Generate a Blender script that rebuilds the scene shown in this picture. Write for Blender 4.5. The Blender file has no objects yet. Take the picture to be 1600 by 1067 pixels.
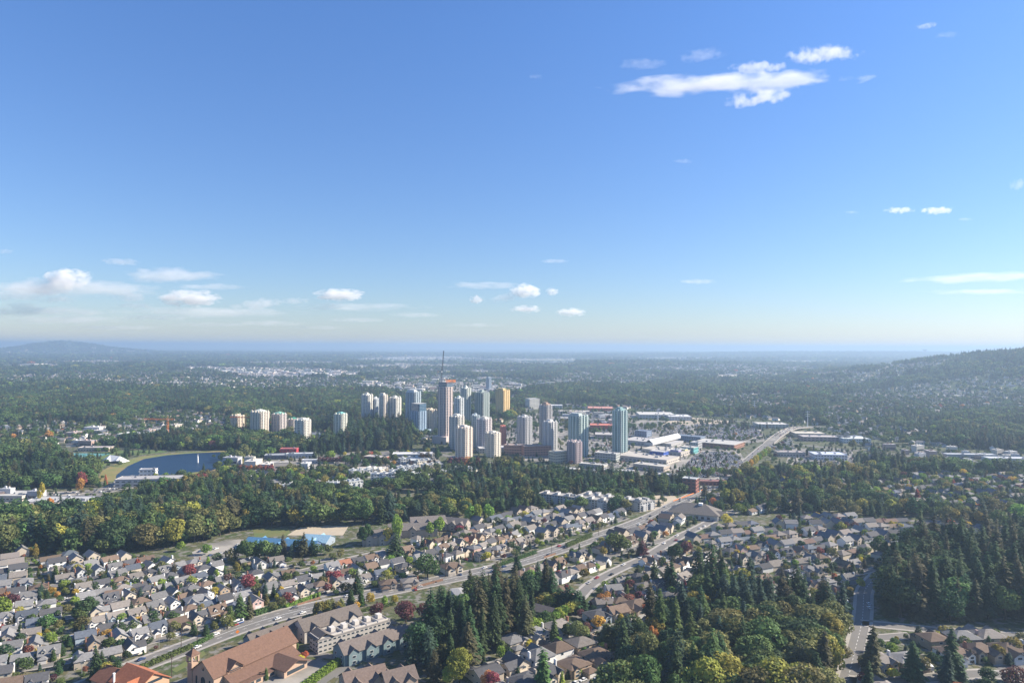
import bpy, math, random
import numpy as np
from mathutils import Vector, Matrix, noise

sc = bpy.context.scene
R = math.radians
rng = random.Random(11)

# ------------------------------------------------------------------ camera
F, CX, CY, CAMZ = 1100.0, 800.0, 533.5, 180.0
HORIZ = 541.5
pitch = math.atan((HORIZ - CY) / F)
roll = R(0.28)
fw = Vector((0, math.cos(pitch), math.sin(pitch)))
rt = Vector((1, 0, 0))
up = rt.cross(fw)
rt2 = rt * math.cos(roll) + up * math.sin(roll)
up2 = up * math.cos(roll) - rt * math.sin(roll)
rt, up = rt2, up2
cam = bpy.data.cameras.new('camera')
cam.sensor_width = 36
cam.lens = 36 * F / 1600
cam.clip_start = 1
cam.clip_end = 200000
co = bpy.data.objects.new('camera', cam)
sc.collection.objects.link(co)
co.matrix_world = Matrix((
    (rt.x, up.x, -fw.x, 0), (rt.y, up.y, -fw.y, 0), (rt.z, up.z, -fw.z, CAMZ), (0, 0, 0, 1)))
sc.camera = co

# ------------------------------------------------------------------ light
SUN_AZ, SUN_EL = 80.0, 32.0      # degrees to the right of the view direction
w = bpy.data.worlds.new('World')
sc.world = w
w.use_nodes = True
nt = w.node_tree
bg = nt.nodes['Background']
sky = nt.nodes.new('ShaderNodeTexSky')
sky.sky_type = 'NISHITA'
sky.sun_disc = False
sky.sun_elevation = R(SUN_EL)
sky.sun_rotation = R(SUN_AZ)
sky.altitude = 300
sky.air_density = 1.0
sky.dust_density = 0.3
sky.ozone_density = 6.0
# the air of that afternoon: paler and warmer low down, deeper blue overhead (by world direction)
tcs = nt.nodes.new('ShaderNodeTexCoord')
sxs = nt.nodes.new('ShaderNodeSeparateXYZ')
mrs = nt.nodes.new('ShaderNodeMapRange')
mrs.inputs[1].default_value = 0.0
mrs.inputs[2].default_value = 0.42
mxs = nt.nodes.new('ShaderNodeMixRGB')
mxs.inputs[1].default_value = (0.95, 0.88, 0.88, 1)
mxs.inputs[2].default_value = (0.94, 1.09, 1.29, 1)
nt.links.new(tcs.outputs['Generated'], sxs.inputs[0])
nt.links.new(sxs.outputs[2], mrs.inputs[0])
nt.links.new(mrs.outputs[0], mxs.inputs[0])
tint = nt.nodes.new('ShaderNodeVectorMath')
tint.operation = 'MULTIPLY'
nt.links.new(mxs.outputs[0], tint.inputs[1])
nt.links.new(sky.outputs[0], tint.inputs[0])
nt.links.new(tint.outputs[0], bg.inputs[0])
bg.inputs[1].default_value = 0.072
sl = bpy.data.lights.new('sun', 'SUN')
sl.energy = 5.0
sl.angle = R(0.5)
sl.color = (1.0, 0.89, 0.74)
so = bpy.data.objects.new('sun', sl)
sc.collection.objects.link(so)
sd = Vector((math.sin(R(SUN_AZ)) * math.cos(R(SUN_EL)), math.cos(R(SUN_AZ)) * math.cos(R(SUN_EL)), math.sin(R(SUN_EL))))
so.rotation_euler = sd.to_track_quat('Z', 'Y').to_euler()
so.location = (0, 0, 400)
sc.view_settings.view_transform = 'Standard'
sc.view_settings.look = 'None'
sc.view_settings.exposure = 1.14
sc.view_settings.gamma = 1
cy = sc.cycles
cy.use_denoising = True
cy.max_bounces = 5
cy.diffuse_bounces = 2
cy.glossy_bounces = 2
cy.transmission_bounces = 2
cy.volume_bounces = 4
cy.transparent_max_bounces = 8
cy.caustics_reflective = False
cy.caustics_refractive = False
cy.volume_step_rate = 1.0
cy.volume_max_steps = 256

# ------------------------------------------------------------------ terrain and picking
def sst(a, b, x):
    t = np.clip((x - a) / (b - a), 0, 1)
    return t * t * (3 - 2 * t)

def hz(x, y):
    x = np.asarray(x, float); y = np.asarray(y, float)
    a = sst(1380, 2750, x) ** 1.2
    b = sst(1500, 3000, y) * (1 - sst(3200, 5600, y))
    h = 192 * a * b
    h = h + 34 * np.exp(-((x - 1250) / 1300) ** 2 - ((y - 6400) / 750) ** 2)
    h = h + 75 * np.exp(-((x - 8200) / 4600) ** 2 - ((y - 15500) / 2600) ** 2)
    h = h + 60 * np.exp(-((x - 1500) / 9000) ** 2 - ((y - 27000) / 3500) ** 2)
    m = np.exp(-((x + 8330) / 620) ** 2 - ((y - 13000) / 1100) ** 2)
    m = m + 0.3 * np.exp(-((x + 9300) / 800) ** 2 - ((y - 13200) / 1100) ** 2)
    m = m + 0.42 * np.exp(-((x + 7450) / 760) ** 2 - ((y - 13000) / 1000) ** 2)
    h = h + 178 * m
    return h

def P(px, py, z=0.0):
    d = fw * F + rt * (px - CX) + up * (CY - py)
    t = (z - CAMZ) / d.z
    return (d.x * t, d.y * t)

def Ph(px, py):
    """point where the ray meets the terrain"""
    d = fw * F + rt * (px - CX) + up * (CY - py)
    d = d / d.y
    y = 200.0
    while y < 40000:
        if CAMZ + d.z * y <= float(hz(d.x * y, y)):
            break
        y *= 1.01
    return (d.x * y, y)

def proj(x, y, z):
    v = Vector((x, y, z - CAMZ))
    dd = v.dot(fw)
    if dd < 1:
        return (-9999, -9999)
    return (CX + F * v.dot(rt) / dd, CY - F * v.dot(up) / dd)

def inpoly(poly, x, y):
    c = False
    j = len(poly) - 1
    for i in range(len(poly)):
        xi, yi = poly[i]; xj, yj = poly[j]
        if (yi > y) != (yj > y) and x < (xj - xi) * (y - yi) / (yj - yi) + xi:
            c = not c
        j = i
    return c

# ------------------------------------------------------------------ materials
MATS = {}
def mat(name, col, rough=0.85, var=0.0, scale=0.3, objcol=False, metallic=0.0, spec=0.3, rnd=0.0, island=0.0, trans=0.0, bump=0.0, col2=None, emit=None):
    if name in MATS:
        return MATS[name]
    m = bpy.data.materials.new(name)
    m.use_nodes = True
    t = m.node_tree; N = t.nodes; L = t.links
    b = N['Principled BSDF']
    b.inputs['Roughness'].default_value = rough
    b.inputs['Metallic'].default_value = metallic
    b.inputs['Specular IOR Level'].default_value = spec
    if objcol:
        oi = N.new('ShaderNodeObjectInfo'); cur = oi.outputs['Color']
    else:
        rgb = N.new('ShaderNodeRGB'); rgb.outputs[0].default_value = (*col, 1); cur = rgb.outputs[0]
    if col2:
        tc = N.new('ShaderNodeTexCoord'); nz = N.new('ShaderNodeTexNoise')
        nz.inputs['Scale'].default_value = scale; nz.inputs['Detail'].default_value = 4
        L.new(tc.outputs['Object'], nz.inputs['Vector'])
        rp = N.new('ShaderNodeMapRange'); rp.inputs[1].default_value = 0.4; rp.inputs[2].default_value = 0.6
        L.new(nz.outputs[0], rp.inputs[0])
        mx = N.new('ShaderNodeMixRGB'); mx.inputs[2].default_value = (*col2, 1)
        L.new(rp.outputs[0], mx.inputs[0]); L.new(cur, mx.inputs[1]); cur = mx.outputs[0]
    fac = None
    def mul(c, socket, lo, hi):
        mr = N.new('ShaderNodeMapRange'); mr.inputs[3].default_value = lo; mr.inputs[4].default_value = hi
        L.new(socket, mr.inputs[0])
        v = N.new('ShaderNodeVectorMath'); v.operation = 'SCALE'
        L.new(c, v.inputs[0]); L.new(mr.outputs[0], v.inputs['Scale'])
        return v.outputs[0]
    if var:
        tc = N.new('ShaderNodeTexCoord'); nz = N.new('ShaderNodeTexNoise')
        nz.inputs['Scale'].default_value = scale; nz.inputs['Detail'].default_value = 5; nz.inputs['Roughness'].default_value = 0.65
        L.new(tc.outputs['Object'], nz.inputs['Vector'])
        mr = N.new('ShaderNodeMapRange'); mr.inputs[1].default_value = 0.3; mr.inputs[2].default_value = 0.7
        L.new(nz.outputs[0], mr.inputs[0])
        cur = mul(cur, mr.outputs[0], 1 - var, 1 + var)
        if bump:
            bp = N.new('ShaderNodeBump'); bp.inputs['Strength'].default_value = bump
            L.new(nz.outputs[0], bp.inputs['Height']); L.new(bp.outputs[0], b.inputs['Normal'])
    if rnd:
        oi2 = N.new('ShaderNodeObjectInfo')
        hs = N.new('ShaderNodeHueSaturation')
        mr = N.new('ShaderNodeMapRange'); mr.inputs[3].default_value = 0.5 - rnd * 0.07; mr.inputs[4].default_value = 0.5 + rnd * 0.05
        L.new(oi2.outputs['Random'], mr.inputs[0]); L.new(mr.outputs[0], hs.inputs['Hue'])
        m2 = N.new('ShaderNodeMath'); m2.operation = 'MULTIPLY'; m2.inputs[1].default_value = 7.31
        m3 = N.new('ShaderNodeMath'); m3.operation = 'FRACT'
        L.new(oi2.outputs['Random'], m2.inputs[0]); L.new(m2.outputs[0], m3.inputs[0])
        mr2 = N.new('ShaderNodeMapRange'); mr2.inputs[3].default_value = 1 - rnd * 0.45; mr2.inputs[4].default_value = 1 + rnd * 0.5
        L.new(m3.outputs[0], mr2.inputs[0]); L.new(mr2.outputs[0], hs.inputs['Value'])
        L.new(cur, hs.inputs['Color']); cur = hs.outputs[0]
    if island:
        g = N.new('ShaderNodeNewGeometry')
        cur = mul(cur, g.outputs['Random Per Island'], 1 - island, 1 + island)
    L.new(cur, b.inputs['Base Color'])
    if trans:
        out = N['Material Output']
        tr = N.new('ShaderNodeBsdfTranslucent'); L.new(cur, tr.inputs[0])
        ms = N.new('ShaderNodeMixShader'); ms.inputs[0].default_value = trans
        L.new(b.outputs[0], ms.inputs[1]); L.new(tr.outputs[0], ms.inputs[2]); L.new(ms.outputs[0], out.inputs[0])
    MATS[name] = m
    return m

# ------------------------------------------------------------------ mesh building
class MB:
    def __init__(s):
        s.v = []; s.f = []; s.mi = []
    def add(s, vs, fs, m=0):
        o = len(s.v); s.v += [tuple(p) for p in vs]
        for f in fs:
            s.f.append(tuple(i + o for i in f)); s.mi.append(m)
    def box(s, x0, x1, y0, y1, z0, z1, m=0, rz=0.0, c=(0, 0)):
        vs = [(x, y, z) for z in (z0, z1) for x, y in ((x0, y0), (x1, y0), (x1, y1), (x0, y1))]
        if rz or c != (0, 0):
            ca, sa = math.cos(rz), math.sin(rz)
            vs = [(c[0] + x * ca - y * sa, c[1] + x * sa + y * ca, z) for x, y, z in vs]
        s.add(vs, [(0, 3, 2, 1), (4, 5, 6, 7), (0, 1, 5, 4), (1, 2, 6, 5), (2, 3, 7, 6), (3, 0, 4, 7)], m)
    def prism(s, pts, z0, z1, m=0, mtop=None, zf=None):
        """upright prism over polygon pts (counter-clockwise)"""
        n = len(pts)
        vs = [(x, y, z0) for x, y in pts] + [(x, y, z1) for x, y in pts]
        s.add(vs, [(i, (i + 1) % n, n + (i + 1) % n, n + i) for i in range(n)], m)
        s.add(vs[n:], [tuple(range(n))], m if mtop is None else mtop)
    def gable(s, x0, x1, y0, y1, z, h, axis='x', over=0.45, th=0.22, m=0):
        """closed gabled roof; ridge along axis"""
        if axis == 'x':
            X0, X1 = x0 - over, x1 + over
            ym = (y0 + y1) / 2; k = h / ((y1 - y0) / 2)
            Y0, Y1 = y0 - over, y1 + over; ze = z - over * k
            pr = [(Y0, ze), (ym, z + h), (Y1, ze), (Y1, ze + th), (ym, z + h + th * 1.2), (Y0, ze + th)]
            vs = [(X0, a, b) for a, b in pr] + [(X1, a, b) for a, b in pr]
        else:
            Y0, Y1 = y0 - over, y1 + over
            xm = (x0 + x1) / 2; k = h / ((x1 - x0) / 2)
            A0, A1 = x0 - over, x1 + over; ze = z - over * k
            pr = [(A0, ze), (xm, z + h), (A1, ze), (A1, ze + th), (xm, z + h + th * 1.2), (A0, ze + th)]
            vs = [(a, Y1, b) for a, b in pr] + [(a, Y0, b) for a, b in pr]
        f = [(i, (i + 1) % 6, 6 + (i + 1) % 6, 6 + i) for i in range(6)]
        f += [(0, 5, 4, 1), (1, 4, 3, 2), (6, 7, 10, 11), (7, 8, 9, 10)]
        s.add(vs, f, m)
    def hip(s, x0, x1, y0, y1, z, h, over=0.45, m=0, flat=0.0):
        X0, X1, Y0, Y1 = x0 - over, x1 + over, y0 - over, y1 + over
        w_, d_ = X1 - X0, Y1 - Y0
        i = min(w_, d_) / 2 * (1 - flat)
        vs = [(X0, Y0, z - 0.15), (X1, Y0, z - 0.15), (X1, Y1, z - 0.15), (X0, Y1, z - 0.15),
              (X0, Y0, z + 0.05), (X1, Y0, z + 0.05), (X1, Y1, z + 0.05), (X0, Y1, z + 0.05)]
        s.add(vs, [(0, 3, 2, 1), (0, 1, 5, 4), (1, 2, 6, 5), (2, 3, 7, 6), (3, 0, 4, 7)], m)
        if flat or abs(w_ - d_) < 0.01:
            if flat:
                t = [(X0 + i, Y0 + i, z + h), (X1 - i, Y0 + i, z + h), (X1 - i, Y1 - i, z + h), (X0 + i, Y1 - i, z + h)]
                s.add(vs[4:] + t, [(0, 1, 5, 4), (1, 2, 6, 5), (2, 3, 7, 6), (3, 0, 4, 7), (4, 5, 6, 7)], m)
            else:
                s.add(vs[4:] + [((X0 + X1) / 2, (Y0 + Y1) / 2, z + h)], [(0, 1, 4), (1, 2, 4), (2, 3, 4), (3, 0, 4)], m)
        elif w_ > d_:
            ym = (Y0 + Y1) / 2
            s.add(vs[4:] + [(X0 + i, ym, z + h), (X1 - i, ym, z + h)], [(0, 1, 5, 4), (1, 2, 5), (2, 3, 4, 5), (3, 0, 4)], m)
        else:
            xm = (X0 + X1) / 2
            s.add(vs[4:] + [(xm, Y0 + i, z + h), (xm, Y1 - i, z + h)], [(0, 1, 4), (1, 2, 5, 4), (2, 3, 5), (3, 0, 4, 5)], m)
    def gwall(s, x0, x1, y0, y1, z, h, axis='x', m=0):
        """the triangular gable walls under a gable roof"""
        e = 0.02
        if axis == 'x':
            ym = (y0 + y1) / 2
            for X, o in ((x0, -1), (x1, 1)):
                f = [(0, 1, 2)] if o > 0 else [(0, 2, 1)]
                s.add([(X, y0, z), (X, y1, z), (X, ym, z + h)], f, m)
        else:
            xm = (x0 + x1) / 2
            for Y, o in ((y0, -1), (y1, 1)):
                f = [(0, 1, 2)] if o < 0 else [(0, 2, 1)]
                s.add([(x0, Y, z), (x1, Y, z), (xm, Y, z + h)], f, m)
    def tube(s, p0, p1, r0, r1, n=6, m=0):
        p0 = Vector(p0); p1 = Vector(p1); d = (p1 - p0).normalized()
        a = d.orthogonal().normalized(); b = d.cross(a)
        vs = []
        for p, r in ((p0, r0), (p1, r1)):
            for i in range(n):
                t = 2 * math.pi * i / n
                vs.append(tuple(p + a * math.cos(t) * r + b * math.sin(t) * r))
        s.add(vs, [(i, (i + 1) % n, n + (i + 1) % n, n + i) for i in range(n)] + [tuple(range(n))[::-1], tuple(range(n, 2 * n))], m)
    def mesh(s, name, mats):
        me = bpy.data.meshes.new(name)
        me.from_pydata(s.v, [], s.f)
        for m in (mats if isinstance(mats, (list, tuple)) else [mats]):
            me.materials.append(m)
        if any(s.mi):
            me.polygons.foreach_set('material_index', s.mi)
        me.update()
        return me

def link(o, parent=None):
    sc.collection.objects.link(o)
    if parent is not None:
        o.parent = parent
    return o
def obj(name, me, parent=None, loc=(0, 0, 0), rz=0.0, col=None):
    o = bpy.data.objects.new(name, me)
    o.location = loc
    o.rotation_euler = (0, 0, rz)
    if col is not None:
        o.color = (*col, 1)
    return link(o, parent)
def tag(o, label=None, cat=None, group=None, kind=None):
    if label: o['label'] = label
    if cat: o['category'] = cat
    if group: o['group'] = group
    if kind: o['kind'] = kind
    return o
def empty(name, loc, rz=0.0):
    o = bpy.data.objects.new(name, None)
    o.empty_display_size = 1
    o.location = loc
    o.rotation_euler = (0, 0, rz)
    return link(o)

# things that ask for an automatic label: (object, description, category, group, x, y, z)
PENDING = []
LANDMARKS = []      # (text, px, py)
OCC = []            # occupied discs (x, y, r)
ROADS = []          # (points, half width)
def near_road(x, y, extra):
    for pts, hw in ROADS:
        rr = hw + extra
        for (ax, ay), (bx, by) in zip(pts, pts[1:]):
            if min(ax, bx) - rr > x or max(ax, bx) + rr < x or min(ay, by) - rr > y or max(ay, by) + rr < y:
                continue
            dx, dy = bx - ax, by - ay
            t = max(0, min(1, ((x - ax) * dx + (y - ay) * dy) / (dx * dx + dy * dy + 1e-9)))
            if math.hypot(x - ax - dx * t, y - ay - dy * t) < rr:
                return True
    return False
class Grid:
    def __init__(s, cell=20.0): s.c = cell; s.d = {}
    def put(s, x, y, r):
        s.d.setdefault((int(x // s.c), int(y // s.c)), []).append((x, y, r))
        s.rm = max(getattr(s, 'rm', 0), r)
    def hit(s, x, y, r):
        k = int(math.ceil((r + getattr(s, 'rm', 0)) / s.c))
        i, j = int(x // s.c), int(y // s.c)
        for a in range(i - k, i + k + 1):
            for b in range(j - k, j + k + 1):
                for (u, v, q) in s.d.get((a, b), ()):
                    if (u - x) ** 2 + (v - y) ** 2 < (q + r) ** 2:
                        return True
        return False
BLD = Grid(25.0)
def occupy_rect(x, y, w_, d_, ang, pad=1.0):
    ca, sa = math.cos(ang), math.sin(ang)
    r = max(2.0, min(w_, d_) / 2)
    nx = max(1, int(math.ceil(w_ / r))); ny = max(1, int(math.ceil(d_ / r)))
    for i in range(nx):
        for j in range(ny):
            a = -w_ / 2 + (i + 0.5) * w_ / nx; b = -d_ / 2 + (j + 0.5) * d_ / ny
            BLD.put(x + a * ca - b * sa, y + a * sa + b * ca, r * 0.75 + pad)
# ------------------------------------------------------------------ common materials
M = {}
M['asphalt'] = mat('asphalt', (0.19, 0.18, 0.165), 0.9, var=0.22, scale=0.07, col2=(0.145, 0.14, 0.13))
M['asphalt2'] = mat('asphalt_dark', (0.09, 0.09, 0.09), 0.9, var=0.2, scale=0.08)
M['concrete'] = mat('concrete_pavement', (0.33, 0.31, 0.28), 0.9, var=0.15, scale=0.3)
M['paint'] = mat('road_paint', (0.75, 0.75, 0.72), 0.7)
M['hwall'] = mat('house_siding', (0.6, 0.58, 0.54), 0.8, var=0.06, scale=0.8, objcol=True)
M['hroof'] = mat('shingle_roof', (0.12, 0.11, 0.10), 0.9, var=0.22, scale=0.9, objcol=True)
M['trimw'] = mat('white_trim', (0.72, 0.71, 0.68), 0.7)
M['glass'] = mat('window_glass', (0.03, 0.045, 0.06), 0.12, spec=0.7)
M['door'] = mat('painted_door', (0.16, 0.07, 0.05), 0.6, objcol=True)
M['garage'] = mat('garage_door_paint', (0.62, 0.6, 0.56), 0.7, objcol=True)
M['brick'] = mat('chimney_siding', (0.5, 0.47, 0.43), 0.85, objcol=True)
M['trunk'] = mat('bark', (0.07, 0.05, 0.035), 0.95, var=0.3, scale=1.5)
M['metal'] = mat('grey_metal', (0.35, 0.36, 0.37), 0.5, metallic=0.4)
M['white'] = mat('white_paint', (0.75, 0.75, 0.73), 0.7)
M['tarroof'] = mat('flat_roof_membrane', (0.36, 0.35, 0.33), 0.9, var=0.12, scale=0.1, objcol=True)
M['objcol'] = mat('painted_wall', (0.5, 0.5, 0.5), 0.75, var=0.05, scale=0.2, objcol=True)
M['fence'] = mat('cedar_fence', (0.22, 0.13, 0.085), 0.9, var=0.15, scale=0.5)
M['tyre'] = mat('tyre_rubber', (0.02, 0.02, 0.02), 0.9)
M['carpaint'] = mat('car_paint', (0.5, 0.5, 0.5), 0.3, spec=0.5, objcol=True)
M['orange'] = mat('orange_paint', (0.75, 0.22, 0.03), 0.6)
M['yellow'] = mat('yellow_paint', (0.7, 0.45, 0.05), 0.6)

# ------------------------------------------------------------------ road layout (pixel way points on the ground)
def path(pts, step=12.0):
    """smooth world polyline through pixel points"""
    w_ = [P(*p) for p in pts]
    w_ = [(2 * w_[0][0] - w_[1][0], 2 * w_[0][1] - w_[1][1])] + w_ + [(2 * w_[-1][0] - w_[-2][0], 2 * w_[-1][1] - w_[-2][1])]
    out = []
    for i in range(1, len(w_) - 2):
        p0, p1, p2, p3 = [np.array(q) for q in w_[i - 1:i + 3]]
        n = max(2, int(np.linalg.norm(p2 - p1) / step))
        for k in range(n):
            t = k / n
            out.append(tuple(0.5 * ((2 * p1) + (-p0 + p2) * t + (2 * p0 - 5 * p1 + 4 * p2 - p3) * t * t + (-p0 + 3 * p1 - 3 * p2 + p3) * t ** 3)))
    out.append(tuple(w_[-2]))
    return out

def offset(pts, d):
    out = []
    for i, p in enumerate(pts):
        a = pts[max(0, i - 1)]; b = pts[min(len(pts) - 1, i + 1)]
        dx, dy = b[0] - a[0], b[1] - a[1]; l = math.hypot(dx, dy) or 1
        out.append((p[0] - dy / l * d, p[1] + dx / l * d))
    return out
def ribbon(mb, pts, d0, d1, z, m=0, zf=None):
    A = offset(pts, d0); B = offset(pts, d1)
    zz = [z + (float(zf(*p)) if zf else 0) for p in pts]
    vs = [(a[0], a[1], q) for a, q in zip(A, zz)] + [(b[0], b[1], q) for b, q in zip(B, zz)]
    n = len(pts)
    mb.add(vs, [(i, n + i, n + i + 1, i + 1) if d1 < d0 else (i, i + 1, n + i + 1, n + i) for i in range(n - 1)], m)

def road(name, pts, width, kind_label, z=0.05, walk=True, dashes=(), edge=True, material='asphalt'):
    mb = MB()
    hw = width / 2
    ribbon(mb, pts, hw, -hw, z, 0)
    o = tag(obj(name, mb.mesh(name, M[material])), kind_label, kind='structure')
    if walk:
        s = MB()
        for sg in (1, -1):
            ribbon(s, pts, sg * hw + (2.2 if sg > 0 else 0), sg * hw + (0 if sg > 0 else -2.2), z + 0.12, 0)
            # kerb face
            E = offset(pts, sg * hw)
            vs = [(a[0], a[1], z) for a in E] + [(a[0], a[1], z + 0.12) for a in E]
            n = len(E)
            s.add(vs, [(i, i + 1, n + i + 1, n + i) for i in range(n - 1)], 0)
        tag(obj('pavement', s.mesh('pavement', M['concrete'])), None, kind='structure')
    if dashes:
        s = MB()
        for d, on, off, wd in dashes:
            L = 0
            seg = []
            acc = 0.0; draw = True; cur = [pts[0]]
            for a, b in zip(pts, pts[1:]):
                l = math.hypot(b[0] - a[0], b[1] - a[1]); t = 0
                while t < l:
                    rem = (on if draw else off) - acc
                    st = min(rem, l - t); t += st; acc += st
                    q = (a[0] + (b[0] - a[0]) * t / l, a[1] + (b[1] - a[1]) * t / l)
                    if draw: cur.append(q)
                    if acc >= (on if draw else off) - 1e-6:
                        if draw and len(cur) > 1: ribbon(s, cur, d + wd / 2, d - wd / 2, z + 0.02)
                        draw = not draw; acc = 0; cur = [q]
        tag(obj('road_marking', s.mesh('road_marking', M['paint'])), None, kind='structure')
    ROADS.append((pts, hw + (2.2 if walk else 0)))
    return o

main_pts = path([(60, 1105), (190, 1050), (300, 1008), (375, 980), (437, 961), (500, 946), (600, 924), (700, 904), (785, 885), (870, 859), (1000, 815), (1060, 786), (1115, 757), (1160, 728), (1195, 698), (1222, 680)])
road('road', main_pts, 16.5, 'wide grey four lane main road running from the lower left towards the overpass',
     dashes=((-4.0, 3, 6, 0.22), (4.0, 3, 6, 0.22), (0.0, 900, 1, 0.3)))
road('road', path([(898, 940), (925, 912), (965, 890), (1005, 872), (1032, 856), (1062, 838), (1090, 825), (1128, 806), (1185, 786)]), 7.6,
     'pale grey residential street between the townhouse rows right of the main road')
road('road', path([(1315, 1110), (1325, 1060), (1340, 1000), (1347, 970), (1349, 945), (1352, 920), (1372, 898)]), 8.6,
     'residential road in the shade of the dark forest on the right', dashes=((0, 3, 3, 0.2),))
road('road', path([(1347, 973), (1420, 980), (1500, 988), (1640, 996)]), 8.5, 'shaded side road below the dark forest on the right')
road('road', path([(1620, 1062), (1540, 1052), (1440, 1060), (1385, 1066), (1330, 1062)]), 8, 'short cul-de-sac between houses in the lower right corner')
road('road', path([(170, 1110), (290, 1062), (380, 1045), (470, 1022), (520, 1025), (600, 1032)]), 6.5, 'grey driveway beside the two churches', walk=False)
road('road', path([(470, 1085), (525, 1050), (570, 1026), (590, 1015)]), 6, 'lane between the bright hedge and the brown townhouses', walk=False)
road('road', path([(0, 800), (60, 783), (150, 770), (240, 745), (330, 741), (430, 735), (500, 722), (560, 712), (640, 703), (700, 712), (760, 722), (830, 735), (900, 730), (990, 742), (1080, 748), (1125, 756)]), 15,
     'avenue crossing in front of the towers and the lake', walk=False)
road('road', path([(640, 704), (700, 706), (800, 700), (850, 690), (930, 668), (1000, 662), (1080, 655), (1180, 660), (1260, 668)]), 14, 'highway behind the shopping mall', walk=False)
road('road', path([(430, 852), (400, 858), (350, 872), (300, 880), (250, 872)]), 9, 'street in front of the blue roofed school', walk=False)
road('road', path([(640, 858), (600, 862), (560, 870), (520, 880), (470, 893), (430, 890)]), 8, None)
road('road', path([(1180, 786), (1300, 806), (1450, 815), (1600, 830)]), 8, None, walk=False)
road('road', path([(1222, 692), (1300, 700), (1420, 712), (1640, 730)]), 13, 'highway crossing the flat land below the hill on the right', walk=False)

# ------------------------------------------------------------------ ground sheet
def ground():
    ys = [-600, -200, 60]
    y = 150.0
    while y < 44000:
        ys.append(y); y *= 1.032
    ys.append(44500)
    us = np.linspace(-1.25, 1.25, 120)
    vs = []
    for yy in ys:
        wd = max(yy, 700)
        xs = us * wd
        vs += [(float(x), float(yy), float(h)) for x, h in zip(xs, hz(xs, np.full_like(xs, yy)))]
    n = len(us)
    fs = [(j * n + i, j * n + i + 1, (j + 1) * n + i + 1, (j + 1) * n + i) for j in range(len(ys) - 1) for i in range(n - 1)]
    me = bpy.data.meshes.new('ground'); me.from_pydata(vs, [], fs); me.update()
    for p in me.polygons: p.use_smooth = True
    m = bpy.data.materials.new('ground_earth'); m.use_nodes = True
    t = m.node_tree; N = t.nodes; L = t.links; b = N['Principled BSDF']
    b.inputs['Roughness'].default_value = 0.95; b.inputs['Specular IOR Level'].default_value = 0.1
    tc = N.new('ShaderNodeTexCoord')
    def nz(scale, det=5, lo=0.4, hi=0.6, rough=0.6, sy=1.0):
        n1 = N.new('ShaderNodeTexNoise'); n1.inputs['Scale'].default_value = scale; n1.inputs['Detail'].default_value = det; n1.inputs['Roughness'].default_value = rough
        mp = N.new('ShaderNodeMapping'); mp.inputs['Scale'].default_value = (1, sy, 1)
        L.new(tc.outputs['Object'], mp.inputs[0]); L.new(mp.outputs[0], n1.inputs['Vector'])
        r = N.new('ShaderNodeMapRange'); r.inputs[1].default_value = lo; r.inputs[2].default_value = hi
        L.new(n1.outputs[0], r.inputs[0]); return r.outputs[0]
    def mix(f, a, c):
        x = N.new('ShaderNodeMixRGB'); L.new(f, x.inputs[0])
        for k, q in ((1, a), (2, c)):
            if isinstance(q, tuple): x.inputs[k].default_value = (*q, 1)
            else: L.new(q, x.inputs[k])
        return x.outputs[0]
    near = mix(nz(0.05), (0.06, 0.09, 0.03), (0.12, 0.11, 0.06))
    near = mix(nz(0.35, 3, 0.52, 0.6), near, (0.05, 0.06, 0.03))
    near = mix(nz(0.16, 4, 0.5, 0.6), near, (0.19, 0.18, 0.16))
    far = mix(nz(0.0035, 6, 0.4, 0.62), (0.04, 0.065, 0.028), (0.08, 0.10, 0.04))
    far = mix(nz(0.0009, 8, 0.56, 0.66, 0.7, 2.6), far, (0.13, 0.14, 0.085))
    far = mix(nz(0.0016, 9, 0.60, 0.68, 0.75, 3.0), far, (0.34, 0.33, 0.30))
    sx = N.new('ShaderNodeSeparateXYZ'); L.new(tc.outputs['Object'], sx.inputs[0])
    fr = N.new('ShaderNodeMapRange'); fr.inputs[1].default_value = 1000; fr.inputs[2].default_value = 2400
    L.new(sx.outputs[1], fr.inputs[0])
    L.new(mix(fr.outputs[0], near, far), b.inputs['Base Color'])
    me.materials.append(m)
    tag(obj('ground', me), None, kind='structure')
ground()

def sheet(name, pix, m, z, label=None):
    """flat ground patch through pixel corners"""
    pts = [P(*p) for p in pix]
    a = sum(x0 * y1 - x1 * y0 for (x0, y0), (x1, y1) in zip(pts, pts[1:] + pts[:1]))
    if a < 0: pts = pts[::-1]
    mb = MB(); mb.add([(x, y, z) for x, y in pts], [tuple(range(len(pts)))])
    return tag(obj(name, mb.mesh(name, m)), label, kind='structure')

M['lawn'] = mat('dry_lawn', (0.15, 0.15, 0.055), 0.95, col2=(0.09, 0.13, 0.04), scale=0.06, var=0.15)
M['lawng'] = mat('green_lawn', (0.08, 0.14, 0.035), 0.95, col2=(0.12, 0.15, 0.05), scale=0.05, var=0.15)
M['sand'] = mat('sandy_field', (0.42, 0.36, 0.27), 0.95, var=0.1, scale=0.05)
M['reed'] = mat('reed_bank', (0.26, 0.20, 0.08), 0.95, col2=(0.14, 0.16, 0.05), scale=0.03, var=0.2)
M['lot'] = mat('parking_asphalt', (0.20, 0.19, 0.17), 0.9, var=0.25, scale=0.03, col2=(.29, .27, .235))
M['court'] = mat('court_surface', (0.07, 0.22, 0.22), 0.8)

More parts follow.
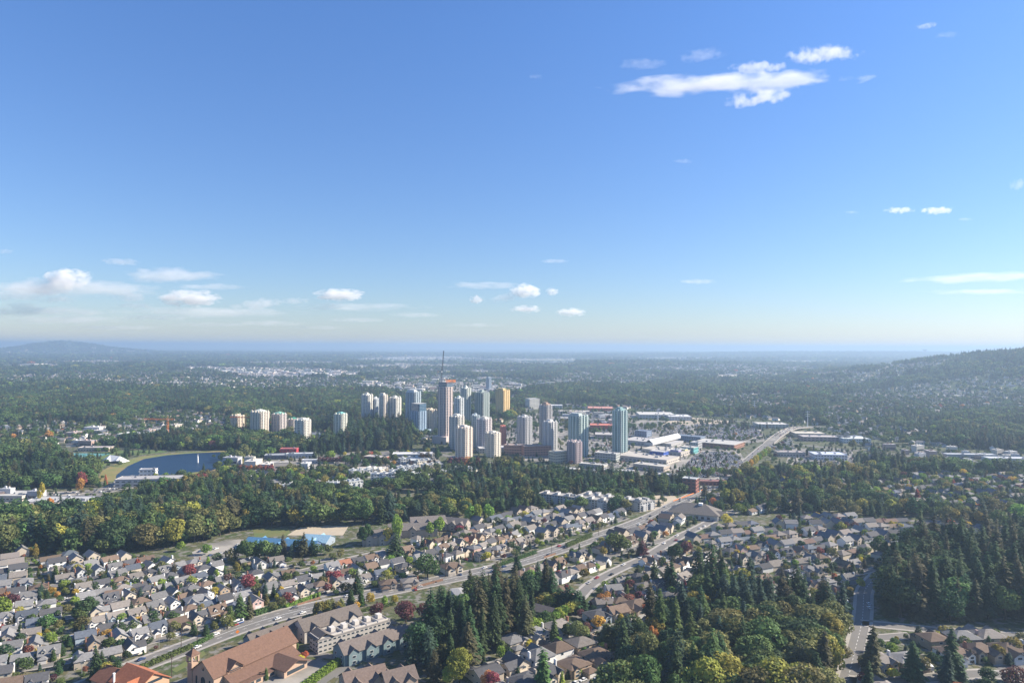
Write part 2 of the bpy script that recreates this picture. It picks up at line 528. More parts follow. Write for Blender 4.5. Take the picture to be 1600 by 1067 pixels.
# lake with a reed bank
wm = bpy.data.materials.new('lake_water'); wm.use_nodes = True
b = wm.node_tree.nodes['Principled BSDF']
b.inputs['Base Color'].default_value = (0.012, 0.035, 0.075, 1); b.inputs['Roughness'].default_value = 0.4; b.inputs['IOR'].default_value = 1.33; b.inputs['Specular IOR Level'].default_value = 0.1
_n = wm.node_tree.nodes.new('ShaderNodeTexNoise'); _n.inputs['Scale'].default_value = 0.6; _n.inputs['Detail'].default_value = 4
_tc = wm.node_tree.nodes.new('ShaderNodeTexCoord'); _bp = wm.node_tree.nodes.new('ShaderNodeBump'); _bp.inputs['Strength'].default_value = 0.6; _bp.inputs['Distance'].default_value = 0.5
wm.node_tree.links.new(_tc.outputs['Object'], _n.inputs['Vector']); wm.node_tree.links.new(_n.outputs[0], _bp.inputs['Height']); wm.node_tree.links.new(_bp.outputs[0], b.inputs['Normal'])
LAKE = [(181, 747), (182, 742), (200, 728), (225, 717), (262, 711), (300, 708), (345, 706), (372, 708), (368, 718), (350, 728), (330, 735), (300, 738), (260, 742), (225, 745), (200, 748)]
sheet('lake_bank', [(150, 752), (160, 735), (185, 722), (220, 713), (262, 708.5), (300, 706), (350, 704), (392, 706), (385, 722), (350, 735), (300, 743), (250, 748), (190, 753)], M['reed'], 0.06, 'ochre reed covered bank curving round the lake')
sheet('lake', LAKE, wm, 0.16, 'dark blue lake')
sheet('lawn', [(90, 712), (185, 704), (250, 703), (262, 706), (200, 712), (165, 728), (150, 740), (120, 735)], M['lawng'], 0.035)
sheet('lawn', [(0, 745), (0, 722), (30, 722), (70, 728), (60, 742)], M['lawn'], 0.035)
sheet('sports_field', [(398, 840), (455, 836), (450, 824), (395, 827)], M['lawn'], 0.03, 'dry grass playing field beside the blue roofed school')
sheet('sports_field', [(448, 836), (536, 836), (545, 821), (470, 823)], M['sand'], 0.034, 'pale sandy playing field behind the blue roofed school')
sheet('parking_lot', [(300, 862), (330, 848), (372, 842), (425, 846), (425, 858), (350, 870), (305, 878)], M['lot'], 0.03)
sheet('parking_lot', [(405, 1090), (408, 1062), (452, 1036), (482, 1029), (520, 1036), (462, 1075)], M['lot'], 0.03, 'small parking lot beside the brown roofed church')
sheet('verge', [(268, 1046), (300, 1026), (318, 1016), (322, 1022), (300, 1036), (275, 1050)], M['lawn'], 0.036)
sheet('parking_lot', [(1055, 738), (1075, 716), (1090, 703), (1150, 697), (1165, 720), (1150, 745), (1105, 750), (1062, 748)], M['lot'], 0.03, 'mall parking lot packed with cars')
sheet('parking_lot', [(925, 712), (925, 675), (985, 655), (1110, 660), (1190, 668), (1195, 690), (1120, 695), (1080, 700), (1062, 745), (1010, 742), (930, 735)], M['lot'], 0.022)
sheet('parking_lot', [(820, 720), (790, 700), (780, 672), (800, 655), (860, 640), (960, 640), (1010, 648), (925, 672), (925, 720)], M['lot'], 0.020)
sheet('parking_lot', [(0, 790), (0, 772), (150, 765), (200, 745), (290, 738), (300, 752), (190, 765), (120, 785)], M['lot'], 0.018)
sheet('parking_lot', [(340, 745), (360, 722), (440, 718), (560, 705), (670, 705), (690, 722), (640, 735), (540, 730), (440, 738)], M['lot'], 0.016)
sheet('parking_lot', [(1225, 735), (1235, 700), (1330, 702), (1345, 728), (1290, 742)], M['lot'], 0.018)
sheet('parking_lot', [(640, 622), (560, 600), (640, 594), (800, 597), (860, 606), (800, 612)], M['lot'], 0.018)
sheet('dirt_lot', [(985, 792), (1000, 776), (1052, 772), (1060, 780), (1030, 795), (1000, 800)], M['sand'], 0.03, 'bare sandy construction lot beside the main road')
sheet('bare_field', [(860, 669), (870, 655), (935, 655), (925, 668)], M['concrete'], 0.028)
sheet('bare_field', [(1030, 664), (1050, 655), (1080, 652), (1155, 658), (1130, 663)], M['sand'], 0.028, 'bare brown field behind the mall')
sheet('river', [(860, 567.5), (915, 566), (975, 568), (960, 570), (900, 570.5)], wm, 0.3, 'distant pale river')
sheet('river', [(700, 563), (760, 562.4), (830, 562.6), (770, 563.8)], wm, 0.3)

def far_field(pix, m):
    pts = [P(*p) for p in pix]
    a = sum(x0 * y1 - x1 * y0 for (x0, y0), (x1, y1) in zip(pts, pts[1:] + pts[:1]))
    if a < 0: pts = pts[::-1]
    mb = MB(); mb.add([(x, y, float(hz(x, y)) + 1.5) for x, y in pts], [tuple(range(len(pts)))])
    tag(obj('field', mb.mesh('field', m)), None, kind='structure')
M['ffield'] = mat('far_meadow', (0.24, 0.25, 0.12), 0.95, col2=(0.33, 0.30, 0.19), scale=0.003, var=0.2)
M['fpale'] = mat('far_gravel', (0.42, 0.38, 0.33), 0.95, col2=(0.28, 0.26, 0.24), scale=0.006, var=0.2)
FARF = [([(60, 566), (150, 563.5), (240, 566), (130, 569)], 'ffield'), ([(250, 575), (330, 573), (380, 576), (300, 578)], 'fpale'), ([(0, 572), (70, 569), (110, 572), (30, 575)], 'ffield'),
        ([(340, 567), (470, 565), (560, 567), (430, 569.5)], 'ffield'), ([(520, 573), (640, 569.5), (800, 571.5), (720, 574), (600, 575.5)], 'ffield'), ([(560, 559.5), (640, 557.5), (760, 558.5), (650, 560.5)], 'fpale'),
        ([(900, 561), (1050, 558.5), (1200, 560), (1060, 562)], 'ffield'), ([(1080, 588.5), (1130, 585.5), (1195, 587), (1150, 590)], 'fpale'), ([(1250, 584.5), (1300, 582), (1420, 583), (1370, 585.5)], 'ffield'),
        ([(1180, 566), (1240, 563.5), (1330, 565), (1260, 567.5)], 'ffield'), ([(1370, 571), (1440, 569), (1500, 570), (1430, 572.5)], 'fpale'), ([(340, 585), (420, 580), (560, 584), (540, 589), (400, 589)], 'fpale'),
        ([(640, 582), (760, 579), (860, 581), (760, 584)], 'fpale'), ([(760, 562), (860, 560.5), (960, 562), (850, 563.5)], 'ffield')]
for q in FARF: far_field(q[0], M[q[1]])
# ------------------------------------------------------------------ houses
WALLS = {'white': (0.74, 0.73, 0.70), 'cream': (0.58, 0.51, 0.40), 'beige': (0.47, 0.41, 0.33), 'pale grey': (0.48, 0.49, 0.49), 'tan': (0.38, 0.29, 0.2), 'pale blue': (0.34, 0.41, 0.47), 'pink': (0.5, 0.36, 0.32)}
ROOFS = {'charcoal': (0.08, 0.08, 0.085), 'grey': (0.19, 0.188, 0.186), 'brown': (0.15, 0.108, 0.08), 'taupe': (0.20, 0.18, 0.16), 'slate blue': (0.10, 0.115, 0.14), 'rust red': (0.24, 0.11, 0.07)}

def wallbox(mb, x0, x1, y0, y1, z0, z1):
    mb.box(x0, x1, y0, y1, z0, z1)

def win(x, y, z, w_, h, face):
    """one window: white frame proud of the wall, dark pane proud of the frame; face -y,+y,-x,+x"""
    mb = MB(); t = 0.07
    if face in ('-y', '+y'):
        s = -1 if face == '-y' else 1
        a, b_ = sorted((y, y + s * t)); mb.box(x - w_ / 2 - 0.12, x + w_ / 2 + 0.12, a, b_, z - 0.12, z + h + 0.12, 0)
        a, b_ = sorted((y + s * t, y + s * (t + 0.02))); mb.box(x - w_ / 2, x + w_ / 2, a, b_, z, z + h, 1)
    else:
        s = -1 if face == '-x' else 1
        a, b_ = sorted((x, x + s * t)); mb.box(a, b_, y - w_ / 2 - 0.12, y + w_ / 2 + 0.12, z - 0.12, z + h + 0.12, 0)
        a, b_ = sorted((x + s * t, x + s * (t + 0.02))); mb.box(a, b_, y - w_ / 2, y + w_ / 2, z, z + h, 1)
    return mb.mesh('window', [M['trimw'], M['glass']])

def variant(k):
    W, Rf, Ch, G, D = MB(), MB(), MB(), MB(), MB()
    wins = []
    mir = 1
    if k == 0:      # side gable with a gabled garage wing in front
        W.box(-5.5, 5.5, -4.5, 5, 0, 5.2); W.gwall(-5.5, 5.5, -4.5, 5, 5.2, 2.9, 'x'); Rf.gable(-5.5, 5.5, -4.5, 5, 5.2, 2.9, 'x')
        W.box(0.3, 5.3, -9, -4.5, 0, 3.2); W.gwall(0.3, 5.3, -9, -4.5, 3.2, 1.7, 'y'); Rf.gable(0.3, 5.3, -9, -4.2, 3.2, 1.7, 'y')
        W.box(-4.5, -1.2, -5.2, -4.5, 0.0, 5.0); W.gwall(-4.5, -1.2, -5.2, -4.0, 5.0, 1.5, 'y'); Rf.gable(-4.5, -1.2, -5.2, -2.0, 5.0, 1.5, 'y', 0.3)
        G.box(0.9, 4.7, -9.08, -9.0, 0.1, 2.5); D.box(-0.9, 0.1, -4.6, -4.5, 0.1, 2.2)
        Ch.box(-6.2, -5.5, -0.5, 1.1, 0, 8.6)
        wins = [(-2.9, -5.2, 1.0, 1.8, 1.4, '-y'), (-2.9, -5.2, 3.5, 1.5, 1.2, '-y'), (2.6, -4.5, 3.95, 1.4, 1.0, '-y'), (5.5, -1, 3.4, 1.6, 1.2, '+x'), (5.5, 2.6, 0.9, 1.6, 1.2, '+x'), (-5.5, -3, 3.4, 1.2, 1.2, '-x'), (-2.5, 5, 3.3, 1.6, 1.2, '+y')]
    elif k == 1:    # hipped with a hipped garage wing
        W.box(-5.5, 5.5, -4.5, 5.5, 0, 5.3); Rf.hip(-5.5, 5.5, -4.5, 5.5, 5.3, 2.6)
        W.box(-5.3, -0.4, -8.5, -4.5, 0, 3.1); Rf.hip(-5.3, -0.4, -8.5, -4.4, 3.1, 1.6)
        W.box(1.2, 4.6, -5.3, -4.5, 0, 5.0); W.gwall(1.2, 4.6, -5.3, -4, 5.0, 1.7, 'y'); Rf.gable(1.2, 4.6, -5.3, -1.6, 5.0, 1.7, 'y', 0.35)
        G.box(-4.8, -0.9, -8.58, -8.5, 0.1, 2.4); D.box(0.0, 1.0, -4.6, -4.5, 0.1, 2.2)
        Ch.box(5.5, 6.2, 0.5, 2.0, 0, 8.2)
        wins = [(2.9, -5.3, 1.0, 2.0, 1.5, '-y'), (2.9, -5.3, 3.5, 1.6, 1.2, '-y'), (-2.8, -4.5, 4.05, 1.6, 0.9, '-y'), (5.5, -2.4, 3.4, 1.5, 1.2, '+x'), (-5.5, 0, 3.4, 1.4, 1.2, '-x'), (0, 5.5, 3.4, 1.6, 1.2, '+y')]
    elif k == 2:    # front gable, tall, lower side wing
        W.box(-3.2, 4.2, -6, 5.5, 0, 5.4); W.gwall(-3.2, 4.2, -6, 5.5, 5.4, 3.1, 'y'); Rf.gable(-3.2, 4.2, -6, 5.5, 5.4, 3.1, 'y')
        W.box(-6.4, -3.2, -4.2, 3.5, 0, 3.2)
        # lean roof of the wing
        Rf.add([(-6.8, -4.6, 3.0), (-3.2, -4.6, 4.9), (-3.2, 3.9, 4.9), (-6.8, 3.9, 3.0), (-6.8, -4.6, 3.25), (-3.2, -4.6, 5.15), (-3.2, 3.9, 5.15), (-6.8, 3.9, 3.25)], [(0, 3, 2, 1), (4, 5, 6, 7), (0, 1, 5, 4), (3, 7, 6, 2), (0, 4, 7, 3)])
        W.add([(-6.4, -4.2, 3.2), (-3.2, -4.2, 3.2), (-3.2, -4.2, 4.85)], [(0, 1, 2)]); W.add([(-6.4, 3.5, 3.2), (-3.2, 3.5, 3.2), (-3.2, 3.5, 4.85)], [(0, 2, 1)])
        G.box(-1.6, 2.6, -6.08, -6.0, 0.1, 2.4); D.box(-4.6, -3.6, -4.3, -4.2, 0.1, 2.2)
        Ch.box(4.2, 4.9, -1.5, 0, 0, 8.9)
        wins = [(-0.8, -6, 3.4, 1.4, 1.3, '-y'), (1.9, -6, 3.4, 1.4, 1.3, '-y'), (0.5, -6, 5.9, 0.9, 0.9, '-y'), (4.2, 2.3, 3.4, 1.6, 1.2, '+x'), (4.2, -3.6, 3.4, 1.4, 1.2, '+x'), (-5.3, -4.2, 1.2, 1.0, 1.2, '-y')]
    elif k == 3:    # low long bungalow
        W.box(-7, 7, -4.2, 4.2, 0, 3.4); W.gwall(-7, 7, -4.2, 4.2, 3.4, 2.3, 'x'); Rf.gable(-7, 7, -4.2, 4.2, 3.4, 2.3, 'x', 0.6)
        W.box(2.0, 6.8, -7.2, -4.2, 0, 3.0); W.gwall(2.0, 6.8, -7.2, -4.2, 3.0, 1.5, 'y'); Rf.gable(2.0, 6.8, -7.2, -3.0, 3.0, 1.5, 'y')
        G.box(2.6, 6.2, -7.28, -7.2, 0.1, 2.3); D.box(0.2, 1.2, -4.3, -4.2, 0.1, 2.1)
        Ch.box(-2.2, -1.2, 0.3, 1.6, 3.5, 6.7)
        wins = [(-4.4, -4.2, 1.0, 2.2, 1.3, '-y'), (-1.4, -4.2, 1.1, 1.4, 1.2, '-y'), (7, 0, 1.2, 1.5, 1.1, '+x'), (-7, 0, 1.2, 1.5, 1.1, '-x'), (0, 4.2, 1.1, 1.8, 1.2, '+y')]
    elif k == 5:    # long gable with two dormers and a porch
        W.box(-5.8, 5.8, -4.6, 4.6, 0, 4.2); W.gwall(-5.8, 5.8, -4.6, 4.6, 4.2, 4.2, 'x'); Rf.gable(-5.8, 5.8, -4.6, 4.6, 4.2, 4.2, 'x')
        for dx in (-2.9, 2.4):
            W.box(dx - 1.1, dx + 1.1, -4.0, -1.5, 4.4, 6.2); W.gwall(dx - 1.1, dx + 1.1, -4.0, -1.2, 6.2, 1.1, 'y'); Rf.gable(dx - 1.1, dx + 1.1, -4.0, -.6, 6.2, 1.1, 'y', .25)
        W.box(-5.4, -.6, -8.4, -4.6, 0, 2.9); Rf.hip(-5.4, -.6, -8.4, -4.5, 2.9, 1.5)
        Rf.box(-.2, 5.6, -6.4, -4.6, 2.7, 2.9); W.box(5.2, 5.4, -6.2, -6.0, 0, 2.7); W.box(2.4, 2.6, -6.2, -6.0, 0, 2.7)
        G.box(-4.9, -1.1, -8.48, -8.4, 0.1, 2.4); D.box(.4, 1.4, -4.7, -4.6, .1, 2.2)
        Ch.box(-6.5, -5.8, .2, 1.6, 0, 9.4)
        wins = [(-2.9, -4.0, 4.9, 1.2, 1.1, '-y'), (2.4, -4.0, 4.9, 1.2, 1.1, '-y'), (3.4, -4.6, 1.0, 1.8, 1.2, '-y'), (5.8, 0, 1.0, 1.6, 1.2, '+x'), (5.8, 0, 4.6, 1.2, 1.2, '+x'), (-1, 4.6, 1.1, 1.8, 1.3, '+y')]
    elif k == 6:    # L shaped with steep crossing gables and a flat deck at the back
        W.box(-5, 2, -5.5, 5, 0, 5.3); W.gwall(-5, 2, -5.5, 5, 5.3, 3.6, 'y'); Rf.gable(-5, 2, -5.5, 5, 5.3, 3.6, 'y')
        W.box(2, 6, -1.5, 5, 0, 5.2); W.gwall(-1, 6, -1.5, 5, 5.2, 2.6, 'x'); Rf.gable(-1, 6, -1.5, 5, 5.2, 2.6, 'x', .4)
        W.box(2, 6, -6.5, -1.5, 0, 2.9); Rf.gable(2, 6, -6.5, -1.0, 2.9, 1.3, 'y', .4); W.gwall(2, 6, -6.5, -1.5, 2.9, 1.3, 'y')
        W.box(-4, 4, 5, 7.6, 2.4, 2.65); W.box(-4, 4, 7.5, 7.6, 2.65, 3.6)
        G.box(2.5, 5.5, -6.58, -6.5, .1, 2.3); D.box(-4.6, -3.6, -5.6, -5.5, .1, 2.2)
        Ch.box(-5.7, -5, 1, 2.4, 0, 9.2)
        wins = [(-1.2, -5.5, 1.0, 2.2, 1.4, '-y'), (-1.5, -5.5, 3.6, 1.8, 1.3, '-y'), (-1.5, -5.5, 6.3, .8, .8, '-y'), (4.4, -1.5, 3.8, 1.2, 1.0, '-y'), (6, 2, 3.4, 1.6, 1.2, '+x'), (6, 2, 1.0, 1.6, 1.2, '+x'), (-1.5, 5, 3.4, 1.8, 1.3, '+y')]
    else:           # big house: crossing hips and a double front gable
        W.box(-6.8, 6.8, -4.5, 6.2, 0, 5.4); Rf.hip(-6.8, 6.8, -4.5, 6.2, 5.4, 3.2, 0.55)
        W.box(-6.4, -0.8, -8.6, -4.5, 0, 5.0); W.gwall(-6.4, -0.8, -8.6, -4.5, 5.0, 2.1, 'y'); Rf.gable(-6.4, -0.8, -8.6, -1.5, 5.0, 2.1, 'y', 0.5)
        W.box(2.2, 6.2, -5.8, -4.5, 0, 5.2); W.gwall(2.2, 6.2, -5.8, -4.5, 5.2, 1.9, 'y'); Rf.gable(2.2, 6.2, -5.8, -1.5, 5.2, 1.9, 'y', 0.45)
        G.box(-5.9, -1.3, -8.68, -8.6, 0.1, 2.5); D.box(0.2, 1.4, -4.6, -4.5, 0.1, 2.4)
        Ch.box(6.8, 7.5, 1.0, 2.6, 0, 9.0)
        wins = [(-3.6, -8.6, 3.3, 2.2, 1.4, '-y'), (4.2, -5.8, 1.0, 2.4, 1.6, '-y'), (4.2, -5.8, 3.5, 1.8, 1.3, '-y'), (0.8, -4.5, 3.6, 1.0, 1.2, '-y'), (6.8, -2.2, 3.4, 1.6, 1.3, '+x'), (6.8, 4.2, 3.4, 1.4, 1.3, '+x'), (-6.8, 2, 3.4, 1.6, 1.3, '-x'), (-2, 6.2, 3.4, 1.8, 1.3, '+y')]
    return {
        'wall': W.mesh('house_wall', M['hwall']), 'roof': Rf.mesh('house_roof', M['hroof']), 'chimney': Ch.mesh('chimney', M['brick']),
        'garage_door': G.mesh('garage_door', M['garage']), 'door': D.mesh('house_door', M['door']),
        'windows': [win(*q) for q in wins]}
FORM = ['side gabled house', 'hipped house', 'tall front gabled house', 'low long bungalow', 'large double gabled house', 'dormered house', 'steep L shaped house']
VAR = [variant(k) for k in range(7)]
ACC = {'white': (0.6, 0.59, 0.57), 'dark': (0.12, 0.06, 0.045), 'blue': (0.06, 0.1, 0.16), 'brown': (0.14, 0.08, 0.05)}

HOUSES = []     # candidate houses: x, y, rz, variant, wall, roof, sx
def pick(d):
    ks = list(d); ws = [d[k] for k in ks]
    return rng.choices(ks, ws)[0]
def neighbourhood(poly, deg, mix_w, mix_r, mix_v, lot=13.5, block=54, warp=9.0, cross=120.0, off=(0, 0), roads=True, skip=0.03, setback=15.5, rd=7.5, big=1.0):
    wp = [P(*p) for p in poly]
    a = R(deg); ca, sa = math.cos(a), math.sin(a)
    cx = sum(p[0] for p in wp) / len(wp) + off[0]; cy_ = sum(p[1] for p in wp) / len(wp) + off[1]
    ext = max(math.hypot(p[0] - cx, p[1] - cy_) for p in wp) + 40
    def W(u, v):
        v2 = v + warp * math.sin(u / 71.0 + v * 0.006) + warp * 0.5 * math.sin(u / 31.0 + 1.7)
        u2 = u + warp * 0.4 * math.sin(v / 47.0)
        return cx + u2 * ca - v2 * sa, cy_ + u2 * sa + v2 * ca
    n = int(ext / block) + 1
    cn = int(ext / cross) + 1
    for j in range(-n, n + 1):
        v0 = j * block
        if roads:
            seg = []
            u = -ext
            while u <= ext:
                p = W(u, v0)
                ok = inpoly(wp, *p) and not near_road(p[0], p[1], 1.0)
                if ok: seg.append(p)
                if (not ok or u + 6 > ext) and seg:
                    if len(seg) > 4:
                        mb = MB(); ribbon(mb, seg, rd / 2, -rd / 2, 0.045)
                        tag(obj('street', mb.mesh('street', M['asphalt'])), None, kind='structure')
                        STREETS.append((seg, rd / 2))
                        s = MB()
                        for sg in (1, -1):
                            ribbon(s, seg, sg * rd / 2 + (1.5 if sg > 0 else 0), sg * rd / 2 + (0 if sg > 0 else -1.5), 0.14)
                        tag(obj('pavement', s.mesh('pavement', M['concrete'])), None, kind='structure')
                    seg = []
                u += 6
        for side in (-1, 1):
            u = -ext + rng.uniform(0, 6)
            while u < ext:
                l = lot * rng.uniform(0.88, 1.12)
                u += l
                if rng.random() < skip: continue
                if abs(((u + cross / 2) % cross) - cross / 2) < 6.5: continue
                p = W(u, v0 + side * (setback + rng.uniform(-1.3, 1.3)))
                q = W(u + 2, v0 + side * setback)
                if not inpoly(wp, *p): continue
                ang = math.atan2(q[1] - p[1], q[0] - p[0]) if True else a
                q0 = W(u, v0 + side * setback); q1 = W(u + 3, v0 + side * setback)
                ang = math.atan2(q1[1] - q0[1], q1[0] - q0[0])
                # front (local -y) towards the street
                rz = ang if side > 0 else ang + math.pi
                k = pick(mix_v)
                wdt = (11.8, 11.8, 11.2, 14.4, 14.6, 12.4, 11.6)[k]
                sx = min(1.05 * big, (l - 0.7) / wdt)
                if sx < 0.78:
                    k = 2 if sx * wdt / 11.2 < 0.8 else 0; wdt = (11.8, 11.8, 11.2)[k]; sx = (l - 0.7) / wdt
                sx = max(0.76, sx)
                if near_road(p[0], p[1], 6.0) or BLD.hit(p[0], p[1], 4.2): continue
                HOUSES.append([p[0], p[1], rz + rng.uniform(-.04, .04), k, pick(mix_w), pick(mix_r), sx * rng.choice((1, 1, -1)), big])
                BLD.put(p[0], p[1], 5.0)
    return
STREETS = []
# ------------------------------------------------------------------ low buildings
def color_mat_obj(name, mb, mats, parent, col=None):
    o = obj(name, mb.mesh(name, mats), parent)
    if col: o.color = (*col, 1)
    return o

def lowrise(name, cat, px, py, w_, d, h, ang, wall, roof, label, floors=None, units=3, bay=5.0, parapet=0.8, group=None, rot_px=True, steps=0, win_h=1.3, z=None):
    """flat roofed building: wall, roof with parapet, window bands, rooftop units"""
    x, y = P(px, py) if rot_px else (px, py)
    z = float(hz(x, y)) if z is None else z
    t = empty(name, (x, y, z), R(ang))
    Wm = MB()
    Wm.box(-w_ / 2, w_ / 2, -d / 2, d / 2, -0.5, h)
    blocks = [(-w_ / 2, w_ / 2, -d / 2, d / 2, h)]
    for s in range(steps):
        a = -w_ / 2 + (s * 2 + 0.6) * w_ / (steps * 2); b = a + w_ / (steps * 2) * 0.9
        Wm.box(a, b, -d / 2 - 1.6, d / 2 + 1.2, -0.5, h - 2.8 + (s % 2) * 1.5)
        Wm.box(a + 1, b - 1, -d / 4, d / 4, h, h + 2.6)
    Rm = MB()
    Rm.box(-w_ / 2 - .25, w_ / 2 + .25, -d / 2 - .25, d / 2 + .25, h, h + 0.25)
    for (a, b, c, e) in ((-w_ / 2 - .3, w_ / 2 + .3, -d / 2 - .3, -d / 2 + .1), (-w_ / 2 - .3, w_ / 2 + .3, d / 2 - .1, d / 2 + .3), (-w_ / 2 - .3, -w_ / 2 + .1, -d / 2 + .1, d / 2 - .1), (w_ / 2 - .1, w_ / 2 + .3, -d / 2 + .1, d / 2 - .1)):
        Rm.box(a, b, c, e, h + 0.2, h + parapet)
    for s in range(steps):
        a = -w_ / 2 + (s * 2 + 0.6) * w_ / (steps * 2); b = a + w_ / (steps * 2) * 0.9
        Rm.box(a + .8, b - .8, -d / 4 - .2, d / 4 + .2, h + 2.6, h + 2.9)
    color_mat_obj('roof', Rm, M['tarroof'], t, roof)
    Wm2 = MB()
    fl = floors or max(1, int(h / 3.6))
    fh = h / fl
    k = 0
    for i in range(fl):
        G = MB()
        z0 = i * fh + fh * 0.35; z1 = z0 + min(win_h, fh * 0.5)
        G.box(-w_ / 2 - .06, w_ / 2 + .06, -d / 2 - .06, d / 2 + .06, z0, z1)
        nb = max(1, int(w_ / bay)); nd = max(1, int(d / bay)); Mu = MB()
        for j in range(nb + 1):
            a = -w_ / 2 + j * w_ / nb
            for q in (-1, 1): y0_, y1_ = sorted((q * (d / 2 - .1), q * (d / 2 + .1))); Mu.box(a - w_ / nb * .2, a + w_ / nb * .2, y0_, y1_, z0 - .02, z1 + .02)
        for j in range(nd + 1):
            a = -d / 2 + j * d / nd
            for q in (-1, 1): x0_, x1_ = sorted((q * (w_ / 2 - .1), q * (w_ / 2 + .1))); Mu.box(x0_, x1_, a - d / nd * .2, a + d / nd * .2, z0 - .02, z1 + .02)
        Wm2.add(Mu.v, Mu.f)
        g = color_mat_obj('window_row', G, M['glass'], t)
    Wm.add(Wm2.v, Wm2.f); color_mat_obj('wall', Wm, M['objcol'], t, wall)
    if units:
        for _ in range(units):
            ux, uy = rng.uniform(-.38, .38) * w_, rng.uniform(-.35, .35) * d
            s = rng.uniform(1, 2.4)
            U = MB(); U.box(-s, s, -s * .7, s * .7, 0, rng.uniform(1, 1.9)); U.box(-s * .6, s * .6, -s * .4, s * .4, 1, 2.1)
            o = color_mat_obj('rooftop_unit', U, M['metal'], t); o.location = (ux, uy, h + .25)
    tag(t, label, cat, group)
    occupy_rect(x, y, w_, d, R(ang))
    return t

def gabled(name, cat, px, py, L, Wd, h, rh, ang, wall, roof, label, gables=3, hip=False, zroof=None, dorm=0, group=None, flat=0.0, world=False):
    """long pitched roof building with cross gables along both long sides"""
    x, y = (px, py) if world else P(px, py)
    t = empty(name, (x, y, float(hz(x, y))), R(ang))
    Wm, Rm = MB(), MB()
    Wm.box(-L / 2, L / 2, -Wd / 2, Wd / 2, -.5, h)
    if hip: Rm.hip(-L / 2, L / 2, -Wd / 2, Wd / 2, h, rh, .7, flat=flat)
    else:
        Wm.gwall(-L / 2, L / 2, -Wd / 2, Wd / 2, h, rh, 'x'); Rm.gable(-L / 2, L / 2, -Wd / 2, Wd / 2, h, rh, 'x', .6)
    wn = []
    for i in range(gables):
        c = -L / 2 + (i + .5) * L / gables; hw = min(3.2, L / gables * .36)
        gh = hw * .85
        for s in (-1, 1):
            ys = sorted((s * (Wd / 2 + 1.3), s * (Wd / 2 - .5))); yr = sorted((s * (Wd / 2 + 1.5), s * (Wd / 2 - min(Wd / 2 - .5, gh * Wd / 2 / rh))))
            Wm.box(c - hw, c + hw, ys[0], ys[1], -.5, h - .15)
            Y = s * (Wd / 2 + 1.3)
            Wm.add([(c - hw, Y, h - .15), (c + hw, Y, h - .15), (c, Y, h + gh - .15)], [(0, 1, 2)] if s < 0 else [(0, 2, 1)])
            Rm.gable(c - hw, c + hw, yr[0], yr[1], h - .15, gh, 'y', .35)
            for zz in ([1.0, 3.9] if h > 5 else [1.0]) + ([6.8] if h > 8.5 else []):
                wn.append((c, Y, zz, 2.0, 1.3, '-y' if s < 0 else '+y'))
    color_mat_obj('wall', Wm, M['hwall'], t, wall); color_mat_obj('roof', Rm, M['hroof'], t, roof)
    for zz in ([1.0, 3.9] if h > 5 else [1.0]):
        for s in (-1, 1):
            for q in (-Wd / 4, Wd / 4): wn.append((s * L / 2, q, zz, 1.6, 1.3, '-x' if s < 0 else '+x'))
    for q in wn: obj('window', win(*q), t)
    tag(t, label, cat, group)
    occupy_rect(x, y, L, Wd, R(ang))
    return t

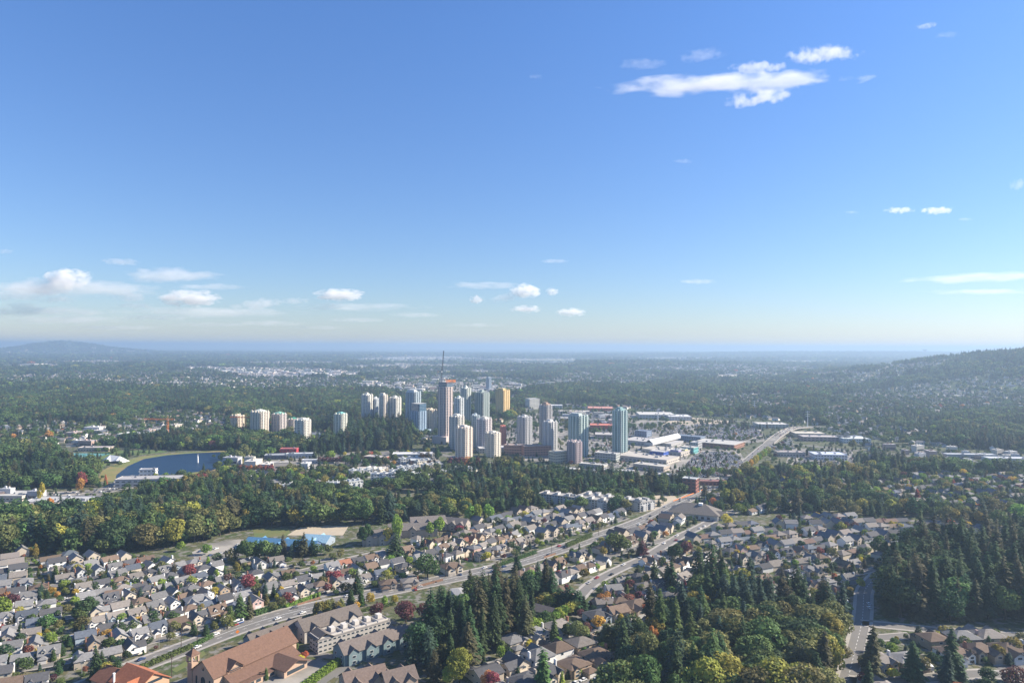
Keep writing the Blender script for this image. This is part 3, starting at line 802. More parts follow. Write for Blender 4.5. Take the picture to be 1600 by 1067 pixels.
# --- the brown church in the foreground
def church():
    t = empty('church', (-146.5, 392.5, 0), R(58))
    W, Rf = MB(), MB()
    L = 27
    wc = (0.42, 0.30, 0.22); rc = (0.15, 0.088, 0.062)
    W.box(-L, L, -9, 9, -.5, 8.5); W.gwall(-L, L, -9, 9, 8.5, 6.5, 'x'); Rf.gable(-L, L, -9, 9, 8.5, 6.5, 'x', .9, .3)
    # side aisle, clerestory strip between
    W.box(-L + 6, L - 4, -16, -9, -.5, 4.4)
    Rf.add([(-L + 5.4, -16.8, 4.1), (L - 3.4, -16.8, 4.1), (L - 3.4, -9, 7.2), (-L + 5.4, -9, 7.2), (-L + 5.4, -16.8, 4.4), (L - 3.4, -16.8, 4.4), (L - 3.4, -9, 7.5), (-L + 5.4, -9, 7.5)], [(0, 3, 2, 1), (4, 5, 6, 7), (0, 1, 5, 4), (1, 2, 6, 5), (3, 0, 4, 7)])
    W.add([(-L + 6, -16, 4.4), (-L + 6, -9, 4.4), (-L + 6, -9, 7.2)], [(0, 2, 1)])
    W.add([(L - 4, -16, 4.4), (L - 4, -9, 4.4), (L - 4, -9, 7.2)], [(0, 1, 2)])
    # cross gable with the shaded face
    W.box(-L + 8, -L + 17, -9.6, -8.5, 4, 9.4); Rf.gable(-L + 8, -L + 17, -10.4, -1.5, 9.0, 3.6, 'y', .5, .25); W.gwall(-L + 8, -L + 17, -9.6, -3, 9.0, 3.5, 'y')
    # far side porch roof
    W.box(-6, 12, 9, 15, -.5, 4.6); Rf.hip(-6, 12, 9, 15, 4.6, 2.4, .7)
    # entrance wing to the right with its own low gable
    W.box(4, 20, -26, -16, -.5, 4.2); W.gwall(4, 20, -26, -16, 4.2, 3.2, 'y'); Rf.gable(4, 20, -27, -12, 4.2, 3.2, 'y', .9, .3)
    W.box(-18, 4, -19, -16, -.5, 3.2); Rf.box(-18.4, 3.3, -19.6, -16.2, 3.2, 3.5)
    color_mat_obj('wall', W, M['hwall'], t, wc); color_mat_obj('roof', Rf, M['hroof'], t, rc)
    # bell tower at the far front corner
    B = MB(); bx, by = -L + 1.6, 11.2
    B.box(bx - 1.9, bx + 1.9, by - 1.9, by + 1.9, -.5, 11.5)
    for sx in (-1, 1):
        for sy in (-1, 1): B.box(bx + sx * 1.9 - .45, bx + sx * 1.9 + .45, by + sy * 1.9 - .45, by + sy * 1.9 + .45, 11.5, 14.6)
    B.box(bx - 2.35, bx + 2.35, by - 2.35, by + 2.35, 14.6, 15.4)
    tw = color_mat_obj('bell_tower', B, M['hwall'], t, wc)
    C = MB(); C.add([(bx - 2.9, by - 2.9, 15.4), (bx + 2.9, by - 2.9, 15.4), (bx + 2.9, by + 2.9, 15.4), (bx - 2.9, by + 2.9, 15.4), (bx, by, 18.4)], [(0, 3, 2, 1), (0, 1, 4), (1, 2, 4), (2, 3, 4), (3, 0, 4)])
    color_mat_obj('tower_roof', C, M['hroof'], tw, rc)
    Bl = MB(); Bl.tube((bx, by, 12.2), (bx, by, 13.6), .9, .45, 10); color_mat_obj('bell', Bl, M['metal'], tw)
    # arched windows in the front gable
    for y0, z0, w_, h in ((-5.6, 1.5, 1.4, 4.6), (0, .2, 3.6, 6.4), (5.6, 1.5, 1.4, 4.6)):
        G = MB(); n = 8; X = -L - .06
        pts = [(y0 - w_ / 2, z0), (y0 + w_ / 2, z0)] + [(y0 + w_ / 2 * math.cos(math.pi * i / n), z0 + h - w_ / 2 + w_ / 2 * math.sin(math.pi * i / n)) for i in range(n + 1)]
        vs = [(X, a, b) for a, b in pts] + [(X + .1, a, b) for a, b in pts]; m = len(pts)
        G.add(vs, [tuple(range(m))[::-1]] + [(i, (i + 1) % m, m + (i + 1) % m, m + i) for i in range(m)])
        color_mat_obj('arched_window', G, M['glass'], t)
    G = MB(); G.tube((-L - .08, 0, 10.8), (-L + .02, 0, 10.8), 1.1, 1.1, 14); color_mat_obj('round_window', G, M['glass'], t)
    for i in range(5):
        G = MB(); G.box(-13 + i * 4.4, -10 + i * 4.4, -19.08, -18.95, 1, 2.6); color_mat_obj('window', G, M['glass'], t)
    G = MB(); G.box(6, 18, -26.08, -25.95, .8, 2.9); color_mat_obj('window', G, M['glass'], t)
    G = MB(); G.box(-L + 9, -L + 16, -9.7, -9.58, 7.4, 8.8); color_mat_obj('window', G, M['glass'], t)
    G = MB(); G.box(-12, 22, -9.12, -9.0, 7.55, 8.35); color_mat_obj('clerestory_window', G, M['trimw'], t)
    tag(t, 'large church with long brown roof, arched windows and a small bell tower', 'church')
    occupy_rect(-146.5, 392.5, 56, 34, R(58), 2)
    occupy_rect(-136, 386, 20, 26, R(58), 2)
    LANDMARKS.append(('the brown church with the bell tower', 375, 1025))
church()
def church_red():
    t = empty('church_hall', (-191, 370, 0), R(-30))
    W, Rf, R2 = MB(), MB(), MB()
    W.box(-11, 11, -12, 6, -.5, 6.5); W.gwall(-11, 11, -12, 6, 6.5, 5.5, 'x'); Rf.gable(-11, 11, -12, 6, 6.5, 5.5, 'x', .9, .3)
    W.box(0, 9, -13, -5, 0, 7.2); Rf.gable(1.5, 9, -13, -3, 7.0, 3.0, 'y', .5, .25)
    W.box(-25, -11, -14, 2, -.5, 5.0); W.gwall(-25, -11, -14, 2, 5.0, 4.2, 'x'); R2.gable(-25, -11, -14, 2, 5.0, 4.2, 'x', .8, .3)
    W.box(9, 15, -13, -1, -.5, 4.2); Rf.hip(9, 15, -13, -1, 4.2, 1.3, .6, flat=.4)
    W.box(-15, 10, -21, -12, -.5, 4.0); R2.hip(-15, 10, -21, -12, 4.0, 1.6, .7, flat=.3)
    color_mat_obj('wall', W, M['hwall'], t, (.45, .3, .2)); color_mat_obj('roof', Rf, M['hroof'], t, (.33, .12, .06))
    color_mat_obj('side_roof', R2, M['hroof'], t, (.20, .09, .055))
    C = MB(); C.box(-8.2, -7.4, -12.6, -11.8, 5, 11); C.box(-8.35, -7.25, -12.75, -11.65, 11, 11.3); color_mat_obj('chimney', C, M['white'], t)
    for i in range(7):
        S = MB(); S.box(-10 + i * 1.9, -9.7 + i * 1.9, -20.5, -13.2, 5.9, 6.3); color_mat_obj('roof_beam', S, M['fence'], t)
    G = MB(); G.box(15, 15.1, -11, -4, 1, 3); color_mat_obj('window', G, M['glass'], t)
    G = MB(); G.box(11, 11.1, -6, 2, 7.2, 8.6); color_mat_obj('window', G, M['glass'], t)
    tag(t, 'church hall with a bright terracotta roof cut by the bottom edge of the photo', 'hall')
    occupy_rect(-191, 370, 44, 34, R(-30), 2)
    LANDMARKS.append(('the terracotta roofed hall', 235, 1045))
church_red()

# --- grey and teal townhouse blocks beside the church
gabled('townhouse_block', 'townhouses', 430, 1003, 36, 10, 6.5, 3.6, 50, (.20, .25, .27), (.135, .115, .10), 'slate walled gabled townhouse block nearest to the main road behind the brown church', gables=4)
gabled('townhouse_block', 'townhouses', 512, 985, 40, 16, 7.4, 4.6, 44, (.45, .42, .38), (.135, .115, .10), 'tall townhouse block with a broad taupe roof between the main road and the terraced block', gables=3)
def terraced():
    t = lowrise('terraced_block', 'apartment block', 548, 1000, 48, 11, 7.8, 41, (.40, .38, .35), (.30, .28, .26), 'pale townhouse block with walled roof terraces beside the teal block', floors=3, units=0, bay=3, win_h=.9)
    for i in range(6):
        T = MB(); a = -24 + i * 8
        T.box(a, a + 7.2, -5.2, -4.9, 8.0, 9.4); T.box(a, a + .3, -4.9, 5.4, 8.0, 9.4); T.box(a + 3.4, a + 6.4, 1, 4.8, 8.0, 10.3)
        color_mat_obj('terrace_wall', T, M['objcol'], t, (.55, .52, .47))
    Rm = MB(); Rm.gable(-25, -14, -6, 6, 8.2, 3.0, 'y', .4); color_mat_obj('gable_roof', Rm, M['hroof'], t, (.135, .115, .10))
terraced()
gabled('townhouse_block', 'townhouses', 583, 1018, 44, 14, 6.8, 4.2, 40, (.17, .235, .25), (.155, .13, .115), 'teal walled townhouse block with a taupe roof beside the tall conifers', gables=4)
gabled('townhouse_block', 'townhouses', 568, 1078, 22, 14, 7.2, 4.4, 30, (.36, .28, .22), (.16, .12, .10), 'brown roofed townhouse block at the bottom edge, nearer to the bright hedge', gables=2)
gabled('townhouse_block', 'townhouses', 622, 1078, 17, 13, 7.2, 4.4, 30, (.36, .28, .22), (.14, .11, .095), 'brown roofed townhouse block at the bottom edge, nearer to the tall conifers', gables=2)
LANDMARKS.append(('the grey and teal townhouse blocks', 520, 985))

# --- school and field houses
sch = gabled('school', 'school', 442, 856, 66, 15, 4.6, 3.6, -10, (.08, .13, .24), (.07, .18, .31), 'school with a bright blue metal roof half hidden by round trees', gables=3)
sch2 = gabled('school_annex', 'school', 497, 850, 24, 20, 4.5, 4.2, -10, (.25, .3, .35), (.22, .36, .46), 'pale blue roofed end wing of the school beside the sandy field', gables=1)
LANDMARKS.append(('the blue roofed school', 440, 848))
gabled('church_house', 'building', 733, 934, 22, 18, 5.0, 1.2, 20, (.45, .42, .38), (.36, .35, .33), 'low building with a pale shallow roof behind the tallest conifers', gables=0, hip=True, flat=.5)
LANDMARKS.append(('the low pale roofed building behind the conifers', 720, 925))
gabled('row_house', 'house', 852, 962, 24, 11, 4.2, 2.6, -35, (.3, .27, .25), (.13, .115, .11), 'low brown roofed building hugged by the bright green hedge trees', gables=0)
for i, (px, py, L, Wd, h, a, lb) in enumerate([
        (668, 826, 34, 16, 8, 15, 'taupe gabled apartment block at the forest edge, the highest up of three'),
        (645, 836, 46, 15, 7, 8, 'long taupe gabled apartment block at the forest edge beside lime green trees'),
        (596, 848, 34, 15, 8, 15, 'grey gabled apartment block behind the yellow tree right of the sandy field'),
        (712, 826, 26, 14, 6.5, -20, 'small taupe gabled apartment block right of the lime green trees')]):
    gabled('apartment_house', 'apartment building', px, py, L, Wd, h, 4.5, a, (.33, .29, .25), (.17, .15, .135), lb, gables=3, group='gabled apartment blocks at the forest edge')
LANDMARKS.append(('the taupe gabled apartments at the forest edge', 650, 822))

# --- dark hip roofed hall
def hall():
    t = empty('community_hall', (*P(1086, 806), 0), R(-22))
    W, Rf = MB(), MB()
    W.box(-25, 25, -15, 14, -.5, 5.5); Rf.hip(-25, 25, -15, 14, 5.5, 8.5, 1.5)
    W.box(20, 31, -9, 5, -.5, 4.5); W.gwall(20, 31, -9, 5, 4.5, 3.5, 'x'); Rf.gable(18, 31, -9, 5, 4.5, 3.5, 'x', 1)
    color_mat_obj('wall', W, M['hwall'], t, (.5, .48, .44)); color_mat_obj('roof', Rf, M['hroof'], t, (.15, .135, .12))
    S = MB(); S.box(4, 8, -3.5, 1.5, 11.5, 14.6); color_mat_obj('skylight', S, M['white'], t)
    for i in range(7):
        G = MB(); G.box(-22 + i * 6, -19 + i * 6, -15.1, -14.98, 1, 3.5); color_mat_obj('window', G, M['glass'], t)
    tag(t, 'large hall under a broad dark hipped roof with one skylight', 'hall')
    occupy_rect(*P(1086, 806), 58, 32, R(-22), 2)
hall()
LANDMARKS.append(('the big dark hip roofed hall', 1085, 798))

# --- stepped white apartments
for px, py, L, Wd, h, a, lb in [
        (897, 789, 84, 15, 12, -29, 'long white stepped apartment block with bay fronts, left of its pair'),
        (958, 790, 74, 15, 12, -33, 'long white stepped apartment block with a flat roof, right of its pair'),
        (1003, 795, 24, 16, 11, 38, 'short white apartment block closing the row beside the sandy lot')]:
    lowrise('apartment_block', 'apartment block', px, py, L, Wd, h - 2, a, (.47, .47, .46), (.33, .32, .30), lb, floors=4, steps=6 if L > 50 else 2, bay=3.5, units=2)
LANDMARKS.append(('the long white stepped apartments', 930, 783))

# --- pale stepped townhouses between the woods
spots = [(q_[0], q_[1] - 6, q_[2]) for q_ in [(563, 752, 30), (585, 748, 26), (600, 757, 34), (622, 752, 24), (637, 745, 30), (655, 757, 28), (640, 730, 32), (660, 734, 26), (675, 740, 30), (703, 752, 34), (722, 748, 28), (743, 752, 26), (552, 768, 20), (520, 770, 16), (445, 775, 18), (462, 772, 14)]]
for i, (px, py, L) in enumerate(spots):
    c = rng.choice([(.55, .58, .55), (.6, .6, .58), (.5, .52, .52), (.6, .55, .45)])
    t = lowrise('terraced_apartments', 'apartment block', px, py, L, 13, rng.uniform(8, 11), rng.choice((25, -20, 40, 10)), c, (.5, .51, .49), None, floors=3, steps=3, bay=3.6, units=0, group='pale stepped apartment blocks between the woods')
    x, y = P(px, py); PENDING.append((t, 'pale stepped apartment block among trees', x, y, 8, 'apartment block'))
LANDMARKS.append(('the cluster of pale stepped apartments', 650, 745))

# --- civic buildings and shops
LOW = [
 ('college_building', 'college', 236, 757, 78, 26, 9, 8, (.5, .48, .45), (.36, .35, .34), 'long pale office building with white upper floor just below the lake', 3),
 ('office_wing', 'office building', 205, 755, 26, 20, 7, -30, (.42, .44, .46), (.33, .33, .33), 'grey wing with a glass corner at the left end below the lake', 2),
 ('office_penthouse_block', 'office building', 232, 749, 20, 9, 14, 8, (.6, .6, .58), (.5, .5, .5), 'small white upper block rising behind the long pale office', 1),
 ('shop', 'shop', 105, 787, 80, 30, 5, 3, (.42, .33, .27), (.40, .40, .40), 'long low shop with a pale grey roof and brick side left of the offices', 5),
 ('shop', 'shop', 20, 779, 42, 30, 6, 0, (.5, .45, .38), (.42, .41, .38), 'low shop with a pale roof at the left edge', 3),
 ('shop', 'shop', 62, 795, 34, 18, 5, 6, (.38, .2, .16), (.33, .30, .27), 'low brick red shop nearest the left forest edge', 2),
 ('red_block', 'building', 452, 712, 26, 16, 12, 5, (.50, .05, .06), (.38, .12, .12), 'bright red boxy building among low grey roofs beside the avenue', 1),
 ('college_wing', 'college', 432, 716, 34, 20, 6, 10, (.12, .13, .16), (.30, .32, .34), 'dark walled college wing beside the red block', 2),
 ('college_wing', 'college', 470, 715, 44, 14, 7, 8, (.42, .44, .46), (.50, .52, .52), 'pale grey roofed college wing right of the red block', 3),
 ('college_wing', 'college', 498, 723, 48, 10, 5, 6, (.5, .5, .5), (.55, .56, .56), 'thin white canopy roofed wing left of the dark red trees', 0),
 ('recreation_centre', 'building', 645, 717, 62, 24, 9, 5, (.5, .48, .45), (.58, .58, .57), 'wide white roofed civic building in front of the dark conifers', 5),
 ('brick_building', 'building', 657, 727, 30, 20, 9, 12, (.42, .24, .15), (.44, .47, .48), 'orange brick building with a pale roof beside the green round trees', 2),
 ('low_hall', 'building', 578, 737, 48, 22, 5, 6, (.5, .42, .33), (.48, .43, .36), 'low sandy roofed building left of the green round trees', 1),
 ('town_hall', 'building', 588, 722, 34, 18, 9, -25, (.36, .13, .10), (.4, .36, .33), 'dark red civic building behind two round trees', 1),
 ('brick_midrise', 'apartment block', 838, 711, 46, 18, 16, 12, (.42, .22, .16), (.36, .27, .22), 'brick apartment block with flat terracotta roof in front of the grey tower', 2),
 ('brick_midrise', 'apartment block', 806, 708, 36, 20, 14, -18, (.38, .22, .17), (.36, .28, .24), 'darker brick apartment block joined left of the first brick block', 2),
 ('midrise', 'apartment block', 872, 722, 24, 17, 17, 35, (.55, .50, .38), (.44, .42, .36), 'cream mid rise block left of the short mauve tower', 1),
 ('office', 'office building', 949, 719, 36, 18, 12, -30, (.36, .38, .36), (.42, .42, .40), 'grey green office block at the foot of the right hand teal tower', 2),
 ('low_office', 'office building', 927, 731, 40, 14, 6, -30, (.40, .38, .34), (.44, .43, .40), 'long white roofed office in front of the short mauve tower', 2),
 ('low_office', 'office building', 965, 741, 44, 14, 6, -20, (.42, .43, .43), (.52, .51, .5), 'pale flat roofed office at the edge of the middle woods', 2),
 ('low_office', 'office building', 888, 738, 30, 12, 6, -25, (.55, .52, .45), (.55, .54, .52), 'cream office with a white roof left of the long white roofed office', 1),
 ('brick_tower_block', 'apartment block', 1079, 768, 17, 14, 17, -30, (.24, .10, .08), (.4, .42, .42), 'five storey block with a bright brick end among the conifers', 1),
 ('midrise', 'apartment block', 1036, 752, 44, 13, 10, -20, (.40, .42, .42), (.45, .45, .44), 'long grey mid rise with a white end wall in front of the mall', 2),
 ('strip_shop', 'shop', 1018, 733, 48, 22, 7, -36, (.42, .36, .3), (.44, .42, .38), 'tan strip shop in front of the blue cornered mall store', 3),
 ('restaurant', 'shop', 1068, 741, 16, 14, 6, 10, (.5, .12, .08), (.5, .5, .46), 'small red walled shop at the edge of the mall parking lot', 1),
 ('restaurant', 'shop', 1112, 757, 40, 12, 5, -4, (.42, .14, .1), (.3, .16, .14), 'low red roofed shop beside the dark trees below the mall lot', 1),
 ('mall_store', 'shopping mall', 1012, 719, 86, 50, 7, -36, (.47, .43, .38), (.42, .39, .35), 'mall building with a tan flat roof nearest the right hand teal tower', 9),
 ('mall_store', 'shopping mall', 1042, 708, 70, 48, 7, -36, (.44, .4, .36), (.44, .41, .36), 'middle mall building with rooftop machines right of the glass arcade', 12),
 ('mall_store', 'shopping mall', 1020, 694, 96, 56, 7, -36, (.40, .39, .38), (.40, .39, .38), 'long grey roofed mall building behind the glass arcade', 10),
 ('mall_store', 'shopping mall', 1124, 697, 74, 58, 8, -36, (.30, .15, .10), (.43, .42, .39), 'separate mall store with dark brick front behind the packed parking lot', 4),
 ('blue_store', 'shop', 1030, 716, 24, 20, 12, -36, (.04, .10, .42), (.44, .43, .42), 'store with a deep blue corner wall in the mall', 1),
 ('teal_store', 'shop', 1077, 707, 24, 22, 10, -36, (.12, .36, .36), (.45, .43, .4), 'store with a teal front at the right end of the mall', 2),
 ('purple_store', 'shop', 1056, 712, 14, 12, 10, -36, (.34, .30, .5), (.5, .5, .5), 'small lilac fronted store in the mall', 1),
 ('yellow_store', 'shop', 1067, 710, 12, 12, 9, -36, (.52, .48, .2), (.5, .5, .46), 'small yellow fronted store in the mall', 1),
 ('grey_store', 'shop', 1088, 702, 14, 20, 13, -36, (.34, .34, .34), (.45, .45, .45), 'tall grey box store at the corner of the mall', 1),
 ('slate_store', 'shop', 1005, 682, 26, 24, 12, -36, (.2, .25, .34), (.16, .2, .27), 'blue grey roofed store at the left end of the mall', 1),
 ('slate_store', 'shop', 1080, 689, 46, 24, 10, -36, (.2, .25, .32), (.16, .2, .26), 'blue grey roofed store right behind the mall', 1),
 ('white_store', 'shop', 1293, 716, 50, 34, 8, -6, (.62, .62, .62), (.5, .54, .62), 'white store with a blue striped roof right of the overpass', 4),
 ('tan_hall', 'building', 1233, 712, 44, 24, 7, -6, (.42, .38, .34), (.33, .30, .28), 'mauve grey roofed low building between conifers left of the white store', 3),
 ('warehouse', 'warehouse', 1262, 682, 60, 40, 8, -4, (.55, .48, .36), (.50, .46, .38), 'cream roofed warehouse right beside the overpass ramp', 3),
 ('warehouse', 'warehouse', 1288, 688, 90, 30, 8, -4, (.42, .28, .24), (.44, .40, .38), 'long brown fronted warehouse below the overpass', 3),
 ('warehouse', 'warehouse', 1204, 667, 66, 46, 8, -4, (.55, .5, .42), (.52, .5, .46), 'cream warehouse at the upper left of the overpass', 3),
 ('warehouse', 'warehouse', 1332, 690, 50, 44, 8, -4, (.6, .62, .6), (.55, .58, .55), 'white striped roof warehouse right of the overpass', 5),
 ('big_store', 'shop', 1024, 652, 90, 80, 10, -4, (.52, .5, .46), (.50, .49, .45), 'wide pale big box store beyond the mall', 5),
 ('big_store', 'shop', 1060, 655, 56, 60, 9, -4, (.5, .5, .5), (.55, .55, .54), 'second pale big box store right of the widest one', 4),
 ('red_store', 'shop', 942, 669, 56, 40, 8, -6, (.5, .1, .05), (.50, .17, .12), 'store with a red orange front left of the right hand teal tower', 2),
 ('red_store', 'shop', 938, 641, 70, 60, 8, -6, (.55, .2, .12), (.5, .25, .2), 'faraway store with a red roof edge beyond the teal towers', 2),
 ('blue_store', 'shop', 976, 624, 120, 70, 12, -4, (.45, .5, .55), (.28, .46, .6), 'faraway store with a sky blue roof in front of the woods', 3),
 ('low_store', 'shop', 950, 684, 50, 40, 8, -8, (.36, .3, .26), (.40, .38, .36), 'brown low store just left of the right hand teal tower', 4),
 ('strip_shop', 'shop', 860, 637, 70, 36, 8, -4, (.6, .58, .55), (.55, .55, .55), 'faraway white strip shop right of the brown and blue tower', 3),
 ('car_dealer', 'shop', 898, 646, 80, 30, 7, -4, (.55, .5, .45), (.52, .48, .42), 'faraway cream car dealer among parked rows', 3),
 ('school_building', 'building', 215, 688, 60, 34, 13, -8, (.48, .52, .56), (.56, .57, .56), 'white four storey building behind the left end of the lake', 4),
 ('midrise', 'apartment block', 832, 639, 34, 24, 30, 30, (.58, .56, .5), (.5, .5, .48), 'faraway cream mid rise alone among trees right of the orange sided tower', 1),
 ('clubhouse', 'building', 40, 719, 44, 16, 5, 5, (.5, .45, .4), (.40, .38, .35), 'low roofed clubhouse left of the tennis courts', 1),
 ('clubhouse', 'building', 150, 704, 50, 20, 6, 5, (.5, .42, .34), (.42, .38, .35), 'low tan building behind the tennis courts', 2),
 ('brick_podium', 'building', 770, 706, 50, 30, 8, 10, (.50, .46, .42), (.5, .49, .47), 'low podium building between the cream towers', 2),
 ('motel', 'building', 1515, 716, 80, 16, 7, -4, (.3, .31, .32), (.42, .44, .46), 'long low grey building at the foot of the hill', 2),
 ('motel', 'building', 1575, 722, 70, 20, 7, -4, (.45, .46, .46), (.5, .52, .54), 'pale long building at the right edge below the hill', 2),
]
for nm, cat, px, py, w_, d, h, a, wc, rc, lb, un in LOW:
    lowrise(nm, cat, px, py, w_, d, h, a, wc, rc, lb, units=un, bay=7 if w_ > 50 else 4.5)
LANDMARKS += [('the lake', 270, 725), ('the mall parking lot', 1110, 725), ('the shopping mall', 1035, 705), ('the bright red boxy building', 452, 706), ('the overpass', 1230, 680), ('the white store with a blue striped roof', 1293, 710), ('the long pale office by the lake', 236, 752), ('the orange brick building', 657, 722), ('the brick apartment blocks', 825, 705)]

def arcade():
    x, y = P(1037, 697); t = empty('glass_arcade', (x, y, 0), R(54))
    A = MB(); A.box(-62, 62, -7, 7, 9, 13); color_mat_obj('wall', A, M['objcol'], t, (.5, .5, .5))
    B = MB(); B.gable(-62, 62, -7, 7, 13, 5, 'x', .5); color_mat_obj('roof', B, M['objcol'], t, (.50, .52, .54))
    for i in range(10):
        D = MB(); D.box(2 + i * 6, 4.2 + i * 6, -1, 7.2, 14.5, 19); color_mat_obj('roof_vent', D, M['asphalt2'], t)
    tag(t, 'long pale metal gabled arcade roof crossing the mall diagonally', 'shopping mall')
arcade()

# --- white tent by the lake
def tent():
    x, y = P(180, 722); t = empty('tent', (x, y, 0), R(-12))
    A = MB(); n = 12
    pk = [(-9, 0, 11), (8, 0, 9.5)]
    A.add([(-20, -8, 1.5), (-9, -10, 4), (0, -8, 2.2), (9, -9, 4), (20, -7, 1.5), (20, 7, 1.5), (8, 9, 4), (0, 8, 2.2), (-9, 10, 4), (-20, 8, 1.5), (-9, 0, 11), (8, 0, 9.5)],
          [(0, 1, 10), (1, 2, 10), (2, 11, 10), (2, 3, 11), (3, 4, 11), (4, 5, 11), (5, 6, 11), (6, 7, 11), (7, 10, 11), (7, 8, 10), (8, 9, 10), (9, 0, 10)])
    color_mat_obj('canopy', A, M['white'], t)
    for q in pk:
        B = MB(); B.tube((q[0], q[1], 0), q, .3, .2); color_mat_obj('mast', B, M['metal'], t)
    tag(t, 'white peaked tent roof standing beside the reed bank of the lake', 'tent')
tent()
def fountain():
    x, y = P(309, 723); t = empty('fountain', (x, y, .1))
    for k in range(5):
        A = MB(); a = k * 1.26; A.tube((0, 0, 0), (math.cos(a) * .8 * (k > 0), math.sin(a) * .8 * (k > 0), 13 - 3 * (k > 0)), 1.3, .35, 7); color_mat_obj('water_jet', A, M['white'], t)
    tag(t, 'white fountain jet rising from the lake', 'fountain')
fountain()
C_ = MB(); C_.box(-46, 46, -19, 19, .05, .25)
o = obj('tennis_court', C_.mesh('tennis_court', M['court']), None, (*P(118, 711), 0), R(-4)); tag(o, 'blue green tennis courts left of the lake', 'tennis court')
Lm = MB()
for i in range(6):
    Lm.box(-44 + i * 15.6, -43.7 + i * 15.6, -16, 16, .25, .26)
for s in (-16, 16): Lm.box(-43.6, 34, s - .15, s + .15, .262, .27)
obj('court_line', Lm.mesh('court_line', M['paint']), o)

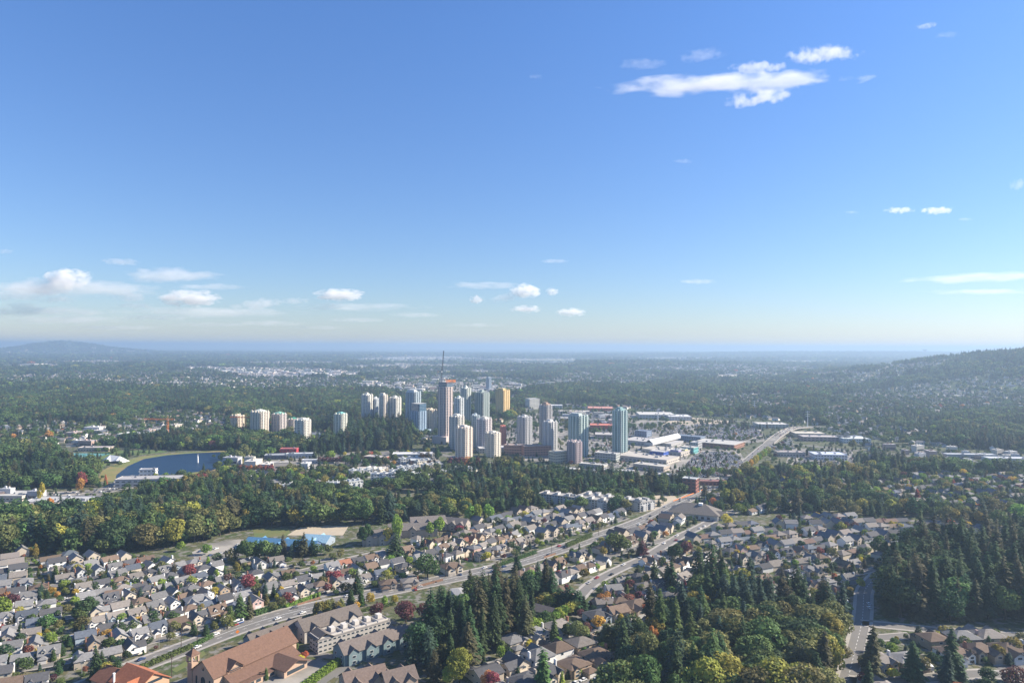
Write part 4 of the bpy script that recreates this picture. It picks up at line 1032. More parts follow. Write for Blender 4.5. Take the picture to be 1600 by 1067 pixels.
# ------------------------------------------------------------------ towers
def tower(x0, x1, yt, yb, label, wall=(.5, .48, .44), wall2=None, glass='glass', ang=40, ratio=1.0, sp=1.2, pier=3, pw=.45, top='box', tcol=None, podium=None, balc=True, hide=False, roofs=(.4, .4, .38), stories=None, step=0, unfinished=0, fins=1.1, name='residential_tower', rot_parts=()):
    """x0..x1 pixel width, yt top, yb ground line"""
    x, y = P((x0 + x1) / 2, yb)
    Wt = (x1 - x0) / F * y
    wall = tuple(min(.74, q * 1.12) for q in wall)
    ang = 50 + (ang - 40) * .35
    a = R(ang - math.degrees(math.atan2(x, y)))    # so that both visible faces show about alike
    s = Wt / (math.cos(R(ang)) * 1.0 + math.sin(R(ang)) * ratio) 
    wx, wy = s, s * ratio
    dpt = math.hypot(x, y)
    H = (yb - yt) / F * y * 1.0
    x_, y_ = x, y
    t = empty(name, (x_, y_, 0), a)
    fh = 3.0
    capH = min(7, H * .07) if top != 'none' else 0
    nf = max(3, int((H - capH) / fh)); Hb = nf * fh
    G, Fm, Bm, Tm = MB(), MB(), MB(), MB()
    hx, hy = wx / 2, wy / 2
    c = min(hx, hy) * .17                     # notched corners carry balconies
    shape = [(-hx + c, -hy), (hx - c, -hy), (hx - c, -hy + c), (hx, -hy + c), (hx, hy - c), (hx - c, hy - c), (hx - c, hy), (-hx + c, hy), (-hx + c, hy - c), (-hx, hy - c), (-hx, -hy + c), (-hx + c, -hy + c)]
    ins = [(px_ * .97, py_ * .97) for px_, py_ in shape]
    G.prism(ins, 0, Hb - .3)
    z_un = Hb - unfinished * fh
    for i in range(1, nf + 1):
        z = i * fh
        Fm.prism([(p * 1.004, q * 1.004) for p, q in shape], z - sp * (.35 if z > z_un else 1), z - (0 if i < nf else 0.01))
        if z < z_un:
            pass
    # piers
    def pier_run(xa, xb, const, axis):
        L = abs(xb - xa); n = max(1, int(L / pier))
        for k in range(n + 1):
            q = xa + (xb - xa) * k / n
            if axis == 'x': Fm.box(q - pw / 2, q + pw / 2, const - .35, const + .35, 0, z_un)
            else: Fm.box(const - .35, const + .35, q - pw / 2, q + pw / 2, 0, z_un)
    pier_run(-hx + c, hx - c, -hy, 'x'); pier_run(-hx + c, hx - c, hy, 'x')
    pier_run(-hy + c, hy - c, -hx, 'y'); pier_run(-hy + c, hy - c, hx, 'y')
    if balc:
        for i in range(1, nf + 1):
            z = i * fh - 2.9
            if z > z_un: break
            for sx in (-1, 1):
                for sy in (-1, 1):
                    cx_, cy2 = sx * (hx - c / 2 - .05), sy * (hy - c / 2 - .05)
                    k = c / 2 - .12
                    Bm.box(cx_ - k, cx_ + k, cy2 - k, cy2 + k, z, z + .22)
                    ox, oy = cx_ + sx * (k - .06), cy2 + sy * (k - .06)
                    Bm.box(ox - .06, ox + .06, cy2 - k, cy2 + k, z + .22, z + 1.15)
                    Bm.box(cx_ - k + (.13 if sx < 0 else 0), cx_ + k - (.13 if sx > 0 else 0), oy - .06, oy + .06, z + .22, z + 1.15)
    tr_ = random.Random(int(x0 * 7 + yt))
    fin = min(2.6, wx * .1)
    for (ua, ub, cst, ax_) in ((-hx + c, hx - c, -hy, 'x'), (-hx + c, hx - c, hy, 'x'), (-hy + c, hy - c, -hx, 'y'), (-hy + c, hy - c, hx, 'y')):
        nfn = 2 if wx < 24 else 3
        for k in range(nfn):
            q = ua + (ub - ua) * (k + .5) / nfn + tr_.uniform(-.6, .6)
            zt = min(z_un, Hb) + (tr_.uniform(.5, 3.2) if not unfinished else 0)
            sg = 1 if cst > 0 else -1
            e0, e1 = sorted((cst + sg * fins, cst - sg * 1.2))
            if ax_ == 'x': Fm.box(q - fin / 2, q + fin / 2, e0, e1, 0, zt)
            else: Fm.box(e0, e1, q - fin / 2, q + fin / 2, 0, zt)
    go = color_mat_obj('glass_facade', G, M[glass], t)
    fo = color_mat_obj('facade_frame', Fm, M['objcol'], t, wall)
    if balc:
        bo = color_mat_obj('balcony', Bm, M['objcol'], t, wall2 or wall); tag(bo, kind='stuff')
    tc = tcol or wall
    if top == 'box':
        Tm.box(-hx * .5, hx * .35, -hy * .45, hy * .4, Hb, Hb + capH * .55); Tm.box(-hx * .3, hx * .1, -hy * .25, hy * .3, Hb + capH * .55, Hb + capH)
        Tm.box(-hx * .9, -hx * .6, -hy * .3, hy * .3, Hb, Hb + 1.8)
    elif top == 'crown':
        Tm.box(-hx * .8, hx * .2, -hy * .85, hy * .55, Hb, Hb + capH * .4); Tm.box(-hx * .2, hx * .8, -hy * .5, hy * .85, Hb, Hb + capH * .55); Tm.box(-hx * .4, hx * .3, -hy * .4, hy * .4, Hb + capH * .3, Hb + capH)
    elif top == 'pyramid':
        Tm.prism([(p * .7, q * .7) for p, q in shape], Hb, Hb + capH * .45)
        k = .72; z = Hb + capH * .45; q = [(-hx * k, -hy * k, z), (hx * k, -hy * k, z), (hx * k, hy * k, z), (-hx * k, hy * k, z), (0, 0, z + capH * 1.0)]
        Tm.add(q, [(0, 3, 2, 1), (0, 1, 4), (1, 2, 4), (2, 3, 4), (3, 0, 4)])
    elif top == 'stepped':
        Tm.box(-hx * .9, hx * .1, -hy * .9, hy * .9, Hb, Hb + capH * .5); Tm.box(-hx * .75, -hx * .1, -hy * .7, hy * .7, Hb + capH * .5, Hb + capH)
    if Tm.v:
        color_mat_obj('rooftop', Tm, M['objcol'], t, tc)
    rm = MB(); rm.prism([(p * .99, q * .99) for p, q in shape], Hb, Hb + .12)
    color_mat_obj('roof', rm, M['tarroof'], t, roofs)
    if step:
        S = MB(); S.box(-hx - step, -hx + .4, -hy * .75, hy * .75, 0, Hb * .8); S2 = MB()
        for i in range(1, int(Hb * .8 / fh) + 1): S2.box(-hx - step - .2, -hx + .3, -hy * .75 - .2, hy * .75 + .2, i * fh - sp, i * fh)
        color_mat_obj('side_glass', S, M[glass], t); color_mat_obj('side_frame', S2, M['objcol'], t, wall2 or wall)
    if podium:
        pw_, ph = podium
        Pm = MB(); Pm.box(-hx - pw_, hx + pw_, -hy - pw_, hy + pw_, -.5, ph); color_mat_obj('podium', Pm, M['objcol'], t, tc)
    tag(t, label, 'tower', 'high rise towers of the town centre')
    occupy_rect(x_, y_, wx + 2, wy + 2, a)
    t['_h'] = Hb
    return t
M['glassb'] = mat('blue_curtain_glass', (0.07, 0.14, 0.21), 0.14, spec=0.8, metallic=.25)
M['glasst'] = mat('teal_curtain_glass', (0.07, 0.17, 0.19), 0.14, spec=0.8, metallic=.25)
M['glassd'] = mat('dark_curtain_glass', (0.02, 0.06, 0.06), 0.12, spec=0.8)
M['glassg'] = mat('grey_window_glass', (0.10, 0.12, 0.14), 0.18, spec=0.7)
CR = (.60, .55, .46); WH = (.66, .66, .64); LI = (.52, .48, .47); GY = (.40, .41, .42)
tower(360, 382, 645, 679, 'beige tower with flat top, leftmost of the row beyond the lake', wall=(.56, .47, .36), glass='glassg', ang=30, sp=1.4)
tower(391, 421, 640, 684, 'beige tower with a pale peaked roof, second of the row beyond the lake', wall=(.54, .48, .40), glass='glasst', ang=38, sp=1.3, top='pyramid', tcol=(.55, .58, .5))
tower(424, 448, 643, 682, 'mauve and cream tower with a green peaked roof, third beyond the lake', wall=(.46, .41, .38), glass='glassg', ang=42, sp=1.4, top='pyramid', tcol=(.2, .42, .32))
tower(449, 467, 650, 680, 'low tower with a broad dark green roof behind the off white tower', wall=(.56, .49, .42), glass='glassg', ang=30, sp=1.4, top='pyramid', tcol=(.05, .25, .17))
tower(460, 486, 651, 694, 'off white tower closest to the lake, the rightmost in its row', wall=(.60, .57, .50), glass='glassg', ang=52, sp=1.3, top='crown')
tower(521, 543, 642, 685, 'teal glass and cream tower standing alone left of the conifer wood', wall=(.55, .55, .47), glass='glasst', ang=45, sp=.9, top='crown', tcol=(.2, .45, .42))
tower(564, 583, 613, 668, 'cream tower with a blue side, leftmost of the four behind the conifers', wall=(.58, .56, .5), glass='glassb', ang=50, sp=1.2)
tower(580, 594, 619, 667, 'pale blue white tower, second of the four behind the conifers', wall=(.6, .63, .64), glass='glassb', ang=30, sp=1.4)
tower(592, 606, 612, 669, 'tallest cream tower of the four behind the conifers', wall=(.64, .58, .5), glass='glassg', ang=30, sp=1.3, top='stepped')
tower(607, 627, 617, 668, 'striped white and grey tower, rightmost of the four behind the conifers', wall=(.62, .6, .54), glass='glassb', ang=50, sp=.9, pier=4, pw=1.2)
tower(633, 658, 607, 672, 'dark blue glass tower with a white upper corner left of the tower under construction', wall=(.34, .4, .43), glass='glassb', ang=52, sp=.5, top='stepped', tcol=(.6, .62, .6))
tower(641, 667, 628, 678, 'blue glass tower with an open dark top, still under construction', wall=(.28, .37, .46), glass='glassb', ang=28, sp=.7, top='none', unfinished=5, podium=(6, 10))
tower(664, 683, 635, 676, 'cream tower with orange tinted top floors left of the tallest tower', wall=(.60, .5, .38), glass='glassg', ang=52, sp=1.2, pw=.9)
big = tower(683.5, 707.5, 594, 692, 'tallest tower, unfinished, with a pinkish scaffolded side and a crane on top', wall=(.52, .44, .40), wall2=(.6, .48, .42), glass='glassb', ang=38, sp=.8, pier=4, pw=.8, top='none', unfinished=3, podium=(7, 14))
tower(709, 725, 618, 676, 'pale grey tower just right of the tallest tower', wall=(.56, .58, .56), glass='glassb', ang=42, sp=1.1)
tower(719, 736, 602, 668, 'slender green glass tower with a flat cap behind the pale grey tower', wall=(.50, .53, .48), glass='glassd', ang=50, sp=.6, pier=5, pw=1.2)
tower(741, 765, 608, 668, 'very dark green glass tower with a pale right side', wall=(.30, .35, .33), glass='glassd', ang=45, sp=.45, pier=6, pw=1.0, wall2=(.6, .6, .56))
tower(774, 797, 605, 652, 'grey tower with an orange yellow right side, farthest right at the back', wall=(.60, .43, .20), glass='glassg', ang=35, sp=1.6, balc=False, pw=1.8, top='stepped')
tower(759, 768, 588, 609, 'faint bluish tower far beyond the town centre', wall=(.3, .36, .42), glass='glassb', ang=30, sp=.9, balc=False)
tower(701, 726, 646, 701, 'tower with blue glass left side and cream right side behind the front cream tower', wall=(.56, .53, .47), glass='glassb', ang=52, sp=.9, top='crown')
tower(711, 739, 663, 722, 'broad cream tower at the front, nearest the dark red trees', wall=(.62, .54, .46), glass='glassg', ang=40, sp=1.3, pier=3.2, pw=.8, top='crown', tcol=(.55, .5, .46))
tower(736, 750, 645, 699, 'narrow blue grey tower half hidden behind the lilac grey tower', wall=(.42, .48, .5), glass='glasst', ang=40, sp=.8)
tower(744, 769, 648, 703, 'lilac grey tower with a stepped cream crown in the front group', wall=(.52, .47, .46), glass='glassg', ang=52, sp=1.2, top='crown', tcol=(.6, .57, .5))
tower(757, 783, 671, 713, 'shorter cream tower at the front right of its group', wall=(.60, .56, .48), glass='glassg', ang=50, sp=1.3, pw=.8, top='crown')
tower(781, 791, 662, 697, 'low white tower with a red right side beside the shorter cream tower', wall=(.5, .22, .18), glass='glassg', ang=30, sp=1.3, balc=False, tcol=(.5, .1, .08))
tower(807, 832, 646, 698, 'isolated grey glass tower behind the brick apartment blocks', wall=(.42, .42, .42), glass='glassg', ang=38, sp=1.0, pier=3.5, pw=.9)
tower(842, 863, 626, 694, 'tall blue glass tower with a brown right side behind the grey white tower', wall=(.38, .37, .36), glass='glassb', ang=45, sp=.6, pw=.7, top='crown', tcol=(.35, .25, .2))
tower(847, 872, 653, 709, 'grey white tower in front of the tall blue glass tower', wall=(.50, .50, .49), glass='glassg', ang=38, sp=1.0, pw=.7)
tower(887, 920, 643, 712, 'broad teal glass tower with a stepped curved top', wall=(.36, .44, .42), glass='glasst', ang=38, sp=.7, pier=5, pw=.6, top='stepped', tcol=(.45, .5, .48))
tower(885, 910, 687, 723, 'short mauve grey tower in front of the broad teal tower', wall=(.38, .32, .33), glass='glassg', ang=45, sp=.9, pw=.8, tcol=(.45, .38, .36))
tower(956, 981, 634, 712, 'slim tall teal glass tower standing alone on the right', wall=(.33, .42, .42), glass='glasst', ang=40, sp=.65, pier=5, pw=.9, wall2=(.5, .5, .46), top='crown', tcol=(.25, .38, .38))
LANDMARKS += [('the lone tall teal tower', 968, 690), ('the front cream tower', 725, 700), ('the five towers beyond the lake', 430, 670), ('the tallest tower', 695, 640)]

# --- cranes
def lattice(mb, p0, p1, w_, n, r=.12):
    p0 = Vector(p0); p1 = Vector(p1); d = (p1 - p0).normalized(); a = (d.orthogonal().normalized()) * w_ / 2; b = d.cross(a).normalized() * w_ / 2
    cs = [a + b, a - b, -a - b, -a + b]
    for c in cs: mb.tube(p0 + c, p1 + c, r, r, 4)
    for i in range(n):
        q0 = p0.lerp(p1, i / n); q1 = p0.lerp(p1, (i + 1) / n)
        for k in range(4): mb.tube(q0 + cs[k], q1 + cs[(k + 1) % 4], r * .7, r * .7, 4)
def crane(name, x, y, z0, zt, jib, back, rz, m, label, luff=0.0, w_=2.0):
    t = empty(name, (x, y, z0), rz)
    A = MB(); lattice(A, (0, 0, 0), (0, 0, zt), w_, int(zt / 5), .2); color_mat_obj('mast', A, m, t)
    B = MB()
    lattice(B, (w_ / 2, 0, zt), (jib * math.cos(luff), 0, zt + jib * math.sin(luff)), w_ * .7, int(jib / 5), .2); color_mat_obj('jib', B, m, t)
    C = MB(); lattice(C, (-w_ / 2, 0, zt), (-back, 0, zt), w_ * .7, 3, .2); cj = color_mat_obj('counter_jib', C, m, t)
    D = MB(); D.box(-back, -back + 3, -1.2, 1.2, zt - 2.6, zt - .2); color_mat_obj('counterweight', D, M['concrete'], cj)
    E = MB(); E.box(-1, 1.2, -2.4, -.9, zt - 2.6, zt - .1); color_mat_obj('cab', E, M['white'], t)
    H = MB(); H.tube((0, 0, zt), (0, 0, zt + 7), .3, .15, 5); H.tube((0, 0, zt + 7), (jib * .75 * math.cos(luff), 0, zt + 1 + jib * .75 * math.sin(luff)), .09, .09, 4); H.tube((0, 0, zt + 7), (-back + 1, 0, zt + .5), .09, .09, 4); color_mat_obj('tie_rod', H, m, t)
    tag(t, label, 'crane')
    return t
x, y = P(262, 684); crane('tower_crane', x, y, 0, 36, 48, 14, R(176), M['orange'], 'orange tower crane with a level jib behind the lake', w_=2.6)
x, y = P(384, 684); crane('tower_crane', x, y, 0, 40, 34, 12, R(172), M['orange'], 'orange tower crane just right of the leftmost tower beyond the lake')
bx, by = big.location.x, big.location.y
M['crane_grey'] = mat('grey_crane_steel', (.12, .13, .15), .6)
crane('luffing_crane', bx - 7, by - 4, big['_h'], 20, 38, 8, R(20), M['crane_grey'], 'dark luffing crane with a nearly upright jib on top of the tallest tower', luff=R(84), w_=1.8)
SC = MB(); 
for i in range(12):
    SC.box(-13.5 + i * 2.3, -13.1 + i * 2.3, -13.4, -13.0, 0, 5.2)
    SC.box(13.0, 13.4, -13.5 + i * 2.3, -13.1 + i * 2.3, 0, 5.2)
SC.box(-13.6, 13.4, -13.2, -12.9, 3.8, 4.2); SC.box(12.9, 13.2, -12.9, 13.0, 3.8, 4.2)
o = obj('scaffold', SC.mesh('scaffold', M['orange']), None, (bx, by, big['_h'] - 1.5), big.rotation_euler.z)
tag(o, 'ring of orange edge scaffolding around the top of the tallest tower', 'scaffold')

# --- overpass
def overpass():
    t = empty('overpass', (*P(1225, 684), 0))
    ox, oy, _ = t.location
    pts = path([(1200, 694), (1215, 686), (1232, 677), (1248, 671), (1263, 668), (1285, 667)])
    n = len(pts)
    hts = [7.5 * math.sin(math.pi * min(1, (i / n) * 1.15 + .0)) ** .8 + .3 for i in range(n)]
    w_ = 9
    A = offset(pts, w_); B = offset(pts, -w_)
    D = MB()
    vs = []
    for k in (0, -1.3):
        vs += [(a[0] - ox, a[1] - oy, h + k) for a, h in zip(A, hts)] + [(b[0] - ox, b[1] - oy, h + k) for b, h in zip(B, hts)]
    f = []
    for i in range(n - 1):
        f += [(i, n + i, n + i + 1, i + 1), (2 * n + i, 2 * n + i + 1, 3 * n + i + 1, 3 * n + i), (i, i + 1, 2 * n + i + 1, 2 * n + i), (n + i, 3 * n + i, 3 * n + i + 1, n + i + 1)]
    D.add(vs, f); color_mat_obj('deck', D, M['lot'], t)
    for s in (1, -1):
        E = MB(); q = offset(pts, s * (w_ - .3)); q2 = offset(pts, s * (w_ + .1))
        vs = [(a[0] - ox, a[1] - oy, h) for a, h in zip(q, hts)] + [(a[0] - ox, a[1] - oy, h + 1.4) for a, h in zip(q, hts)] + [(a[0] - ox, a[1] - oy, h + 1.4) for a, h in zip(q2, hts)] + [(a[0] - ox, a[1] - oy, h - .5) for a, h in zip(q2, hts)]
        f = []
        for i in range(n - 1):
            for k in range(3): f.append((k * n + i, k * n + i + 1, (k + 1) * n + i + 1, (k + 1) * n + i))
        E.add(vs, f); color_mat_obj('parapet', E, M['concrete'], t)
    for i in range(2, n - 2, 4):
        for s in (-6, 6):
            q = offset(pts, s)[i]; C = MB(); C.tube((q[0] - ox, q[1] - oy, -.5), (q[0] - ox, q[1] - oy, hts[i] - 1.2), .8, .8, 8); color_mat_obj('pillar', C, M['concrete'], t)
    tag(t, 'pale concrete overpass curving up and over beside the mall', 'bridge')
    return pts, hts
OP_PTS, OP_H = overpass()
for p in OP_PTS: BLD.put(p[0], p[1], 14)

# --- transmission poles, far bridge, water tower
def pylon(px, py, h, lb):
    x, y = P(px, py); t = empty('transmission_pylon', (x, y, float(hz(x, y))))
    A = MB(); A.tube((0, 0, 0), (0, 0, h), 1.0, .45, 8); color_mat_obj('pole', A, M['white'], t)
    for k in range(3):
        B = MB(); B.tube((-4.2, 0, h - 2 - 5 * k), (4.2, 0, h - 2 - 5 * k), .3, .3, 5)
        for s in (-4, 4): B.tube((s, 0, h - 2 - 5 * k), (s, 0, h - 3.4 - 5 * k), .25, .25, 5)
        color_mat_obj('crossarm', B, M['white'], t)
    tag(t, lb, 'pylon')
pylon(1262, 668, 38, 'tall white power pole at the far end of the overpass')
pylon(1179, 646, 36, 'faint power pole among the trees left of the overpass')
pylon(1028, 661, 34, 'faint power pole beyond the mall roofs')
def cable_bridge():
    x, y = P(1522, 572); y0 = y
    t = empty('cable_stayed_bridge', (x, y, 0), R(-8))
    D = MB(); D.box(-420, 420, -14, 14, 34, 38); color_mat_obj('deck', D, M['white'], t)
    for s in (-82, 82):
        A = MB()
        for q in (-10, 10): A.tube((s, q * 1.6, 0), (s, q * .2, 118), 4.2, 3.0, 6)
        A.box(s - 4, s + 4, -5, 5, 96, 122)
        tw = color_mat_obj('bridge_tower', A, M['white'], t)
        for k in range(1, 8):
            for sg in (-1, 1):
                C = MB(); C.tube((s, 0, 116 - k * 2), (s + sg * k * 11, 0, 38), .5, .5, 4); color_mat_obj('cable', C, M['white'], tw)
    tag(t, 'white cable stayed bridge with two pylons far off on the right', 'bridge')
cable_bridge()
def water_tower():
    y = 14800.; x = (1445 - 800) / F * y; z = float(hz(x, y))
    t = empty('water_tower', (x, y, z))
    A = MB(); A.tube((0, 0, -5), (0, 0, 60), 22, 18, 12); color_mat_obj('shaft', A, M['asphalt2'], t)
    B = MB(); B.tube((0, 0, 60), (0, 0, 72), 20, 42, 16); B.tube((0, 0, 72), (0, 0, 96), 42, 42, 16); color_mat_obj('tank', B, M['asphalt2'], t)
    tag(t, 'dark water tower on the hazy ridge at the right horizon', 'water tower')
water_tower()
# ------------------------------------------------------------------ neighbourhoods
mixw = {'white': 8, 'cream': 2.6, 'beige': 1.5, 'pale grey': 2.4, 'tan': .6, 'pale blue': .6, 'pink': .3}
mixr = {'charcoal': 2.6, 'grey': 5, 'brown': 1.4, 'taupe': 1.6, 'slate blue': 1.4, 'rust red': .1}
mixr2 = {'charcoal': 2, 'grey': 2, 'brown': 4.5, 'taupe': 4.5, 'slate blue': .5, 'rust red': .4}
mixw2 = {'white': 3, 'cream': 4, 'beige': 3, 'pale grey': 1.5, 'tan': 1, 'pale blue': .4, 'pink': .6}
mixv = {0: 3.4, 1: 2.2, 2: 1.2, 3: 2.6, 4: 1.2, 5: 1.6, 6: 1.2}
mixv2 = {0: 2, 1: 4, 2: 1.4, 3: .5, 4: 2, 5: 1.2, 6: 1.6}
N1 = [(-70, 1130), (-70, 882), (60, 864), (180, 874), (350, 878), (430, 882), (520, 872), (600, 868), (668, 862), (690, 872), (700, 884), (640, 905), (560, 926), (470, 945), (400, 965), (330, 990), (235, 1018), (190, 1040), (110, 1090), (60, 1130)]
neighbourhood(N1, 38, mixw, mixr, mixv, lot=11.8, block=38, warp=8, off=(10, 4), setback=10.3, rd=5.5)
N2 = [(660, 862), (640, 850), (700, 838), (760, 808), (850, 798), (930, 800), (985, 806), (930, 832), (870, 850), (790, 876), (700, 880)]
neighbourhood(N2, 44, mixw2, mixr2, mixv, lot=11, block=38, warp=6, setback=10.2, rd=6.5)
# row houses beside the main road, then the rest of the centre right
N3 = [(800, 905), (870, 872), (1000, 828), (1045, 832), (1050, 850), (960, 888), (880, 930), (850, 935)]
neighbourhood(N3, 43, mixw2, mixr2, {1: 4, 0: 1, 2: 1}, lot=11.0, block=44, warp=1.5, off=(0, 3), setback=12.5, rd=6.5, cross=400)
N3b = [(905, 938), (1000, 890), (1070, 850), (1130, 822), (1400, 836), (1405, 860), (1375, 900), (1335, 958), (1290, 962), (1200, 935), (1090, 932), (1060, 950), (925, 950)]
neighbourhood(N3b, 24, mixw2, mixr2, mixv2, lot=12.4, block=43, warp=12, off=(0, 12), setback=11.8, rd=6)
N3c = [(925, 952), (1060, 952), (1030, 975), (1005, 995), (985, 1040), (975, 1110), (725, 1110), (745, 1040), (800, 1008), (855, 990), (890, 965)]
neighbourhood(N3c, 30, {'white': 2, 'cream': 3, 'beige': 3, 'tan': 1, 'pale blue': 1}, {'brown': 3, 'taupe': 2, 'charcoal': 2, 'grey': 1}, {1: 3, 4: 4, 0: 1, 6: 1.5}, lot=17, block=46, warp=5, off=(0, 10), setback=13, rd=6, big=1.28)
N4 = [(1350, 988), (1640, 1004), (1640, 1120), (1345, 1120)]
neighbourhood(N4, 8, mixw2, mixr2, {1: 3, 4: 3, 2: 1}, lot=17.5, block=48, warp=4, off=(0, -2), setback=13.5, big=1.22)
NT = [(990, 838), (1000, 812), (1030, 800), (1085, 812), (1088, 830), (1050, 846)]
neighbourhood(NT, 60, {'white': 5, 'cream': 2}, {'charcoal': 5}, {2: 1}, lot=9, block=26, warp=0, roads=False, setback=6.6)
N6 = [(1120, 800), (1105, 780), (1150, 768), (1215, 765), (1250, 782), (1230, 800), (1180, 806)]
neighbourhood(N6, 30, mixw2, mixr2, mixv, lot=12.5, block=46, warp=6, roads=False, setback=12)
N7 = [(1215, 824), (1400, 832), (1530, 846), (1600, 850), (1640, 862), (1640, 840), (1500, 822), (1350, 812), (1215, 808)]
neighbourhood(N7, 2, mixw, mixr, mixv, lot=12, block=43, warp=8, roads=False, setback=11.5)
N8 = [(1345, 770), (1400, 748), (1520, 742), (1640, 748), (1640, 800), (1480, 800), (1380, 790)]
neighbourhood(N8, 15, mixw, mixr, mixv, lot=13, block=46, warp=9, roads=False, setback=12)
N9 = [(1180, 770), (1230, 745), (1330, 745), (1340, 770), (1300, 780), (1240, 775)]
neighbourhood(N9, -20, mixw, mixr2, mixv, lot=14, block=50, warp=9, roads=False, skip=.3)
# hand placed houses (px, py, heading, variant, wall, roof)
for q in [(706, 893, 30, 4, 'cream', 'brown'), (548, 914, 38, 3, 'white', 'grey'), (640, 915, 20, 1, 'beige', 'taupe'), (606, 918, 20, 1, 'beige', 'brown'),
          (308, 946, 40, 4, 'pale grey', 'grey'), (180, 935, 200, 0, 'cream', 'brown')]:
    x, y = P(q[0], q[1]); 
    if not BLD.hit(x, y, 3): HOUSES.append([x, y, R(q[2]), q[3], q[4], q[5], 1.1, True]); BLD.put(x, y, 7)

SROADS = Grid(12.0)
for pts, hw in STREETS + ROADS:
    for p, q in zip(pts, pts[1:]):
        l = math.hypot(q[0] - p[0], q[1] - p[1]); n = max(1, int(l / 5))
        for i in range(n): SROADS.put(p[0] + (q[0] - p[0]) * i / n, p[1] + (q[1] - p[1]) * i / n, hw * 1.0)

# ------------------------------------------------------------------ houses into things
vis = []
for h in HOUSES:
    px, py = proj(h[0], h[1], 4)
    h.append(px); h.append(py)
inf = [h for h in HOUSES if -25 < h[8] < 1625 and h[9] < 1092]
inf.sort(key=lambda h: math.hypot(h[0], h[1]))
IND_H = inf[:300]; REST_H = inf[300:]
ROW_H = []
for i, h in enumerate(IND_H):
    x, y, rz, k, wc, rc, sx, bg_, px, py = h
    v = VAR[k]; wcol = WALLS[wc]; rcol = ROOFS[rc]
    j = rng.uniform(.85, 1.15); wcol = tuple(c * j for c in wcol); j = rng.uniform(.75, 1.2); rcol = tuple(c * j for c in rcol)
    t = empty('house', (x, y, 0), rz); t.scale = (sx, abs(sx) ** .5 * bg_ ** .5, rng.uniform(.76, .92) * bg_ ** .5)
    obj('wall', v['wall'], t, col=wcol); ro = obj('roof', v['roof'], t, col=rcol)
    chm = rng.random() < .7
    if chm: obj('chimney', v['chimney'], t, col=rng.choice((WALLS['white'], wcol, (.3, .15, .1))))
    obj('garage_door', v['garage_door'], t, col=rng.choice(((.6, .59, .57), (.6, .59, .57), (.3, .26, .22), (.42, .38, .33))))
    if i < 230: obj('door', v['door'], t, col=ACC[rng.choice(list(ACC))])
    for n_, wm_ in enumerate(v['windows']):
        if i < 150 or n_ < 4: obj('window', wm_, t)
    PENDING.append((t, f"{wc} {FORM[k]} with {rc} roof", x, y, 4, 'house'))
    t['group'] = 'suburban houses'

# ------------------------------------------------------------------ trees: meshes
nr = np.random.RandomState(5)
def quads_mesh(name, C, U, V, m):
    n = len(C)
    vs = np.empty((n, 4, 3)); vs[:, 0] = C - U - V; vs[:, 1] = C + U - V * .6; vs[:, 2] = C + U * .6 + V; vs[:, 3] = C - U * .8 + V * .8
    me = bpy.data.meshes.new(name)
    me.vertices.add(4 * n); me.vertices.foreach_set('co', vs.reshape(-1))
    me.loops.add(4 * n); me.loops.foreach_set('vertex_index', np.arange(4 * n))
    me.polygons.add(n); me.polygons.foreach_set('loop_start', np.arange(n) * 4)
    try: me.polygons.foreach_set('loop_total', np.full(n, 4))
    except Exception: pass
    me.materials.append(m); me.update(calc_edges=True); me.validate()
    return me
def conifer_mesh(name, m, n, leaf, r=.17, base=.08, seed=0, droop=.35, shape=.9, bare=None):
    """unit height crown"""
    g = np.random.RandomState(seed)
    t = g.power(1.0, n); t = 1 - np.sqrt(g.rand(n)) ; t = base + (1 - base) * t
    lv = 22
    tl = (np.floor(t * lv) + .5 + (g.rand(n) - .5) * .55) / lv
    nb = 7
    ph = g.randint(0, nb, n) / nb * 2 * np.pi + np.floor(t * lv) * 2.4 + (g.rand(n) - .5) * .55
    lvn = g.rand(lv + 1, nb) * .8 + .5
    kk = np.clip(np.floor(t * lv).astype(int), 0, lv); bi = g.randint(0, nb, n)
    ang_i = ((ph / (2 * np.pi) * nb).astype(int)) % nb
    fac = lvn[kk, ang_i]
    prof = np.where(t < base + .12, .55 + (t - base) / .12 * .45, 1.0)
    Rm = r * (1 - t) ** shape * fac * prof + .006
    rho = Rm * np.sqrt(g.rand(n)) ** .8
    C = np.stack([rho * np.cos(ph), rho * np.sin(ph), tl - droop * rho], 1)
    d = np.stack([np.cos(ph), np.sin(ph), -np.full(n, .45) + (g.rand(n) - .5) * .5], 1); d /= np.linalg.norm(d, axis=1)[:, None]
    s = np.stack([-np.sin(ph), np.cos(ph), (g.rand(n) - .5) * .9], 1); s /= np.linalg.norm(s, axis=1)[:, None]
    sz = leaf * (.6 + .8 * g.rand(n)) * (1.1 - .5 * t)
    return quads_mesh(name, C, s * sz[:, None] * .55, d * sz[:, None], m)
